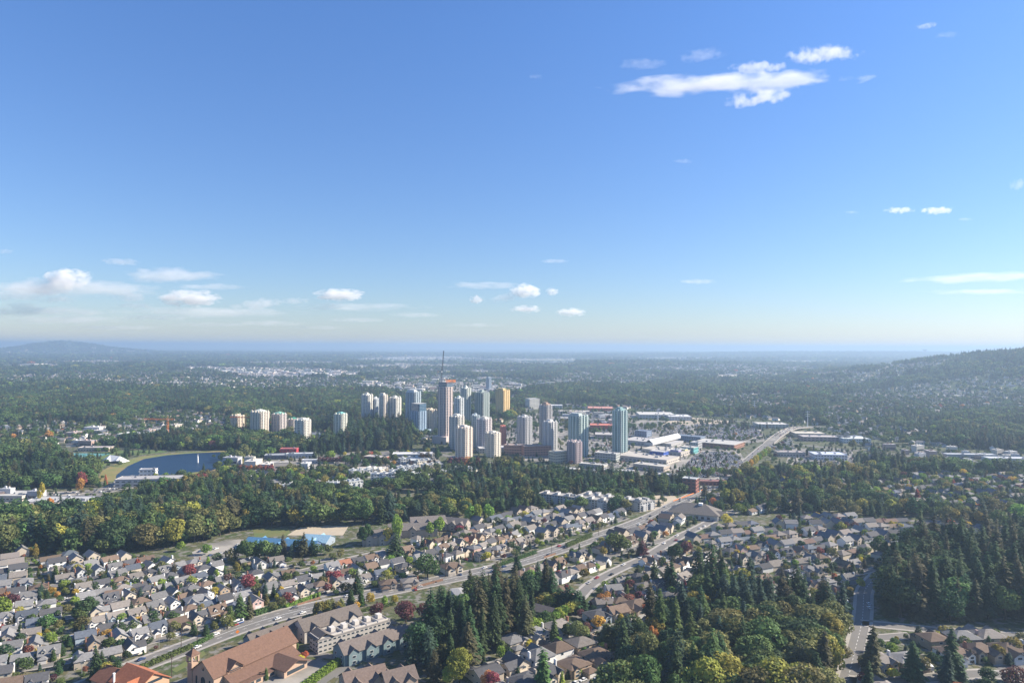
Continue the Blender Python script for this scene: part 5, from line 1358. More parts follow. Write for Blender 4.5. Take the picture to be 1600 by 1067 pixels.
def broad_mesh(name, m, n, leaf, w_=.42, seed=0, blobs=11, base=.18):
    g = np.random.RandomState(seed)
    cs = []; rs = []
    cs.append((0, 0, base + (1 - base) * .52)); rs.append((1 - base) * .36)
    for i in range(blobs):
        a = g.rand() * 6.28; q = (i + .5) / blobs; z = base + (1 - base) * (.22 + .62 * q)
        rad = w_ * (.62 * math.sin(math.pi * (.18 + .72 * q))) * (.75 + .4 * g.rand())
        cs.append((math.cos(a + i * 2.4) * rad, math.sin(a + i * 2.4) * rad, z)); rs.append(w_ * (.30 + .22 * g.rand()))
    cs = np.array(cs); rs = np.array(rs)
    b = g.choice(len(cs), n, p=rs ** 2 / (rs ** 2).sum())
    d = g.randn(n, 3); d /= np.linalg.norm(d, axis=1)[:, None]
    rad = rs[b] * (.72 + .38 * g.rand(n) ** .6)
    d[:, 2] *= .85
    C = cs[b] + d * rad[:, None]
    # drop leaves buried deep in other blobs
    keep = np.ones(n, bool)
    for i in range(len(cs)):
        dd = np.linalg.norm(C - cs[i], axis=1); keep &= ~((dd < rs[i] * .62) & (b != i))
    C = C[keep]; d = d[keep]; k = len(C)
    nrm = d + g.randn(k, 3) * .55; nrm[:, 2] += .25; nrm /= np.linalg.norm(nrm, axis=1)[:, None]
    u = np.cross(nrm, g.randn(k, 3)); u /= np.linalg.norm(u, axis=1)[:, None]; v = np.cross(nrm, u)
    sz = leaf * (.6 + .8 * g.rand(k))
    return quads_mesh(name, C, u * sz[:, None] * .6, v * sz[:, None] * .6, m)
def trunk_mesh(name, kind, seed=0):
    mb = MB(); g = random.Random(seed)
    if kind == 'c':
        mb.tube((0, 0, -.02), (0, 0, .5), .016, .011, 7); mb.tube((0, 0, .5), (.0, 0, .97), .011, .002, 6)
        for i in range(10):
            z = .2 + i * .07; a = i * 2.4; mb.tube((0, 0, z), (math.cos(a) * .1 * (1 - z), math.sin(a) * .1 * (1 - z), z - .02), .003, .001, 4)
    else:
        mb.tube((0, 0, -.02), (0, 0, .35), .03, .02, 7); mb.tube((0, 0, .35), (.02, 0, .75), .02, .006, 6)
        for i in range(6):
            z = .22 + i * .06; a = i * 2.4 + g.random(); mb.tube((0, 0, z), (math.cos(a) * .24, math.sin(a) * .24, z + .22), .012, .004, 5)
    return mb.mesh(name, M['trunk'])

COL = {'dark green': (0.053, 0.097, 0.040), 'blue green': (0.059, 0.100, 0.071), 'brownish green': (0.100, 0.100, 0.050), 'green': (0.100, 0.159, 0.050), 'olive': (0.177, 0.183, 0.065),
       'lime green': (0.224, 0.330, 0.059), 'yellow': (0.543, 0.437, 0.071), 'orange': (0.448, 0.201, 0.071), 'red': (.27, .095, .075), 'maroon': (0.142, 0.059, 0.059), 'golden green': (0.295, 0.283, 0.059)}
TM = {k: mat('foliage_' + k.replace(' ', '_'), c, .7, spec=.15, rnd=.55, island=.3, trans=.3, var=.25, scale=2.2) for k, c in COL.items()}
_cm = {}
def crown(kind, colr, var, lod):
    key = (kind, colr, var, lod)
    if key not in _cm:
        s = hash_(kind, var)
        if kind == 'c':
            n, lf = ((2600, .030), (900, .045), (210, .085), (60, .16))[lod]
            _cm[key] = conifer_mesh('conifer_crown', TM[colr], n, lf, r=(.19, .24, .27, .17)[var], seed=s, shape=(.78, .55, .9, .5)[var], base=(.06, .14, .04, .34)[var])
        elif kind == 'p':      # columnar
            n, lf = ((1500, .05), (600, .08), (160, .13), (60, .2))[lod]
            _cm[key] = conifer_mesh('column_crown', TM[colr], n, lf, r=.16, seed=s, shape=.42, base=.02, droop=0)
        else:
            n, lf = ((3000, .040), (1100, .062), (260, .115), (70, .22))[lod]
            _cm[key] = broad_mesh('broadleaf_crown', TM[colr], n, lf, w_=(.44, .5, .36, .56)[var], seed=s)
    return _cm[key]
def hash_(k, v): return {'c': 10, 'b': 50, 'p': 90}[k] + v
TRUNK = {'c': trunk_mesh('conifer_trunk', 'c'), 'b': trunk_mesh('broadleaf_trunk', 'b', 3), 'p': trunk_mesh('column_trunk', 'c')}

TREES = []   # x, y, kind, colour, variant, height, widthscale, hand
def tree(px, py, h, kind, colr, ws=1.0, var=None, world=False, hand=True):
    x, y = (px, py) if world else P(px, py)
    TREES.append([x, y, kind, colr, rng.randrange(3) if var is None else var, h, ws, hand])
HAND = [
 (150, 1062, 19, 'c', 'dark green', 1.0), (168, 1064, 10, 'b', 'golden green', 1.0), (183, 1066, 14, 'c', 'dark green', 1.2), (134, 965, 14, 'b', 'dark green', 1.35), (124, 972, 9, 'b', 'green', 1.2),
 (295, 903, 11, 'b', 'red', 1.1), (388, 922, 12, 'b', 'red', 1.1), (355, 913, 8, 'b', 'maroon', 1.0), (56, 868, 11, 'p', 'golden green', 1.3), (338, 905, 8, 'b', 'lime green', 1.0), (370, 898, 11, 'b', 'golden green', .7),
 (386, 878, 19, 'b', 'green', 1.1), (414, 876, 18, 'b', 'green', 1.1), (362, 880, 12, 'b', 'olive', 1.0), (442, 866, 18, 'c', 'brownish green', 1.3), (474, 868, 21, 'c', 'brownish green', 1.4), (488, 866, 16, 'c', 'dark green', 1.2), (455, 870, 12, 'c', 'blue green', 1.2),
 (323, 866, 9, 'b', 'lime green', 1.1), (282, 861, 9, 'b', 'lime green', 1.1), (250, 895, 9, 'b', 'olive', 1.1), (215, 890, 9, 'b', 'orange', .8),
 (570, 852, 20, 'b', 'green', .9), (605, 850, 15, 'b', 'yellow', .7), (619, 850, 26, 'b', 'lime green', .45), (618, 874, 24, 'c', 'dark green', 1.4), (687, 836, 18, 'b', 'lime green', .8), (672, 838, 14, 'b', 'lime green', .9),
 (734, 818, 18, 'b', 'lime green', .7), (746, 817, 19, 'b', 'lime green', .65), (764, 812, 16, 'b', 'lime green', .8), (668, 902, 17, 'b', 'green', 1.25), (704, 870, 12, 'c', 'dark green', 1.3),
 (558, 926, 19, 'c', 'dark green', 1.1), (548, 944, 11, 'p', 'dark green', 1.4), (564, 946, 11, 'p', 'green', 1.4), (414, 935, 13, 'c', 'blue green', 1.3), (524, 912, 10, 'b', 'red', 1.2), (505, 918, 9, 'b', 'olive', 1.3), (515, 908, 8, 'b', 'red', 1.0),
 (558, 953, 6, 'b', 'yellow', .9), (579, 944, 8, 'b', 'yellow', .95), (588, 965, 10, 'b', 'maroon', 1.05), (601, 947, 7.5, 'b', 'lime green', .9), (617, 943, 6, 'b', 'yellow', 1.0), (634, 972, 14, 'b', 'maroon', 1.15), (662, 966, 10, 'b', 'maroon', .9), (683, 952, 4.5, 'b', 'red', 1.0),
 (360, 976, 13, 'c', 'green', 1.4), (374, 970, 19, 'c', 'green', 1.2), (388, 966, 16, 'c', 'brownish green', 1.2), (355, 982, 9, 'b', 'olive', 1.0), (322, 992, 7, 'p', 'dark green', 1.8), (335, 987, 7, 'b', 'olive', 1.0),
 (808, 892, 18, 'c', 'dark green', 1.1), (840, 932, 26, 'c', 'dark green', 1.15), (852, 930, 28, 'c', 'brownish green', 1.1), (862, 934, 22, 'c', 'dark green', 1.1), (876, 950, 15, 'c', 'dark green', 2.0), (890, 952, 17, 'c', 'dark green', 2.0), (902, 955, 16, 'c', 'dark green', 1.9), (912, 957, 12, 'c', 'dark green', 1.6),
 (961, 862, 17, 'b', 'green', 1.1), (974, 862, 14, 'b', 'green', 1.1), (943, 868, 8, 'b', 'golden green', 1.3), (913, 905, 9, 'b', 'golden green', 1.2), (1003, 868, 15, 'c', 'maroon', 1.7),
 (1022, 912, 20, 'c', 'dark green', 1.2), (1048, 918, 21, 'c', 'dark green', 1.6), (1042, 914, 18, 'c', 'dark green', 1.3), (997, 906, 13, 'c', 'dark green', 1.5), (1055, 875, 14, 'b', 'dark green', 1.2), (1070, 868, 12, 'b', 'maroon', 1.2),
 (1092, 925, 34, 'c', 'dark green', 1.0), (1112, 920, 36, 'c', 'dark green', 1.1), (1128, 928, 33, 'c', 'brownish green', 1.1), (1104, 940, 29, 'c', 'dark green', 1.2), (1136, 936, 26, 'c', 'green', 1.2), (1120, 945, 25, 'c', 'dark green', 1.2),
 (848, 1082, 24, 'p', 'green', 1.0), (400, 874, 15, 'b', 'green', 1.1), (426, 874, 14, 'b', 'dark green', 1.2), (497, 868, 10, 'b', 'green', 1.2), (512, 866, 9, 'b', 'olive', 1.2), (378, 872, 13, 'b', 'green', 1.1), (466, 866, 13, 'b', 'dark green', 1.1), (866, 1000, 14, 'p', 'green', 1.1), (905, 1005, 13, 'b', 'olive', 1.15), (888, 998, 10, 'b', 'green', 1.2), (948, 1006, 13, 'p', 'olive', 2.1), (961, 1006, 12, 'p', 'golden green', 1.6), (917, 990, 7, 'b', 'maroon', 1.0), (878, 1072, 8, 'p', 'lime green', 1.1),
 (942, 948, 9, 'b', 'orange', 1.3), (958, 942, 10, 'c', 'dark green', 1.3), (982, 945, 8, 'b', 'red', 1.1), (998, 940, 8, 'b', 'maroon', 1.1),
 (1015, 992, 34, 'c', 'brownish green', .9, 3), (1032, 1002, 33, 'c', 'green', .95, 3), (1058, 1076, 33, 'c', 'blue green', 1.0), (1020, 1018, 16, 'b', 'orange', .6), (1090, 965, 18, 'b', 'golden green', 1.1),
 (1136, 825, 14, 'b', 'yellow', .9), (1375, 930, 9, 'b', 'olive', 1.0), (1345, 920, 9, 'b', 'golden green', 1.0), (1374, 872, 19, 'b', 'green', 1.0), (1300, 875, 11, 'b', 'olive', 1.0),
 (1362, 1066, 32, 'c', 'brownish green', 1.15), (1428, 1062, 22, 'c', 'dark green', 1.6), (1487, 1062, 30, 'c', 'dark green', 1.2), (1480, 1070, 20, 'c', 'blue green', 1.3), (1356, 1090, 20, 'c', 'dark green', 1.2), (1395, 1060, 6, 'b', 'yellow', 1.5), (1545, 1015, 9, 'p', 'dark green', 1.2), (1580, 1022, 10, 'b', 'golden green', 1.4), (1560, 1030, 9, 'b', 'golden green', 1.3),
 (1500, 1090, 8, 'b', 'orange', 1.3), (1592, 1085, 13, 'b', 'maroon', 1.3), (770, 1085, 12, 'b', 'red', .8), (762, 1082, 11, 'b', 'orange', .9), (640, 1082, 9, 'b', 'lime green', .8), (702, 1068, 9, 'b', 'lime green', 1.0), (718, 1066, 17, 'b', 'golden green', .9),
 (464, 1020, 6, 'p', 'green', 1.5), (476, 1030, 5, 'b', 'orange', 1.2), (470, 1034, 4, 'b', 'yellow', 1.2), (416, 1062, 7, 'p', 'green', 1.0), (1332, 702, 18, 'b', 'olive', 1), (20, 950, 10, 'b', 'maroon', 1.0), (8, 945, 9, 'b', 'orange', 1.0), (5, 965, 14, 'b', 'lime green', 1.1), (72, 985, 10, 'b', 'green', 1.2), (80, 1008, 8, 'b', 'lime green', 1.0), (168, 958, 6, 'b', 'orange', 1.0), (226, 958, 8, 'p', 'dark green', 1.5), (240, 975, 9, 'b', 'dark green', 1.1), (210, 985, 7, 'b', 'green', 1.0), (130, 985, 9, 'b', 'olive', 1.2), (152, 975, 6, 'b', 'red', 1.0),
 (350, 722, 16, 'b', 'green', 1.1), (362, 718, 18, 'b', 'green', 1.1), (372, 722, 20, 'b', 'olive', 1.1), (384, 716, 22, 'b', 'olive', .9), (395, 714, 24, 'b', 'green', .9), (378, 712, 20, 'b', 'dark green', 1.1), (356, 730, 13, 'b', 'green', 1.2), (340, 733, 12, 'b', 'green', 1.2), (318, 735, 11, 'c', 'dark green', 1.3),
 (125, 770, 18, 'b', 'orange', .6), (128, 762, 20, 'b', 'red', .7), (64, 785, 22, 'b', 'yellow', .4), (78, 795, 13, 'b', 'orange', .8), (165, 757, 14, 'p', 'orange', .9), (307, 755, 12, 'b', 'red', 1), (318, 754, 12, 'b', 'red', 1), (76, 688, 20, 'b', 'orange', 1), (256, 760, 12, 'b', 'red', 1.1),
]
for q in HAND: tree(*q)
for px, py, h in ((745, 1000, 40), (760, 992, 36), (775, 985, 41), (790, 990, 38), (801, 984, 38), (735, 996, 34), (812, 986, 34), (820, 1002, 29), (722, 1012, 30), (702, 1020, 27), (770, 1012, 33), (752, 1020, 28), (830, 978, 26), (690, 1005, 25),
                  (1560, 905, 44), (1585, 900, 46), (1600, 910, 44), (1535, 900, 40), (1515, 915, 40), (1480, 905, 36), (1455, 910, 36), (1430, 925, 33), (1605, 890, 46), (1570, 885, 42), (1545, 945, 38), (1585, 950, 40), (1500, 950, 36), (1460, 950, 34), (1425, 955, 30), (1400, 950, 30), (1445, 885, 38), (1420, 890, 34), (1500, 885, 42), (1540, 870, 42), (1600, 925, 44)):
    tree(px, py, h, 'c', rng.choice(('dark green', 'dark green', 'brownish green')), rng.uniform(.75, .95))
# the bright trees in two rows
for i in range(14):
    tree(815 + i * 7.3 + rng.uniform(-2, 2), 1000 - i * 3.6 + rng.uniform(-2, 2), rng.uniform(8, 11), 'b', rng.choice(('lime green', 'lime green', 'golden green', 'green')), 1.1)
for i in range(7): tree(843 + i * 9, 950 - (i % 2) * 3, 9, 'b', rng.choice(('golden green', 'olive', 'orange', 'yellow')), 1.2)
for i in range(9): tree(494 + i * 5, 962 + rng.uniform(-5, 3), 11, 'p', rng.choice(('olive', 'olive', 'golden green')), 1.5)
for i in range(12): tree(1150 + i * 4.5, 752 - i * 3.7, 15, 'b', rng.choice(('golden green', 'yellow', 'lime green')), .7)
for i in range(9): tree(400 + i * 3.6, 713 + rng.uniform(-1, 1), 13, 'p', 'lime green', 1.2)
for i in range(10): tree(500 + i * 5.5, 724, 10, 'b', 'maroon', 1.0)
for i in range(7): tree(375 + i * 8, 737, 10, 'b', rng.choice(('maroon', 'red', 'orange')), 1.0)
for i in range(6): tree(705 + i * 8, 733, 18, 'b', rng.choice(('maroon', 'orange', 'green')), 1.0)
for i in range(14): tree(1075 + i * 6 + rng.uniform(-3, 3), 742 + rng.uniform(-3, 3), 11, 'b', rng.choice(('lime green', 'olive', 'green')), .9)
for i in range(5): tree(778 + i * 9, 727, 14, 'b', 'olive', .9)
for x_ in (243, 258, 268, 282, 300, 318, 328, 345, 358): tree(x_, 752 - (x_ - 243) * .06, rng.uniform(9, 15), rng.choice('bc'), rng.choice(('green', 'dark green', 'lime green')), 1.1)

G_T = Grid(8.0)
for t in TREES: G_T.put(t[0], t[1], 1.5)
def cpick(d): return rng.choices(list(d), list(d.values()))[0]
DG = {'dark green': 5, 'blue green': 1.2, 'brownish green': 2}
GR = {'green': 4, 'dark green': 2, 'olive': 2, 'golden green': .5}
MIX = {'green': 4, 'olive': 3, 'dark green': 2, 'golden green': 1, 'lime green': .6}
YARD = {'green': 4, 'dark green': 3, 'olive': 2.6, 'lime green': 1.3, 'orange': .45, 'red': .25, 'maroon': .5, 'yellow': .5, 'golden green': 1}
def scatter(poly, spacing, pc, hr, cc, cb, pad=2.5, rp=1.5, ws=(.95, 1.3), tries=9, pp=0.0):
    wp = [P(*p) for p in poly]
    x0, x1 = min(p[0] for p in wp), max(p[0] for p in wp); y0, y1 = min(p[1] for p in wp), max(p[1] for p in wp)
    n = int((x1 - x0) * (y1 - y0) / spacing ** 2 * tries / 3) + 1
    for _ in range(n):
        x, y = rng.uniform(x0, x1), rng.uniform(y0, y1)
        if not inpoly(wp, x, y) or BLD.hit(x, y, pad) or SROADS.hit(x, y, rp) or G_T.hit(x, y, spacing * rng.uniform(.34, .55)): continue
        G_T.put(x, y, spacing * .4)
        cl = noise.noise((x / 45, y / 45, 3))
        k = 'c' if rng.random() < pc + cl * .5 else 'b'
        h = rng.uniform(*hr) * (1.18 if k == 'c' else .85)
        if rng.random() < pp: k = 'p'
        cd = dict(cc if k == 'c' else cb); n2 = noise.noise((x / 38, y / 38, 9)) * 5
        for qi, qk in enumerate(cd): cd[qk] = cd[qk] * math.exp(n2 * (1 if qi % 2 else -1))
        if noise.noise((x / 20, y / 20, 5)) < -.15: h *= .8
        TREES.append([x, y, k, cpick(cd), rng.randrange(3), h, rng.uniform(*ws), False])
F5 = [(628, 1062), (632, 1030), (655, 1000), (690, 975), (722, 940), (745, 928), (820, 940), (838, 975), (800, 992), (760, 1018), (735, 1045), (700, 1060), (630, 1082)]
scatter(F5, 8.6, .55, (13, 29), DG, GR, ws=(.9, 1.25))
F6 = [(965, 1125), (968, 1030), (1000, 1000), (1065, 965), (1090, 948), (1160, 952), (1180, 985), (1160, 1125)]
scatter(F6, 9, .45, (14, 29), {'dark green': 4, 'blue green': 1, 'green': 2}, GR)
F6b = [(1160, 1125), (1175, 975), (1215, 968), (1290, 972), (1318, 1000), (1322, 1060), (1310, 1125)]
scatter(F6b, 9.2, .12, (20, 27), DG, {'olive': 4, 'green': 3, 'golden green': 1.6, 'dark green': 1}, ws=(1.1, 1.4))
F6c = [(1080, 945), (1200, 930), (1260, 950), (1320, 968), (1290, 985), (1180, 975), (1090, 960)]
scatter(F6c, 9.5, .6, (16, 28), DG, GR)
F7 = [(1378, 975), (1388, 930), (1402, 900), (1420, 880), (1460, 862), (1660, 858), (1660, 978), (1500, 972), (1400, 968)]
scatter(F7, 9.0, .62, (24, 36), {'dark green': 6, 'brownish green': 1}, {'dark green': 6, 'green': 1}, ws=(1.0, 1.35))  # dark leaf mix puts the shade of the camera-facing side into the colour
FL = [(-60, 880), (-60, 822), (40, 820), (140, 818), (200, 800), (250, 788), (330, 778), (430, 772), (470, 778), (540, 796), (600, 796), (700, 794), (760, 796), (770, 802), (700, 812), (630, 815), (560, 820), (440, 823), (390, 826), (355, 838), (300, 850), (180, 868), (50, 862)]
scatter(FL, 9.2, .42, (19, 32), DG, {'green': 3, 'dark green': 2.4, 'olive': 3.4, 'golden green': .5}, ws=(1.0, 1.35))
_fl = [P(*p) for p in FL]
for t in TREES:
    if not t[7] and inpoly(_fl, t[0], t[1]) and proj(t[0], t[1], 0)[1] < 815: t[5] *= .62
FM = [(760, 792), (730, 770), (700, 765), (690, 742), (760, 738), (850, 745), (900, 750), (1000, 756), (1090, 765), (1105, 780), (1050, 770), (1000, 772), (985, 785), (860, 773), (850, 790)]
scatter(FM, 8.8, .55, (14, 26), DG, GR)
FR = [(1125, 795), (1130, 762), (1165, 745), (1225, 735), (1300, 738), (1400, 735), (1400, 748), (1345, 765), (1350, 795), (1500, 806), (1640, 805), (1640, 838), (1480, 818), (1300, 808), (1180, 800)]
scatter(FR, 10, .5, (11, 24), DG, MIX)
FK = [(340, 745), (440, 740), (540, 735), (600, 740), (690, 735), (690, 745), (545, 742), (540, 775), (500, 770), (430, 760), (330, 765), (240, 770), (260, 760)]
scatter(FK, 10, .3, (9, 18), DG, MIX)
# garden trees between the houses
for N_, sp in ((N1, 7.6), (N2, 7.6), (N3, 10), (N3b, 8.5), (N3c, 8), (N4, 8), (N6, 8), (N7, 8), (N8, 8), (N9, 8), (NT, 9)):
    scatter(N_, sp, .22, (3.2, 9.0) if N_ not in (N6, N8, N9) else (5, 14), DG, YARD, pad=.4, rp=1.0, ws=(1.0, 1.5), tries=16, pp=.12)
scatter(N3b, 34, .9, (16, 24), DG, YARD, pad=1.6, rp=1)
scatter([(480, 716), (520, 712), (600, 712), (640, 704), (655, 700), (690, 704), (700, 712), (690, 718), (640, 726), (560, 730)], 16, .4, (8, 18), DG, YARD)
scatter([(190, 1030), (240, 1010), (300, 988), (330, 975), (500, 935), (520, 938), (340, 992), (200, 1045)], 8, .1, (4, 7), DG, YARD, pad=1, rp=.5, pp=.6)

def put_tree(t, lod, parts=True):
    x, y, kind, colr, var, h, ws, hand = t[:8]
    z = float(hz(x, y))
    nm = {'c': 'conifer', 'b': 'broadleaf_tree', 'p': 'columnar_tree'}[kind]
    e = empty(nm, (x, y, z), rng.uniform(0, 6.28)); e.scale = (h * ws, h * ws, h)
    e.rotation_euler.x = rng.uniform(-.045, .045)
    obj('trunk', TRUNK[kind], e); obj('crown', crown(kind, colr, var if kind != 'p' else 0, lod), e)
    size = 'tall ' if h > 24 else 'small ' if h < 9 else ''
    e['group'] = {'c': 'conifers', 'b': 'broadleaf trees', 'p': 'columnar trees'}[kind]
    PENDING.append((e, f"{size}{colr} {nm.replace('_', ' ')}", x, y, h * .6, {'c': 'conifer', 'b': 'tree', 'p': 'tree'}[kind]))
for t in TREES:
    px, py = proj(t[0], t[1], t[5]); t.append(px); t.append(py)
vis_t = [t for t in TREES if -30 < t[8] < 1630 and t[9] < 1080]
STUFF_T = []
OFF = [t for t in TREES if not (-30 < t[8] < 1630 and t[9] < 1080)]
for kd in 'cbp':
    L_ = sorted([t for t in vis_t if t[2] == kd], key=lambda t: math.hypot(t[0], t[1]) / max(6, t[5]) ** .5)
    for i, t in enumerate(L_[:300]): put_tree(t, 0 if i < 190 else 1)
    STUFF_T += L_[300:]
    print('trees', kd, len(L_))
STUFF_T += OFF

# ------------------------------------------------------------------ stuff by geometry nodes
def gn_stuff(name, meshes, rows, label=None):
    """rows: x,y,z,rot,sx,sz,index -> ONE object whose points carry the meshes"""
    rows = np.array(rows, float)
    me = bpy.data.meshes.new(name); me.vertices.add(len(rows)); me.vertices.foreach_set('co', rows[:, :3].reshape(-1).astype(np.float32))
    a = me.attributes.new('rot', 'FLOAT_VECTOR', 'POINT'); a.data.foreach_set('vector', np.stack([rows[:, 3] * 0, rows[:, 3] * 0, rows[:, 3]], 1).reshape(-1).astype(np.float32))
    a = me.attributes.new('scl', 'FLOAT_VECTOR', 'POINT'); a.data.foreach_set('vector', np.stack([rows[:, 4], rows[:, 4], rows[:, 5]], 1).reshape(-1).astype(np.float32))
    a = me.attributes.new('idx', 'INT', 'POINT'); a.data.foreach_set('value', rows[:, 6].astype(np.int32))
    me.update()
    col = bpy.data.collections.new(name + '_sources')
    for i, m in enumerate(meshes):
        o = bpy.data.objects.new(f'{name}_source.{i:03d}', m); col.objects.link(o)
    ng = bpy.data.node_groups.new(name, 'GeometryNodeTree')
    ng.interface.new_socket('Geometry', in_out='INPUT', socket_type='NodeSocketGeometry'); ng.interface.new_socket('Geometry', in_out='OUTPUT', socket_type='NodeSocketGeometry')
    N = ng.nodes; L = ng.links
    gi = N.new('NodeGroupInput'); go = N.new('NodeGroupOutput'); ip = N.new('GeometryNodeInstanceOnPoints'); ci = N.new('GeometryNodeCollectionInfo')
    ci.inputs[0].default_value = col; ci.inputs[1].default_value = True; ci.inputs[2].default_value = True
    L.new(gi.outputs[0], ip.inputs['Points']); L.new(ci.outputs[0], ip.inputs['Instance']); ip.inputs['Pick Instance'].default_value = True
    def attr(n_, t_):
        q = N.new('GeometryNodeInputNamedAttribute'); q.data_type = t_; q.inputs[0].default_value = n_; return q.outputs[0]
    L.new(attr('idx', 'INT'), ip.inputs['Instance Index'])
    e2 = attr('rot', 'FLOAT_VECTOR'); er = N.new('FunctionNodeEulerToRotation'); L.new(e2, er.inputs[0]); L.new(er.outputs[0], ip.inputs['Rotation'])
    L.new(attr('scl', 'FLOAT_VECTOR'), ip.inputs['Scale']); L.new(ip.outputs[0], go.inputs[0])
    o = bpy.data.objects.new(name, me); link(o); md = o.modifiers.new('instances', 'NODES'); md.node_group = ng
    return tag(o, label, kind='stuff')

# woods: index table of crown variants
def table(kind, cols, lods, nv=3):
    out = []; key = []
    for c in cols:
        for v in range(nv):
            out.append(crown(kind, c, v, lods)); key.append((c, v))
    return out, key
cc_ = ['dark green', 'blue green', 'brownish green', 'green', 'maroon']
cb_ = ['green', 'dark green', 'olive', 'golden green', 'lime green', 'orange', 'red', 'maroon', 'yellow']
# trees of the rest that are near
mc, kc = table('c', cc_, 1); mb_, kb = table('b', cb_, 1); mp, kp = table('p', cb_, 2, 1)
# a far polygon test in picture space
def npoly(poly, px, py):
    c = np.zeros(len(px), bool); j = len(poly) - 1
    for i in range(len(poly)):
        xi, yi = poly[i]; xj, yj = poly[j]
        cond = (yi > py) != (yj > py)
        if yi != yj: c ^= cond & (px < (xj - xi) * (py - yi) / (yj - yi) + xi)
        j = i
    return c
def nproj(x, y, z):
    v = np.stack([x, y, z - CAMZ], 1); d = v @ np.array(fw); return CX + F * (v @ np.array(rt)) / d, CY - F * (v @ np.array(up)) / d
OPEN = [  # no woods: town, lots, water, near areas handled above
 [(745, 700), (745, 668), (800, 655), (850, 636), (930, 638), (1010, 640), (1060, 648), (1190, 655), (1270, 664), (1350, 690), (1350, 735), (1230, 740), (1130, 762), (1000, 752), (930, 740), (780, 735)],
 [(1350, 690), (1500, 700), (1640, 712), (1640, 742), (1400, 728)],
 [(640, 735), (630, 706), (660, 690), (760, 690), (790, 735)],
 [(330, 748), (350, 720), (440, 712), (600, 702), (700, 706), (700, 740), (560, 742), (430, 742)],
 [(-60, 800), (-60, 772), (140, 762), (200, 742), (330, 738), (330, 755), (200, 770), (130, 792)],
 [(145, 755), (155, 730), (90, 722), (85, 698), (200, 698), (262, 703), (300, 703), (392, 703), (385, 724), (330, 745), (190, 755)],
 [(-60, 748), (-60, 722), (60, 724), (70, 745)],
 [(560, 608), (570, 592), (640, 588), (800, 592), (900, 598), (900, 604), (800, 612), (740, 622), (640, 620)],
 [(340, 583), (345, 576), (480, 576), (560, 582), (560, 590), (480, 586)],
 [(1090, 589), (1150, 585), (1260, 585), (1200, 590), (1110, 591)],
 [(540, 561), (700, 560), (900, 563), (900, 571), (860, 572), (700, 568), (560, 566)],
]
NEARP = [[(p[0], p[1]) for p in q] for q in (N1, N2, N3, N3b, N3c, N4, NT, N6, N7, N8)]
DENSE = [  # thick woods in the middle distance
 [(-60, 640), (60, 600), (300, 604), (600, 612), (640, 640), (560, 660), (500, 640), (420, 650), (200, 660), (-60, 690)],
 [(-60, 700), (50, 690), (80, 722), (150, 735), (150, 760), (-60, 770)],
 [(500, 712), (500, 650), (560, 640), (640, 650), (650, 700), (560, 712)],
 [(220, 690), (330, 680), (400, 690), (480, 695), (500, 712), (400, 708), (330, 705), (240, 702)],
 [(800, 640), (830, 600), (1000, 600), (1200, 600), (1300, 610), (1280, 655), (1180, 650), (1000, 635), (900, 632)],
 [(1400, 690), (1350, 670), (1400, 640), (1500, 640), (1640, 650), (1640, 710)]]
RESP = [[(-60, 700), (-60, 664), (60, 660), (190, 664), (240, 640), (360, 650), (360, 680), (220, 690), (120, 704)], [(150, 603), (200, 592), (420, 588), (580, 596), (600, 611), (400, 614), (280, 612)],
        [(440, 690), (480, 672), (545, 678), (540, 697), (480, 700)], [(860, 596), (880, 585), (1000, 582), (1060, 596), (1000, 606), (900, 604)], [(960, 578), (1100, 570), (1260, 572), (1300, 582), (1200, 586), (1000, 582)],
        [(0, 588), (120, 584), (300, 580), (340, 586), (150, 594), (0, 598)], [(1090, 640), (1120, 618), (1230, 615), (1240, 640), (1180, 648)], [(1290, 690), (1350, 664), (1440, 672), (1480, 692), (1400, 704)]]
LAKEX = [(160, 756), (170, 735), (200, 720), (250, 706), (390, 703), (390, 715), (345, 735), (300, 746), (245, 752)]
HILLRES = [(1290, 640), (1340, 612), (1460, 600), (1640, 585), (1640, 640), (1500, 650), (1440, 690), (1300, 690)]
def far_band(y0, y1, sp, dens, treeless):
    xs = []
    rows = []
    y = y0
    while y < y1:
        hwid = y * .78 + 60
        n = int(2 * hwid / sp)
        q = (np.arange(n) + nr.rand(n)) / n * 2 * hwid - hwid
        yy = y + (nr.rand(n) - .5) * sp * 1.3
        rows.append(np.stack([q, yy], 1)); y += sp
    return np.concatenate(rows)
def field(x, y, s, seed=0):
    """cheap smooth noise -1..1"""
    r_ = 0
    for i in range(4):
        a = seed * 1.7 + i * 2.1; k = 2 ** (i * .8) / s
        r_ = r_ + np.sin(x * k * math.cos(a) * 6.28 + y * k * math.sin(a) * 6.28 + i * 1.3 + 2 * np.sin(y * k * 3.1 * math.cos(a + 1) + i)) / (1.4 ** i)
    return r_ / 2.4
WC, WB, HS = [], [], []
idx_c = {k: i for i, k in enumerate(kc)}; idx_b = {k: i for i, k in enumerate(kb)}; idx_p = {k[0]: i for i, k in enumerate(kp)}
WP = []
for t in STUFF_T:
    x, y, kind, colr, var, h, ws = t[:7]
    row = (x, y, float(hz(x, y)), rng.uniform(0, 6.28), h * ws, h)
    if kind == 'c': WC.append(row + (idx_c[(colr if colr in cc_ else 'dark green', var if var < 3 else 0)],))
    elif kind == 'b': WB.append(row + (idx_b[(colr, var if var < 3 else 0)],))
    else: WP.append(row + (idx_p.get(colr, 0),))
allB = np.array([(a, b, c) for v in BLD.d.values() for (a, b, c) in v])
allR = np.array([(a, b, c) for v in SROADS.d.values() for (a, b, c) in v])
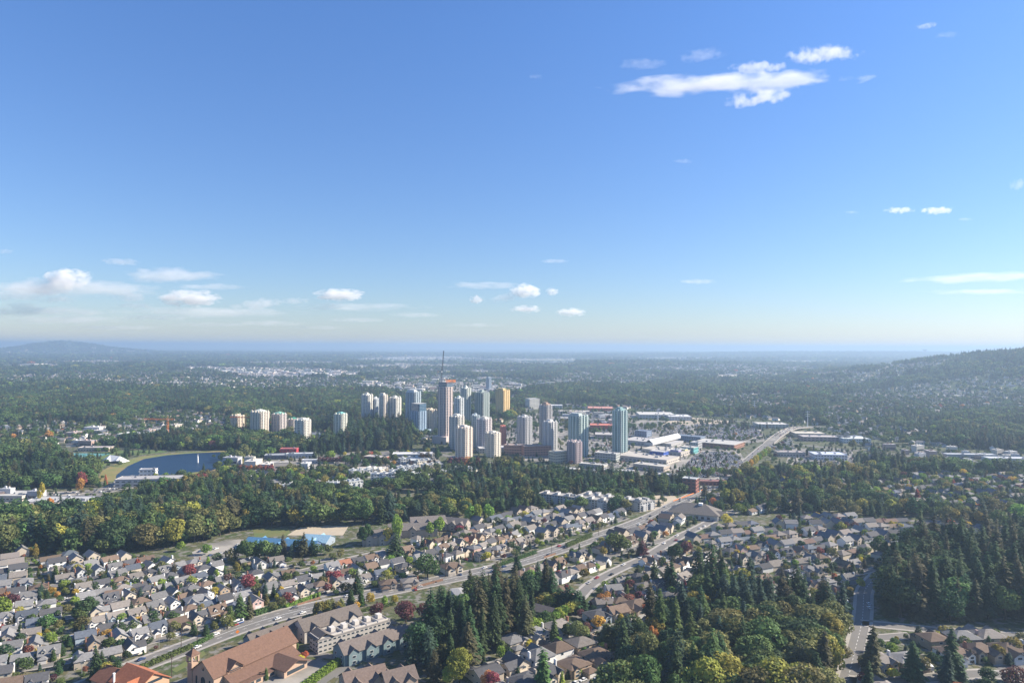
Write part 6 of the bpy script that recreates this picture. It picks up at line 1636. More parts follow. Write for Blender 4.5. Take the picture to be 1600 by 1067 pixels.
def clear(x, y, arr, extra, cell=30.0):
    """mask of points not within arr discs (hash raster)"""
    ras = set()
    for a, b, c in arr:
        k = int((c + extra) // 6) + 1
        ia, ib = int(a // 6), int(b // 6)
        for i in range(-k, k + 1):
            for j in range(-k, k + 1):
                if math.hypot((ia + i + .5) * 6 - a, (ib + j + .5) * 6 - b) < c + extra: ras.add((ia + i, ib + j))
    return np.array([(int(p // 6), int(q // 6)) not in ras for p, q in zip(x, y)])
nlc, nlb = len(mc), len(mb_)
mc2, _ = table('c', cc_, 2); mb2, _ = table('b', cb_, 2); mc3, _ = table('c', cc_, 3); mb3, _ = table('b', cb_, 3)
HOUSEPTS = []
for (y0, y1, sp, lod, hm) in ((640, 2500, 9.5, 1, 1.0), (2500, 5000, 15.5, 2, 1.18), (5000, 9000, 30, 2, 1.5), (9000, 17000, 75, 2, 2.3)):
    pts = far_band(y0, y1, sp, 1, None); x, y = pts[:, 0], pts[:, 1]
    z = hz(x, y); px, py = nproj(x, y, z)
    keep = (px > -60) & (px < 1660) & (py < 800)
    if lod == 1:
        keep &= py < 800
        for q in NEARP: keep &= ~npoly(q, px, py)
        for q in (FL, FM, FR, FK): keep &= ~npoly(q, px, py)
    op = np.zeros(len(x), bool)
    for q in OPEN: op |= npoly(q, px, py)
    de = np.zeros(len(x), bool)
    for q in DENSE: de |= npoly(q, px, py)
    f1 = field(x, y, 520, 1); f2 = field(x, y, 140, 4); f3 = field(x, y, 2600, 7)
    res = ~de & ~op & (f1 + .4 * f2 + .5 * f3 > -.15 + (y > 9000) * .3)                 # leafy suburbs
    res |= npoly(HILLRES, px, py)
    for q in RESP: res |= npoly(q, px, py)
    res &= ~op; pr = np.where(op, .30, np.where(res, (.16 if y0 > 2000 else .26) + .25 * (f2 > .25), 1.0))
    for q in (LAKEX, [(92, 714), (95, 698), (150, 696), (150, 712)]): pr = np.where(npoly(q, px, py), 0.0, pr)
    for q, _m in FARF: pr = np.where(npoly(q, px, py) | npoly(q, px, py - 1.2), 0.0, pr); pr = np.where(~res & ~de & (f2 > .75), .4, pr)
    keep &= nr.rand(len(x)) < pr
    x, y, z, px, py, op_, de_ = [q[keep] for q in (x, y, z, px, py, op, de)]
    if y0 < 2600:
        m = clear(x, y, allB, 2.5) & clear(x, y, allR, 2.5); x, y, z, px, py, op_, de_ = [q[m] for q in (x, y, z, px, py, op_, de_)]
    kf = field(x, y, 300, 2) + .5 * field(x, y, 90, 9); con = kf + (nr.rand(len(x)) - .5) * 1.2 > (.05)
    # conifer wood beside the towers
    cw = npoly([(500, 716), (520, 650), (560, 655), (640, 660), (650, 702), (560, 714)], px, py); con = np.where(cw, nr.rand(len(x)) < .93, con)
    hh = nr.uniform(14, 27, len(x)) * hm; hh = np.where(con, hh * 1.15, hh * .85); hh = np.where(op_, hh * .5, hh); rs_ = (field(x, y, 520, 1) + .4 * field(x, y, 140, 4) + .5 * field(x, y, 2600, 7) > -.15 + (y > 9000) * .3) & ~de_ | npoly(HILLRES, px, py)
    for q in RESP: rs_ |= npoly(q, px, py)
    hh = np.where(rs_, hh * .62, hh); hh = np.where((py > 764) & (py < 800), hh * .75, hh); hh = np.where(cw, hh * 1.1 + 5, hh)
    rr = nr.rand(len(x)); kf2 = field(x, y, 420, 6) + .4 * field(x, y, 110, 3)
    for i in range(len(x)):
        if con[i]:
            c = 0 if rr[i] < .6 else 1 if rr[i] < .75 else 2 if rr[i] < .93 else 3
            WC.append((x[i], y[i], z[i], rr[i] * 50, hh[i] * (1.05 + .3 * rr[i]) * (1 if sp < 20 else 1.5), hh[i], (0 if lod == 1 else nlc) + c * 3 + i % 3))
        else:
            r2 = (rr[i] * 7) % 1
            r2 = r2 ** (1.0 if kf2[i] > .35 else 1.7 if kf2[i] > -.2 else 2.8) if r2 < .985 else r2
            c = 0 if r2 < .50 else 1 if r2 < .80 else 2 if r2 < .955 else 3 if r2 < .975 else 4 if r2 < .992 else 5 if r2 < .996 else 7
            WB.append((x[i], y[i], z[i], rr[i] * 50, hh[i] * (1.1 + .4 * rr[i]) * (1 if sp < 20 else 1.5), hh[i], (0 if lod == 1 else nlb) + c * 3 + i % 3))
    # far houses in the suburbs
    ph = far_band(y0, y1, {1: 21, 2: 27}[lod] * (1 if y0 < 4000 else 1.25 if y0 < 8000 else 2.4), 1, None); x, y = ph[:, 0], ph[:, 1]; z = hz(x, y); px, py = nproj(x, y, z)
    op = np.zeros(len(x), bool); de = np.zeros(len(x), bool)
    for q in OPEN: op |= npoly(q, px, py)
    for q in DENSE: de |= npoly(q, px, py)
    f1 = field(x, y, 520, 1); f2 = field(x, y, 140, 4); f3 = field(x, y, 2600, 7)
    k = ~op & (~de | np.any([npoly(q, px, py) for q in RESP], axis=0)) & ((f1 + .4 * f2 + .5 * f3 > -.1 + (y > 9000) * .3) | npoly(HILLRES, px, py) | np.any([npoly(q, px, py) for q in RESP], axis=0)) & (nr.rand(len(x)) < .6) & (py < 762) & (px > -60) & (px < 1660)
    for q in NEARP: k &= ~npoly(q, px, py)
    k &= z < 118
    x, y, z = x[k], y[k], z[k]
    if y0 < 2600:
        m = clear(x, y, allB, 6) & clear(x, y, allR, 6); x, y, z = x[m], y[m], z[m]
    sc_ = 1 if y0 < 4000 else 1.5 if y0 < 8000 else 2.6
    for i in range(len(x)): HOUSEPTS.append((x[i], y[i], z[i], nr.rand() * 6.28, sc_ * nr.uniform(.9, 1.3), sc_ ** .5, nr.randint(0, 12)))
print('woods', len(WC), len(WB), 'far houses', len(HOUSEPTS))
gn_stuff('conifer_woods', mc + mc2, WC, 'dark conifer woods stretching to the horizon')
gn_stuff('broadleaf_woods', mb_ + mb2, WB, 'olive and green broadleaf woods stretching to the horizon')
if WP: gn_stuff('shrubbery', mp, WP, 'small columnar garden trees of the far gardens')

# distant housing: simple complete houses in twelve colourings
hm_ = []
for i in range(12):
    k = i % 4; wc = list(WALLS.values())[(i * 5) % 4]; rc = list(ROOFS.values())[(i * 3 + 1) % 5]
    b_ = MB()
    if k == 0: b_.box(-6, 6, -4.5, 4.5, -1, 5.2, 0); b_.gwall(-6, 6, -4.5, 4.5, 5.2, 2.8, 'x'); b_.gable(-6, 6, -4.5, 4.5, 5.2, 2.8, 'x', .5, .2, 1)
    elif k == 1: b_.box(-5.5, 5.5, -5, 5, -1, 5.2, 0); b_.hip(-5.5, 5.5, -5, 5, 5.2, 2.6, .5, 1); b_.box(-5, 0, -8, -5, -1, 3, 0); b_.hip(-5, 0, -8, -4.9, 3, 1.4, .4, 1)
    elif k == 2: b_.box(-4.5, 4.5, -6, 6, -1, 5.4, 0); b_.gwall(-4.5, 4.5, -6, 6, 5.4, 3.3, 'y'); b_.gable(-4.5, 4.5, -6, 6, 5.4, 3.3, 'y', .5, .2, 1)
    else: b_.box(-7.5, 7.5, -4.5, 4.5, -1, 3.4, 0); b_.gwall(-7.5, 7.5, -4.5, 4.5, 3.4, 2.2, 'x'); b_.gable(-7.5, 7.5, -4.5, 4.5, 3.4, 2.2, 'x', .5, .2, 1)
    for q in ((-2.5, 1.2), (2.5, 1.2), (-2.5, 3.6), (2.5, 3.6)):
        if k != 3 or q[1] < 2: b_.box(q[0] - .8, q[0] + .8, -6.1 if k == 2 else -5.05 if k == 1 else -4.6, -4.4, q[1], q[1] + 1.2, 2)
    hm_.append(b_.mesh('far_house', [mat(f'far_house_wall_{(i * 5) % 4}', wc, .8), mat(f'far_house_roof_{(i * 3 + 1) % 5}', rc, .9, rnd=.3), M['glass']]))
for h in REST_H: HOUSEPTS.append((h[0], h[1], float(hz(h[0], h[1])), h[2], 1.0, 1.0, rng.randrange(12)))
gn_stuff('far_housing', hm_, HOUSEPTS, 'thousands of small pale suburban houses among the trees')

# distant low commercial roofs
im = []
for i, (wc, rc) in enumerate((((.5, .5, .5), (.5, .5, .48)), ((.5, .45, .38), (.42, .40, .36)), ((.42, .42, .44), (.33, .34, .36)), ((.55, .52, .45), (.58, .55, .5)), ((.38, .28, .24), (.36, .33, .32)))):
    b_ = MB(); b_.box(-20, 20, -12, 12, -1, 8, 0); b_.box(-20.3, 20.3, -12.3, 12.3, 8, 8.6, 1); b_.box(-8, -3, -3, 3, 8.6, 10.4, 0); b_.box(5, 9, -2, 2, 8.6, 10, 0); b_.box(-16, 16, -12.1, -11.9, 2, 4, 2)
    im.append(b_.mesh('far_store', [mat(f'far_store_wall_{i}', wc, .8), mat(f'far_store_roof_{i}', rc, .8), M['glass']]))
IP = []
def strip(poly, n, s0, s1):
    k = 0
    xs = [p[0] for p in poly]; ys_ = [p[1] for p in poly]
    for _ in range(n * 40):
        px, py = rng.uniform(min(xs), max(xs)), rng.uniform(min(ys_), max(ys_))
        if inpoly(poly, px, py):
            x, y = P(px, py); IP.append((x, y, float(hz(x, y)), R(rng.choice((-6, 0, 84, 90, 20))), rng.uniform(s0, s1), rng.uniform(.7, 1.4), rng.randrange(5))); k += 1
            if k >= n: break
strip(OPEN[7], 210, .5, 1.3); strip(OPEN[8], 140, .7, 2); strip(OPEN[10], 110, 1.5, 4); strip([(850, 585), (900, 572), (930, 583), (900, 592)], 30, .7, 1.6)
strip([(1190, 570), (1240, 567), (1290, 572), (1250, 580)], 40, .8, 2.5); strip([(20, 573), (60, 568), (180, 569), (260, 576), (60, 580)], 45, 1.5, 4)
strip([(350, 560), (700, 556), (1000, 560), (1000, 566), (400, 572)], 70, 2, 6); strip([(865, 650), (930, 643), (990, 650), (985, 664), (900, 664)], 26, .35, .8)
strip([(1350, 700), (1500, 704), (1640, 716), (1640, 735), (1500, 728), (1400, 718)], 26, .25, .5); strip([(1400, 600), (1600, 630), (1600, 660), (1400, 640)], 10, .5, 1)
strip([(0, 600), (300, 590), (600, 598), (600, 606), (300, 610)], 50, .6, 1.4); strip([(150, 560), (500, 556), (800, 556), (800, 562), (400, 566)], 120, 1.5, 4); strip([(860, 584), (1100, 574), (1280, 576), (1280, 584), (1000, 592)], 70, .6, 1.6); strip([(800, 600), (880, 596), (1000, 600), (900, 608)], 25, .5, 1.1)
strip([(30, 690), (200, 668), (340, 670), (300, 684), (100, 700)], 16, .4, .9)
strip([(-30, 780), (60, 774), (130, 780), (60, 786)], 3, .3, .6); strip([(350, 725), (470, 722), (520, 730), (430, 736)], 6, .3, .7)
gn_stuff('far_stores', im, IP, 'far pale commercial roofs in bands below the horizon')

# ------------------------------------------------------------------ hedges
def hedge(px0, py0, px1, py1, w_, h, colr, label):
    a = np.array(P(px0, py0)); b = np.array(P(px1, py1)); L = np.linalg.norm(b - a); ang = math.atan2(*(b - a)[::-1])
    n = int(L * (w_ + 2 * h) * 9)
    g = nr
    C = np.stack([(g.rand(n) - .5) * L, (g.rand(n) - .5) * w_, g.rand(n) * h], 1)
    fc = g.randint(0, 3, n); bump = .35 * np.sin(C[:, 0] * 1.9) + .25 * np.sin(C[:, 0] * 4.7 + 1)
    C[fc == 0, 2] = h + bump[fc == 0] * .9; C[fc == 1, 1] = w_ / 2 + bump[fc == 1] * .5; C[fc == 2, 1] = -w_ / 2 + bump[fc == 2] * .5
    d = np.stack([np.zeros(n), (fc == 1) * 1. - (fc == 2) * 1., (fc == 0) * 1.], 1) + g.randn(n, 3) * .6; d /= np.linalg.norm(d, axis=1)[:, None]
    u = np.cross(d, g.randn(n, 3)); u /= np.linalg.norm(u, axis=1)[:, None]; v = np.cross(d, u); s = .22 + .2 * g.rand(n)
    me = quads_mesh('hedge', C, u * s[:, None], v * s[:, None], TM[colr])
    o = obj('hedge', me, None, (*((a + b) / 2), 0), ang)
    return tag(o, label, 'hedge', 'clipped hedges')
hedge(472, 1078, 530, 1036, 3.2, 3.2, 'lime green', 'bright green clipped hedge beside the church parking lot')
hedge(205, 1052, 300, 1012, 2.0, 2.6, 'green', 'dark green hedge on the house side of the main road, at the far left')
hedge(300, 1011, 333, 995, 1.8, 2.2, 'green', 'low hedge beside the main road left of the bus')
hedge(398, 962, 445, 947, 2.2, 3.4, 'green', 'tall green hedge on the house side of the main road above the parked cars')
hedge(446, 949, 500, 930, 2.0, 2.0, 'lime green', 'pale green hedge by the road beside the olive cedar clump')
hedge(556, 958, 618, 944, 1.4, 1.6, 'green', 'thin hedge behind the row of yellow and maroon trees')
hedge(885, 855, 925, 838, 2.2, 3.6, 'green', 'tall hedge along the upper side of the main road, in the middle of the photo')
hedge(770, 888, 838, 864, 1.8, 2.4, 'green', 'hedge along the upper side of the main road below the row of dormered houses')
def fence(px0, py0, px1, py1, h, m, label):
    a = np.array(P(px0, py0)); b = np.array(P(px1, py1)); L = float(np.linalg.norm(b - a)); ang = math.atan2(*(b - a)[::-1])
    t = empty('fence', (*a, 0), ang); A = MB(); A.box(0, L, -.06, .06, .1, h); color_mat_obj('panel', A, m, t)
    n = max(2, int(L / 4)); B = MB()
    for i in range(n + 1): B.box(i * L / n - .12, i * L / n + .12, -.13, .13, 0, h + .15)
    o = color_mat_obj('post', B, m, t); o['kind'] = 'stuff' if n > 100 else 'part'
    if n <= 100: del o['kind']
    tag(t, label, 'fence')
fence(333, 991, 378, 972, 1.5, M['concrete'], 'pale sound wall behind the bus')
fence(640, 921, 692, 907, 1.8, M['fence'], 'reddish cedar fence along the upper side of the main road')
fence(465, 946, 500, 935, 1.5, M['fence'], 'short reddish fence beside the hedge and the parked white car')
fence(850, 872, 868, 866, 1.6, M['fence'], 'yellowish wooden fence piece by the main road')
fence(1052, 783, 1108, 762, 1.0, M['orange'], 'orange construction fence beside the sandy lot')

# ------------------------------------------------------------------ street lamps and poles
k = 0
op = offset(main_pts, 12.5)
acc = 0
for a, b in zip(op, op[1:]):
    acc += math.hypot(b[0] - a[0], b[1] - a[1])
    if acc > 42:
        acc = 0
        px, py = proj(a[0], a[1], 5)
        if not (0 < px < 1600 and py < 1067): continue
        t = empty('street_lamp', (a[0], a[1], 0), math.atan2(b[1] - a[1], b[0] - a[0]) + math.pi / 2 * -1)
        A = MB(); A.tube((0, 0, 0), (0, 0, 9.5), .16, .09, 6); color_mat_obj('pole', A, M['metal'], t)
        B = MB(); B.tube((0, 0, 9.4), (2.6, 0, 9.9), .08, .06, 5); color_mat_obj('arm', B, M['metal'], t)
        C = MB(); C.box(2.4, 3.3, -.2, .2, 9.78, 9.98); color_mat_obj('lamp_head', C, M['white'], t)
        t['group'] = 'street lamps along the main road'; PENDING.append((t, 'grey street lamp by the main road', a[0], a[1], 5, 'street lamp'))
        BLD.put(a[0], a[1], 1)
for px, py in ((1022, 0),): pass
for i, (px, py) in enumerate([(308, 1010), (283, 1020), (268, 1062), (862, 868), (900, 852), (935, 840), (696, 905), (782, 893)]):
    x, y = P(px, py - 4); t = empty('utility_pole', (x, y, 0), R(50))
    A = MB(); A.tube((0, 0, 0), (0, 0, 12), .2, .13, 6); color_mat_obj('pole', A, M['trunk'], t)
    for z in (11.2, 10.2):
        B = MB(); B.box(-.1, .1, -1.3, 1.3, z, z + .16); color_mat_obj('crossarm', B, M['trunk'], t)
    t['group'] = 'wooden utility poles'; PENDING.append((t, 'wooden utility pole', x, y, 6, 'utility pole'))
x, y = P(371, 992); t = empty('construction_sign', (x, y, 0), R(30))
A = MB(); A.tube((0, 0, 0), (0, 0, 1.6), .07, .07, 5); color_mat_obj('post', A, M['metal'], t)
A = MB(); A.add([(-.0, -.04, 1.0), (1.2, -.04, 2.2), (0, -.04, 3.4), (-1.2, -.04, 2.2), (0, .04, 1.0), (1.2, .04, 2.2), (0, .04, 3.4), (-1.2, .04, 2.2)], [(0, 1, 2, 3), (7, 6, 5, 4), (0, 4, 5, 1), (1, 5, 6, 2), (2, 6, 7, 3), (3, 7, 4, 0)]); color_mat_obj('sign_panel', A, M['orange'], t)
tag(t, 'orange diamond construction sign standing in the main road in front of the bus', 'sign')

# ------------------------------------------------------------------ vehicles
def car_parts():
    B = MB(); 
    pr = [(-2.2, .35), (2.2, .35), (2.25, .75), (1.2, .95), (-1.9, .98), (-2.25, .85)]
    vs = [(a, -.9, b) for a, b in pr] + [(a, .9, b) for a, b in pr]; n = len(pr)
    B.add(vs, [tuple(range(n)), tuple(range(2 * n - 1, n - 1, -1))] + [(i, n + i, n + (i + 1) % n, (i + 1) % n) for i in range(n)])
    rf = [(-1.2, -.68, 1.47), (.35, -.68, 1.47), (.35, .68, 1.47), (-1.2, .68, 1.47)]
    B.add([(a, b, c - .05) for a, b, c in rf] + [(a, b, c) for a, b, c in rf], [(0, 3, 2, 1), (4, 5, 6, 7), (0, 1, 5, 4), (1, 2, 6, 5), (2, 3, 7, 6), (3, 0, 4, 7)])
    C = MB(); C.add([(-1.9, -.8, .97), (1.15, -.8, .95), (1.15, .8, .95), (-1.9, .8, .97), (-1.2, -.66, 1.42), (.35, -.66, 1.42), (.35, .66, 1.42), (-1.2, .66, 1.42)], [(0, 1, 5, 4), (1, 2, 6, 5), (2, 3, 7, 6), (3, 0, 4, 7)])
    W = MB(); W.tube((0, -.11, 0), (0, .11, 0), .33, .33, 10)
    H = MB(); H.box(2.2, 2.27, -.25, .25, .6, .74)
    return B.mesh('car_body', M['carpaint']), C.mesh('car_glass', M['glass']), W.mesh('car_wheel', M['tyre']), H.mesh('car_light', M['white'])
CB, CG, CW, CH = car_parts()
CC = {'white': (.75, .75, .73), 'silver': (.42, .43, .44), 'black': (.02, .02, .022), 'grey': (.15, .15, .16), 'dark blue': (.03, .06, .16), 'red': (.35, .03, .03), 'pale gold': (.4, .35, .25)}
CAR_N = [0]
CARG = Grid(6.0)
def car(x, y, z, rz, colr, where, parts=True):
    if CARG.hit(x, y, 2.2): return
    CARG.put(x, y, 2.2)
    t = empty('parked_car' if where != 'driving' else 'car', (x, y, z), rz)
    obj('body', CB, t, col=CC[colr]); obj('window', CG, t)
    if parts:
        for a in (-1.35, 1.4):
            for b in (-.82, .82): obj('wheel', CW, t, (a, b, .33))
        for b in (-.62, .62): obj('headlight', CH, t, (0, b, 0))
    t['group'] = 'cars on the streets and lots'
    PENDING.append((t, f'{colr} {"car driving on the main road" if where == "driving" else "parked car"}', x, y, 1, 'car')); CAR_N[0] += 1
ck = lambda: rng.choices(list(CC), (6, 4, 3, 3, 1.4, 1.2, 1))[0]
for px, py, c, d in [(434, 967, 'white', 3.5), (473, 958, 'white', 3), (443, 964, 'silver', -2), (1358, 950, 'white', 0), (1357, 944, 'white', 0)]:
    x, y = P(px, py); car(x, y, .08, R(48 if px < 1000 else 82), c, 'parked')
for s, st in ((5.6, 40), (2.0, 58), (-5.6, 46), (-2.0, 64)):
    q = offset(main_pts, s); acc = rng.uniform(0, 60)
    for a, b in zip(q, q[1:]):
        acc += math.hypot(b[0] - a[0], b[1] - a[1])
        if acc > st and 0 < proj(a[0], a[1], 0)[0] < 1600 and a[1] < 1400:
            acc = rng.uniform(-30, 20); car(a[0], a[1], .08, math.atan2(b[1] - a[1], b[0] - a[0]), ck(), 'driving', a[1] < 800)
for seg, hw in STREETS + ROADS[1:5] + ROADS[6:7] + ROADS[11:13]:
    for s in (-1, 1):
        q = offset(seg, s * (hw - (3.3 if hw > 5 else 1.15)))
        for a, b in zip(q, q[1:]):
            l = math.hypot(b[0] - a[0], b[1] - a[1])
            px, py = proj(a[0], a[1], 0)
            if rng.random() < .14 * l / 6 and -10 < px < 1610 and py < 1075 and CAR_N[0] < 215:
                car(a[0], a[1], .06, math.atan2(b[1] - a[1], b[0] - a[0]) + (math.pi if s > 0 else 0), ck(), 'parked', a[1] < 620)
# driveway cars
for h in IND_H[:230]:
    if rng.random() < .22 and CAR_N[0] < 262:
        a = h[2]; off_ = 10.5; x = h[0] + math.sin(a) * off_ + math.cos(a) * 2.2 * (1 if h[6] > 0 else -1); y = h[1] - math.cos(a) * off_ + math.sin(a) * 2.2 * (1 if h[6] > 0 else -1)
        if not BLD.hit(x, y, .3): car(x, y, .04, a + math.pi / 2, ck(), 'parked', h[1] < 560)
for i in range(12):
    px = 312 + i * 8.5 + rng.uniform(-2, 2); py = 866 - i * 1.5 + rng.choice((-4, 5))
    if CAR_N[0] < 280: car(*P(px, py), .04, R(62), ck(), 'parked', False)
# car lots far away: one object
lot = []
def carlot(poly, deg, fill=.75, rows=16.0, sp=2.9):
    wp = [P(*p) for p in poly]; a = R(deg); ca, sa = math.cos(a), math.sin(a)
    cx = sum(p[0] for p in wp) / len(wp); cy_ = sum(p[1] for p in wp) / len(wp); e = max(math.hypot(p[0] - cx, p[1] - cy_) for p in wp)
    v = -e
    while v < e:
        for dv in (-2.6, 2.6):
            u = -e
            while u < e:
                u += sp
                if rng.random() > fill: continue
                x, y = cx + u * ca - (v + dv) * sa, cy_ + u * sa + (v + dv) * ca
                if inpoly(wp, x, y) and not BLD.hit(x, y, 1.5): lot.append((x, y, .05, a + math.pi / 2, 1, 1, rng.choices(range(7), (6, 4, 3, 3, 1.4, 1.2, 1))[0]))
        v += rows
carlot([(1060, 743), (1078, 718), (1092, 706), (1148, 706), (1160, 722), (1145, 742), (1105, 747)], -12, .9)
carlot([(990, 665), (1030, 660), (1080, 666), (1080, 680), (1000, 676)], -12, .5); carlot([(800, 690), (785, 672), (800, 658), (838, 650), (838, 690)], 10, .4)
carlot([(925, 690), (930, 668), (985, 660), (1000, 672), (985, 690)], -8, .6); carlot([(985, 690), (985, 735), (925, 730), (925, 692)], -12, .5)
carlot([(1090, 680), (1085, 662), (1180, 664), (1192, 680), (1150, 690)], -5, .7); carlot([(865, 660), (870, 642), (960, 640), (985, 650), (930, 662)], -5, .7)
carlot([(1195, 690), (1200, 680), (1235, 680), (1240, 700), (1215, 706)], 40, .7); carlot([(345, 742), (370, 725), (440, 728), (440, 738)], 10, .5)
carlot([(0, 788), (0, 774), (140, 767), (190, 752), (200, 760), (120, 784)], 5, .3); carlot([(1240, 735), (1240, 708), (1330, 706), (1340, 726)], -5, .3)
carlot([(570, 722), (680, 708), (690, 722), (600, 734)], 8, .3); carlot([(1070, 758), (1120, 752), (1120, 762), (1080, 768)], -5, .6)
for i in range(5, len(OP_PTS) - 4):
    for s in (-8, -4.2, 4.2, 8):
        if rng.random() < .5:
            p = offset(OP_PTS, s)[i]; q = OP_PTS[i + 1]; p0 = OP_PTS[i]
            lot.append((p[0], p[1], OP_H[i] + .05, math.atan2(q[1] - p0[1], q[0] - p0[0]), 1, 1, rng.randrange(7)))
cms = []
for kx, (nm_, c) in enumerate(CC.items()):
    b_ = MB(); pm = mat('far_car_' + nm_.replace(' ', '_'), c, .35, spec=.5)
    b_.box(-2.2, 2.2, -.88, .88, .3, .92, 0)
    b_.add([(-1.9, -.8, .9), (1.15, -.8, .9), (1.15, .8, .9), (-1.9, .8, .9), (-1.2, -.66, 1.42), (.35, -.66, 1.42), (.35, .66, 1.42), (-1.2, .66, 1.42)], [(0, 1, 5, 4), (1, 2, 6, 5), (2, 3, 7, 6), (3, 0, 4, 7)], 1)
    b_.add([(-1.2, -.66, 1.43), (.35, -.66, 1.43), (.35, .66, 1.43), (-1.2, .66, 1.43)], [(0, 1, 2, 3)], 0)
    cms.append(b_.mesh('far_car', [pm, M['glass']]))
gn_stuff('far_parked_cars', cms, lot, 'hundreds of cars packed into the mall parking lots')
print('cars', CAR_N[0], 'lot', len(lot))

# the bus
def bus():
    i = min(range(len(main_pts)), key=lambda k: abs(proj(*main_pts[k], 0)[0] - 372)); q = offset(main_pts, 6.6); a = math.atan2(q[i + 1][1] - q[i][1], q[i + 1][0] - q[i][0])
    t = empty('bus', (*q[i], .08), a)
    B = MB(); B.box(-6, 6, -1.25, 1.25, .45, 3.0); B.box(-4.5, -1, -.8, .8, 3.0, 3.25); B.box(1, 3, -.7, .7, 3.0, 3.2); color_mat_obj('body', B, M['white'], t)
    S = MB(); S.box(-6.03, 6.03, -1.28, 1.28, .4, 1.15); color_mat_obj('skirt', S, M['slateblue'], t)
    for s in (-1, 1):
        G = MB(); y0, y1 = sorted((s * 1.25, s * 1.29)); G.box(-5.6, 5.4, y0, y1, 1.5, 2.5); color_mat_obj('window', G, M['glass'], t)
        for x in (-3.6, 3.7):
            W = MB(); W.tube((x, s * 1.0, .5), (x, s * 1.27, .5), .5, .5, 12); color_mat_obj('wheel', W, M['tyre'], t)
    G = MB(); G.box(6.0, 6.05, -1.1, 1.1, 1.3, 2.8); color_mat_obj('windscreen', G, M['glass'], t)
    tag(t, 'white city bus with a dark blue skirt on the main road', 'bus')
M['slateblue'] = mat('bus_blue_paint', (.03, .08, .25), .4)
bus()
# white trailer and rv in the lower right
for px, py, rz, lb in ((1453, 1046, 80, 'white box trailer parked between two dark conifers in the lower right'), (1318, 944, -5, 'white camper van parked by the shaded road')):
    x, y = P(px, py); t = empty('trailer', (x, y, .05), R(rz))
    A = MB(); A.box(-3, 3, -1.15, 1.15, .6, 3.0); A.box(-2.9, 2.9, -1.05, 1.05, 3.0, 3.12); color_mat_obj('body', A, M['white'], t)
    for s in (-1, 1):
        W = MB(); W.tube((-.6, s * .95, .4), (-.6, s * 1.2, .4), .4, .4, 10); W.tube((.4, s * .95, .4), (.4, s * 1.2, .4), .4, .4, 10); color_mat_obj('wheels' if False else 'wheel', W, M['tyre'], t)
    W = MB(); W.tube((3, 0, .6), (4.2, 0, .5), .08, .06, 5); color_mat_obj('tow_bar', W, M['metal'], t)
    W = MB(); W.box(-1.4, -.2, -1.19, -1.14, 1.6, 2.3); color_mat_obj('window', W, M['glass'], t)
    tag(t, lb, 'trailer'); BLD.put(x, y, 3)

# ------------------------------------------------------------------ labels
LANDMARKS += [('the big round dark tree', 134, 955), ('the red maple', 295, 892), ('the yellow columnar tree', 56, 860), ('the bus', 368, 980), ('the olive cedar clump', 512, 948), ('the row of yellow and maroon trees', 600, 945),
    ('the tall fir grove', 770, 930), ('the hedge like bright green trees', 865, 975), ('the dark round conifers', 890, 935), ('the bare trunked pine', 1015, 950), ('the huge dark fir group', 1112, 905),
    ('the yellow green woods', 1270, 1010), ('the shaded road junction', 1347, 968), ('the dark forest', 1500, 930), ('the wide fir by the white trailer', 1428, 1025), ('the bottom right corner', 1590, 1060), ('the bottom left corner', 10, 1060),
    ('the left edge village gate', -500, -500), ('the lone poplar at the bottom', 848, 1040), ('the curved residential street', 1000, 875), ('the sandy field', 500, 828), ('the big green garden tree', 668, 885),
    ('the pair of lime green trees', 740, 806), ('the sandy construction lot', 1020, 785), ('the yellow tree near the hall', 1136, 818), ('the dark roofed white row houses', 1040, 822), ('the row of autumn trees', 400, 735), ('the white tent', 180, 718), ('the tall green fir in mid village', 618, 862), ('the middle of the left edge', 0, 800), ('the middle of the right edge', 1600, 780), ('the blue spruce', 414, 925)]
LANDMARKS = [l for l in LANDMARKS if l[1] > -100]
DIRS = ['right of', 'upper right of', 'above', 'upper left of', 'left of', 'lower left of', 'below', 'lower right of']
ORD = ['', 'second nearest', 'third nearest', 'fourth nearest', 'fifth nearest', 'sixth nearest', 'seventh nearest', 'eighth nearest', 'ninth nearest']
bk = {}
for (o, desc, x, y, h, cat) in PENDING:
    px, py = proj(x, y, float(hz(x, y)) + h)
    l = min(LANDMARKS, key=lambda l: math.hypot(l[1] - px, (l[2] - py) * 1.5))
    d = int(round(math.degrees(math.atan2(-(py - l[2]) * 1.5, px - l[1])) / 45)) % 8
    bk.setdefault((desc, cat, l[0], d), []).append((math.hypot(l[1] - px, (l[2] - py)), o.name, o))
mx_ = 0
for (desc, cat, lt, d), L_ in bk.items():
    L_.sort(key=lambda q: q[0]); mx_ = max(mx_, len(L_))
    for i, (_, _, o) in enumerate(L_):
        desc2 = desc
        tailp = f'{DIRS[d]} {lt}'
        if len(L_) == 1: lb = f'{desc2} {tailp}'
        else: lb = f'{desc2} {"nearest" if i == 0 else ORD[i] if i < 9 else str(i + 1) + "th nearest"} {tailp}'
        w__ = lb.split()
        if len(w__) > 16: lb = lb.replace(' house with a garage wing', ' house').replace(' with two front gables', '').replace(' with ', ', ') ; w__ = lb.split()
        if len(w__) > 16: lb = lb.replace('nearest ', '', 1) if i > 8 else lb.replace(' roof ', ' ')
        w__ = lb.split()
        if len(w__) > 16: lb = ' '.join(q for q in w__ if q not in ('the', 'tall', 'in'))
        o['label'] = lb; o['category'] = cat
print('labels', len(PENDING), 'max bucket', mx_, 'longest', max(len(o['label'].split()) for o, *_ in PENDING))

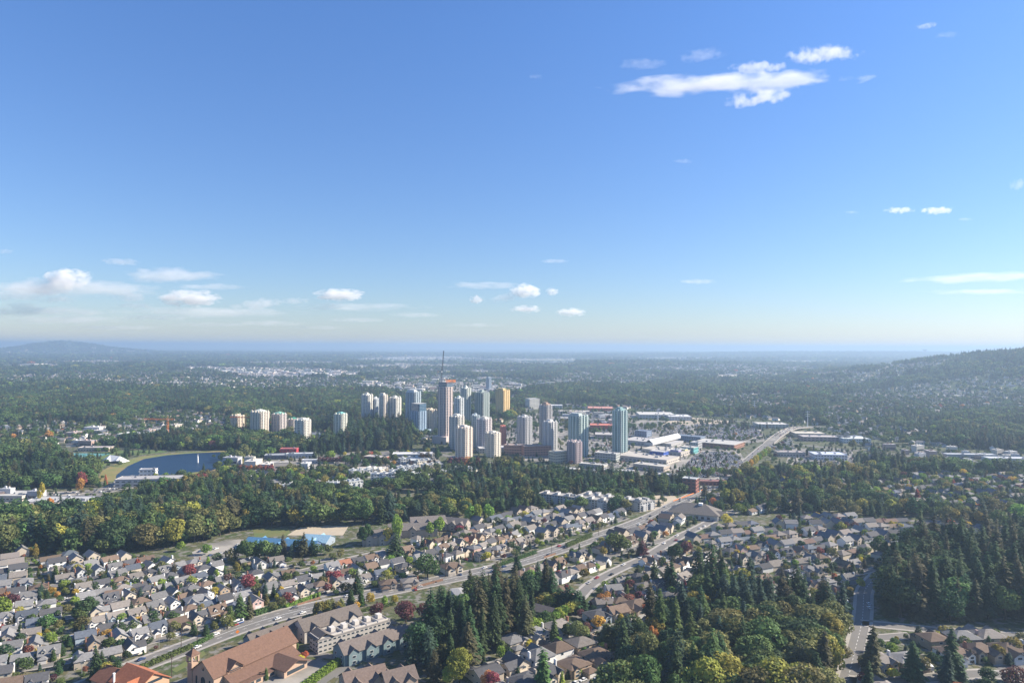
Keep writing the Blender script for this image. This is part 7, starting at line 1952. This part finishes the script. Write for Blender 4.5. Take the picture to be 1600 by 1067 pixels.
# ------------------------------------------------------------------ clouds
def cloud_mat(name, dens, ax, ay, az, noise_scale=2.6, thr=.5, amp=4.0):
    m = bpy.data.materials.new(name); m.use_nodes = True; t = m.node_tree; N = t.nodes; L = t.links
    N.remove(N['Principled BSDF'])
    pv = N.new('ShaderNodeVolumePrincipled'); pv.inputs['Color'].default_value = (1, 1, 1, 1); pv.inputs['Anisotropy'].default_value = .2
    tc = N.new('ShaderNodeTexCoord'); ln = N.new('ShaderNodeVectorMath'); ln.operation = 'LENGTH'; L.new(tc.outputs['Object'], ln.inputs[0])
    nz = N.new('ShaderNodeTexNoise'); nz.inputs['Scale'].default_value = noise_scale; nz.inputs['Detail'].default_value = 5; nz.inputs['Roughness'].default_value = .6
    mp = N.new('ShaderNodeMapping'); mp.inputs['Scale'].default_value = (ax, ay, az)
    oi = N.new('ShaderNodeObjectInfo'); cm = N.new('ShaderNodeVectorMath'); cm.operation = 'SCALE'; L.new(oi.outputs['Location'], cm.inputs[0]); cm.inputs['Scale'].default_value = .0137
    ad = N.new('ShaderNodeVectorMath'); ad.operation = 'ADD'; L.new(tc.outputs['Object'], mp.inputs[0]); L.new(mp.outputs[0], ad.inputs[0]); L.new(cm.outputs[0], ad.inputs[1]); L.new(ad.outputs[0], nz.inputs['Vector'])
    # density = clamp((1 - r^2) * A + (noise - .5) * B - C) * dens
    sq = N.new('ShaderNodeMath'); sq.operation = 'POWER'; L.new(ln.outputs['Value'], sq.inputs[0]); sq.inputs[1].default_value = 2.0
    s1 = N.new('ShaderNodeMath'); s1.operation = 'MULTIPLY_ADD'; L.new(nz.outputs[0], s1.inputs[0]); s1.inputs[1].default_value = amp; s1.inputs[2].default_value = -amp * .5 + 1 - thr
    s2 = N.new('ShaderNodeMath'); s2.operation = 'SUBTRACT'; L.new(s1.outputs[0], s2.inputs[0]); L.new(sq.outputs[0], s2.inputs[1])
    s3 = N.new('ShaderNodeMapRange'); L.new(s2.outputs[0], s3.inputs[0]); s3.inputs[1].default_value = 0; s3.inputs[2].default_value = .5; s3.inputs[3].default_value = 0; s3.inputs[4].default_value = dens
    L.new(s3.outputs[0], pv.inputs['Density']); L.new(pv.outputs[0], N['Material Output'].inputs['Volume'])
    m.volume_intersection_method if False else None
    return m
import bmesh
bm = bmesh.new(); bmesh.ops.create_icosphere(bm, subdivisions=3, radius=1.05); ico = bpy.data.meshes.new('cloud'); bm.to_mesh(ico); bm.free()
CM = {'wisp': cloud_mat('cloud_vapour_thin', .007, 4.0, 1.2, 1.0, .9, .35, 3.4), 'puff': cloud_mat('cloud_vapour_thick', .007, 1.3, 1.1, 1.0, 1.7, .3, 4.6), 'veil': cloud_mat('cloud_vapour_veil', .002, 3, 2, 1.0, .9, .35, 3.4)}
CME = {}
for k_, m_ in CM.items():
    me = ico.copy(); me.materials.clear(); me.materials.append(m_); CME[k_] = me
CL = [ # px, py, half width px, half height px, kind, tilt
 (1135, 131, 205, 17, 'wisp', 3, 'long bright streak of cloud, the largest in the upper right'), (1190, 152, 62, 13, 'wisp', 10, 'small cloud wisp hanging just below the largest streak'), (1185, 106, 46, 10, 'wisp', 2, 'small cloud wisp just above the largest streak'),
 (1287, 86, 60, 14, 'wisp', 5, 'smooth white cloud, the topmost on the upper right'), (1097, 87, 40, 10, 'veil', 6, 'faint cloud patch above the left half of the largest streak'), (1005, 100, 42, 9, 'veil', 2, 'faint cloud patch above the left tip of the largest streak'),
 (1447, 41, 17, 5, 'wisp', 12, 'tiny cloud near the top right corner'), (1480, 55, 20, 5, 'veil', 6, 'second tiny faint cloud near the top right corner'), (836, 120, 14, 4, 'veil', 0, 'tiny lone cloud fleck in the upper middle'),
 (1405, 329, 24, 6, 'wisp', 0, 'small cloud fleck at mid height on the right'), (1464, 329, 28, 7, 'wisp', 3, 'small cloud beside the fleck at mid height on the right'), (1068, 252, 18, 4, 'veil', 0, 'faint fleck of cloud in the empty middle sky'),
 (105, 436, 38, 18, 'puff', 8, 'bright puffy cloud, the leftmost of the low ones'), (70, 448, 60, 16, 'veil', 0, 'grey veil round the leftmost puffy cloud'), (298, 466, 48, 15, 'puff', 0, 'puffy cumulus cloud low on the left with a bright top'), (205, 463, 30, 12, 'veil', 0, 'dim puff left of the bright cumulus'), (262, 430, 90, 13, 'veil', 0, 'wide thin veil above the bright cumulus on the left'),
 (190, 409, 32, 7, 'veil', -3, 'thin cloud bar above the left clouds'), (405, 475, 42, 10, 'veil', 6, 'soft cloud between the two left cumulus clouds'), (530, 461, 42, 11, 'puff', 0, 'small cumulus left of the middle'), (820, 455, 26, 13, 'puff', 0, 'brightest little cumulus above the towers'), (790, 465, 26, 8, 'veil', 10, 'grey tail of the brightest little cumulus'), (745, 468, 12, 8, 'puff', 0, 'tiny cumulus left of the brightest one'), (863, 456, 11, 7, 'puff', 0, 'tiny cumulus right of the brightest one'), (757, 446, 70, 7, 'veil', 0, 'flat thin cloud behind the little cumulus group'),
 (822, 483, 26, 7, 'puff', 0, 'low small cloud below the brightest little cumulus'), (892, 488, 26, 7, 'puff', 0, 'dim low cloud right of the little cumulus group'), (235, 496, 60, 6, 'veil', 0, 'thin low cloud streak under the bright cumulus'), (100, 500, 110, 9, 'veil', 0, 'wide dim cloud bank at the far left above the horizon'), (420, 505, 60, 6, 'veil', 0, 'thin dim cloud bank left of the middle above the horizon'),
 (1535, 434, 130, 9, 'veil', 3, 'long pale cloud streak reaching the right edge'), (1535, 456, 90, 6, 'veil', 0, 'lower thin cloud streak at the right edge'), (1092, 440, 34, 5, 'veil', 0, 'flat faint cloud right of the middle'), (1592, 288, 16, 10, 'veil', 0, 'faint cloud cut by the right edge'), (8, 393, 14, 5, 'veil', 0, 'faint cloud cut by the left edge'), (866, 408, 26, 4, 'veil', 0, 'very faint flat cloud above the little cumulus group'),
 (120, 452, 150, 15, 'veil', 0, 'broad soft bank of cloud behind the leftmost puffy cloud'), (330, 488, 150, 10, 'veil', 0, 'broad soft bank of cloud below the bright cumulus on the left'), (60, 487, 130, 10, 'veil', 0, 'broad dim bank of cloud at the far left, second lowest'), (560, 480, 120, 8, 'veil', 0, 'broad faint bank of cloud right of the middle cumulus'),
 (30, 462, 55, 10, 'veil', 0, 'pale cloud patch at the left edge above the horizon'), (90, 468, 30, 7, 'veil', 0, 'grey smudge under the leftmost puffy cloud'), (210, 478, 36, 6, 'veil', 0, 'grey smudge under the dim puff on the left'), (35, 478, 30, 7, 'veil', 0, 'low grey smudge at the far left'), (330, 448, 60, 6, 'veil', 0, 'thin veil right above the bright cumulus on the left'),
 (460, 470, 30, 6, 'veil', 0, 'small soft puff left of the middle cumulus'), (180, 512, 80, 5, 'veil', 0, 'lowest thin streak on the left'), (330, 507, 70, 5, 'veil', 0, 'low thin streak below the bright cumulus'), (560, 500, 60, 5, 'veil', 0, 'low thin streak right of the middle cumulus'), (650, 492, 50, 5, 'veil', 0, 'low thin streak left of the tiny cumulus'), (500, 512, 50, 4, 'veil', 0, 'lowest thin streak left of the towers'), (745, 508, 60, 4, 'veil', 0, 'lowest thin streak above the towers'),
 (1330, 332, 12, 3, 'veil', 0, 'tiny fleck left of the pair at mid height on the right'), (1508, 343, 12, 3, 'veil', 0, 'tiny fleck below the pair at mid height on the right')]
for px, py, hw, hh, kd, tilt, lb in CL:
    d = fw * F + rt * (px - CX) + up * (CY - py); d = d / d.y
    D = min(14000, 1700 / max(.05, d.z)); p = Vector((0, 0, CAMZ)) + d * D
    s = D / F
    o = obj('cloud', CME[kd], None, p)
    depth = max(hh * 1.2, min(hw * .5, hh * 2)) 
    o.scale = (hw * s, depth * s, hh * s)
    o.rotation_euler = (0, -R(tilt) + math.atan((CY - py) / F * (px - CX) / F), -math.atan2(p.x, p.y))
    # thinner vapour where the cloud is physically bigger
    tag(o, lb, 'cloud', 'clouds')

# ------------------------------------------------------------------ haze
HB = MB(); HB.box(-36000, 36000, -900, 45500, -3, 262)
hm2 = bpy.data.materials.new('haze_air'); hm2.use_nodes = True; t = hm2.node_tree; t.nodes.remove(t.nodes['Principled BSDF'])
pv = t.nodes.new('ShaderNodeVolumePrincipled'); pv.inputs['Color'].default_value = (.42, .58, .78, 1); pv.inputs['Density'].default_value = 1.1e-4; pv.inputs['Anisotropy'].default_value = .25
t.links.new(pv.outputs[0], t.nodes['Material Output'].inputs['Volume'])
tag(obj('haze', HB.mesh('haze', hm2)), None, kind='stuff')
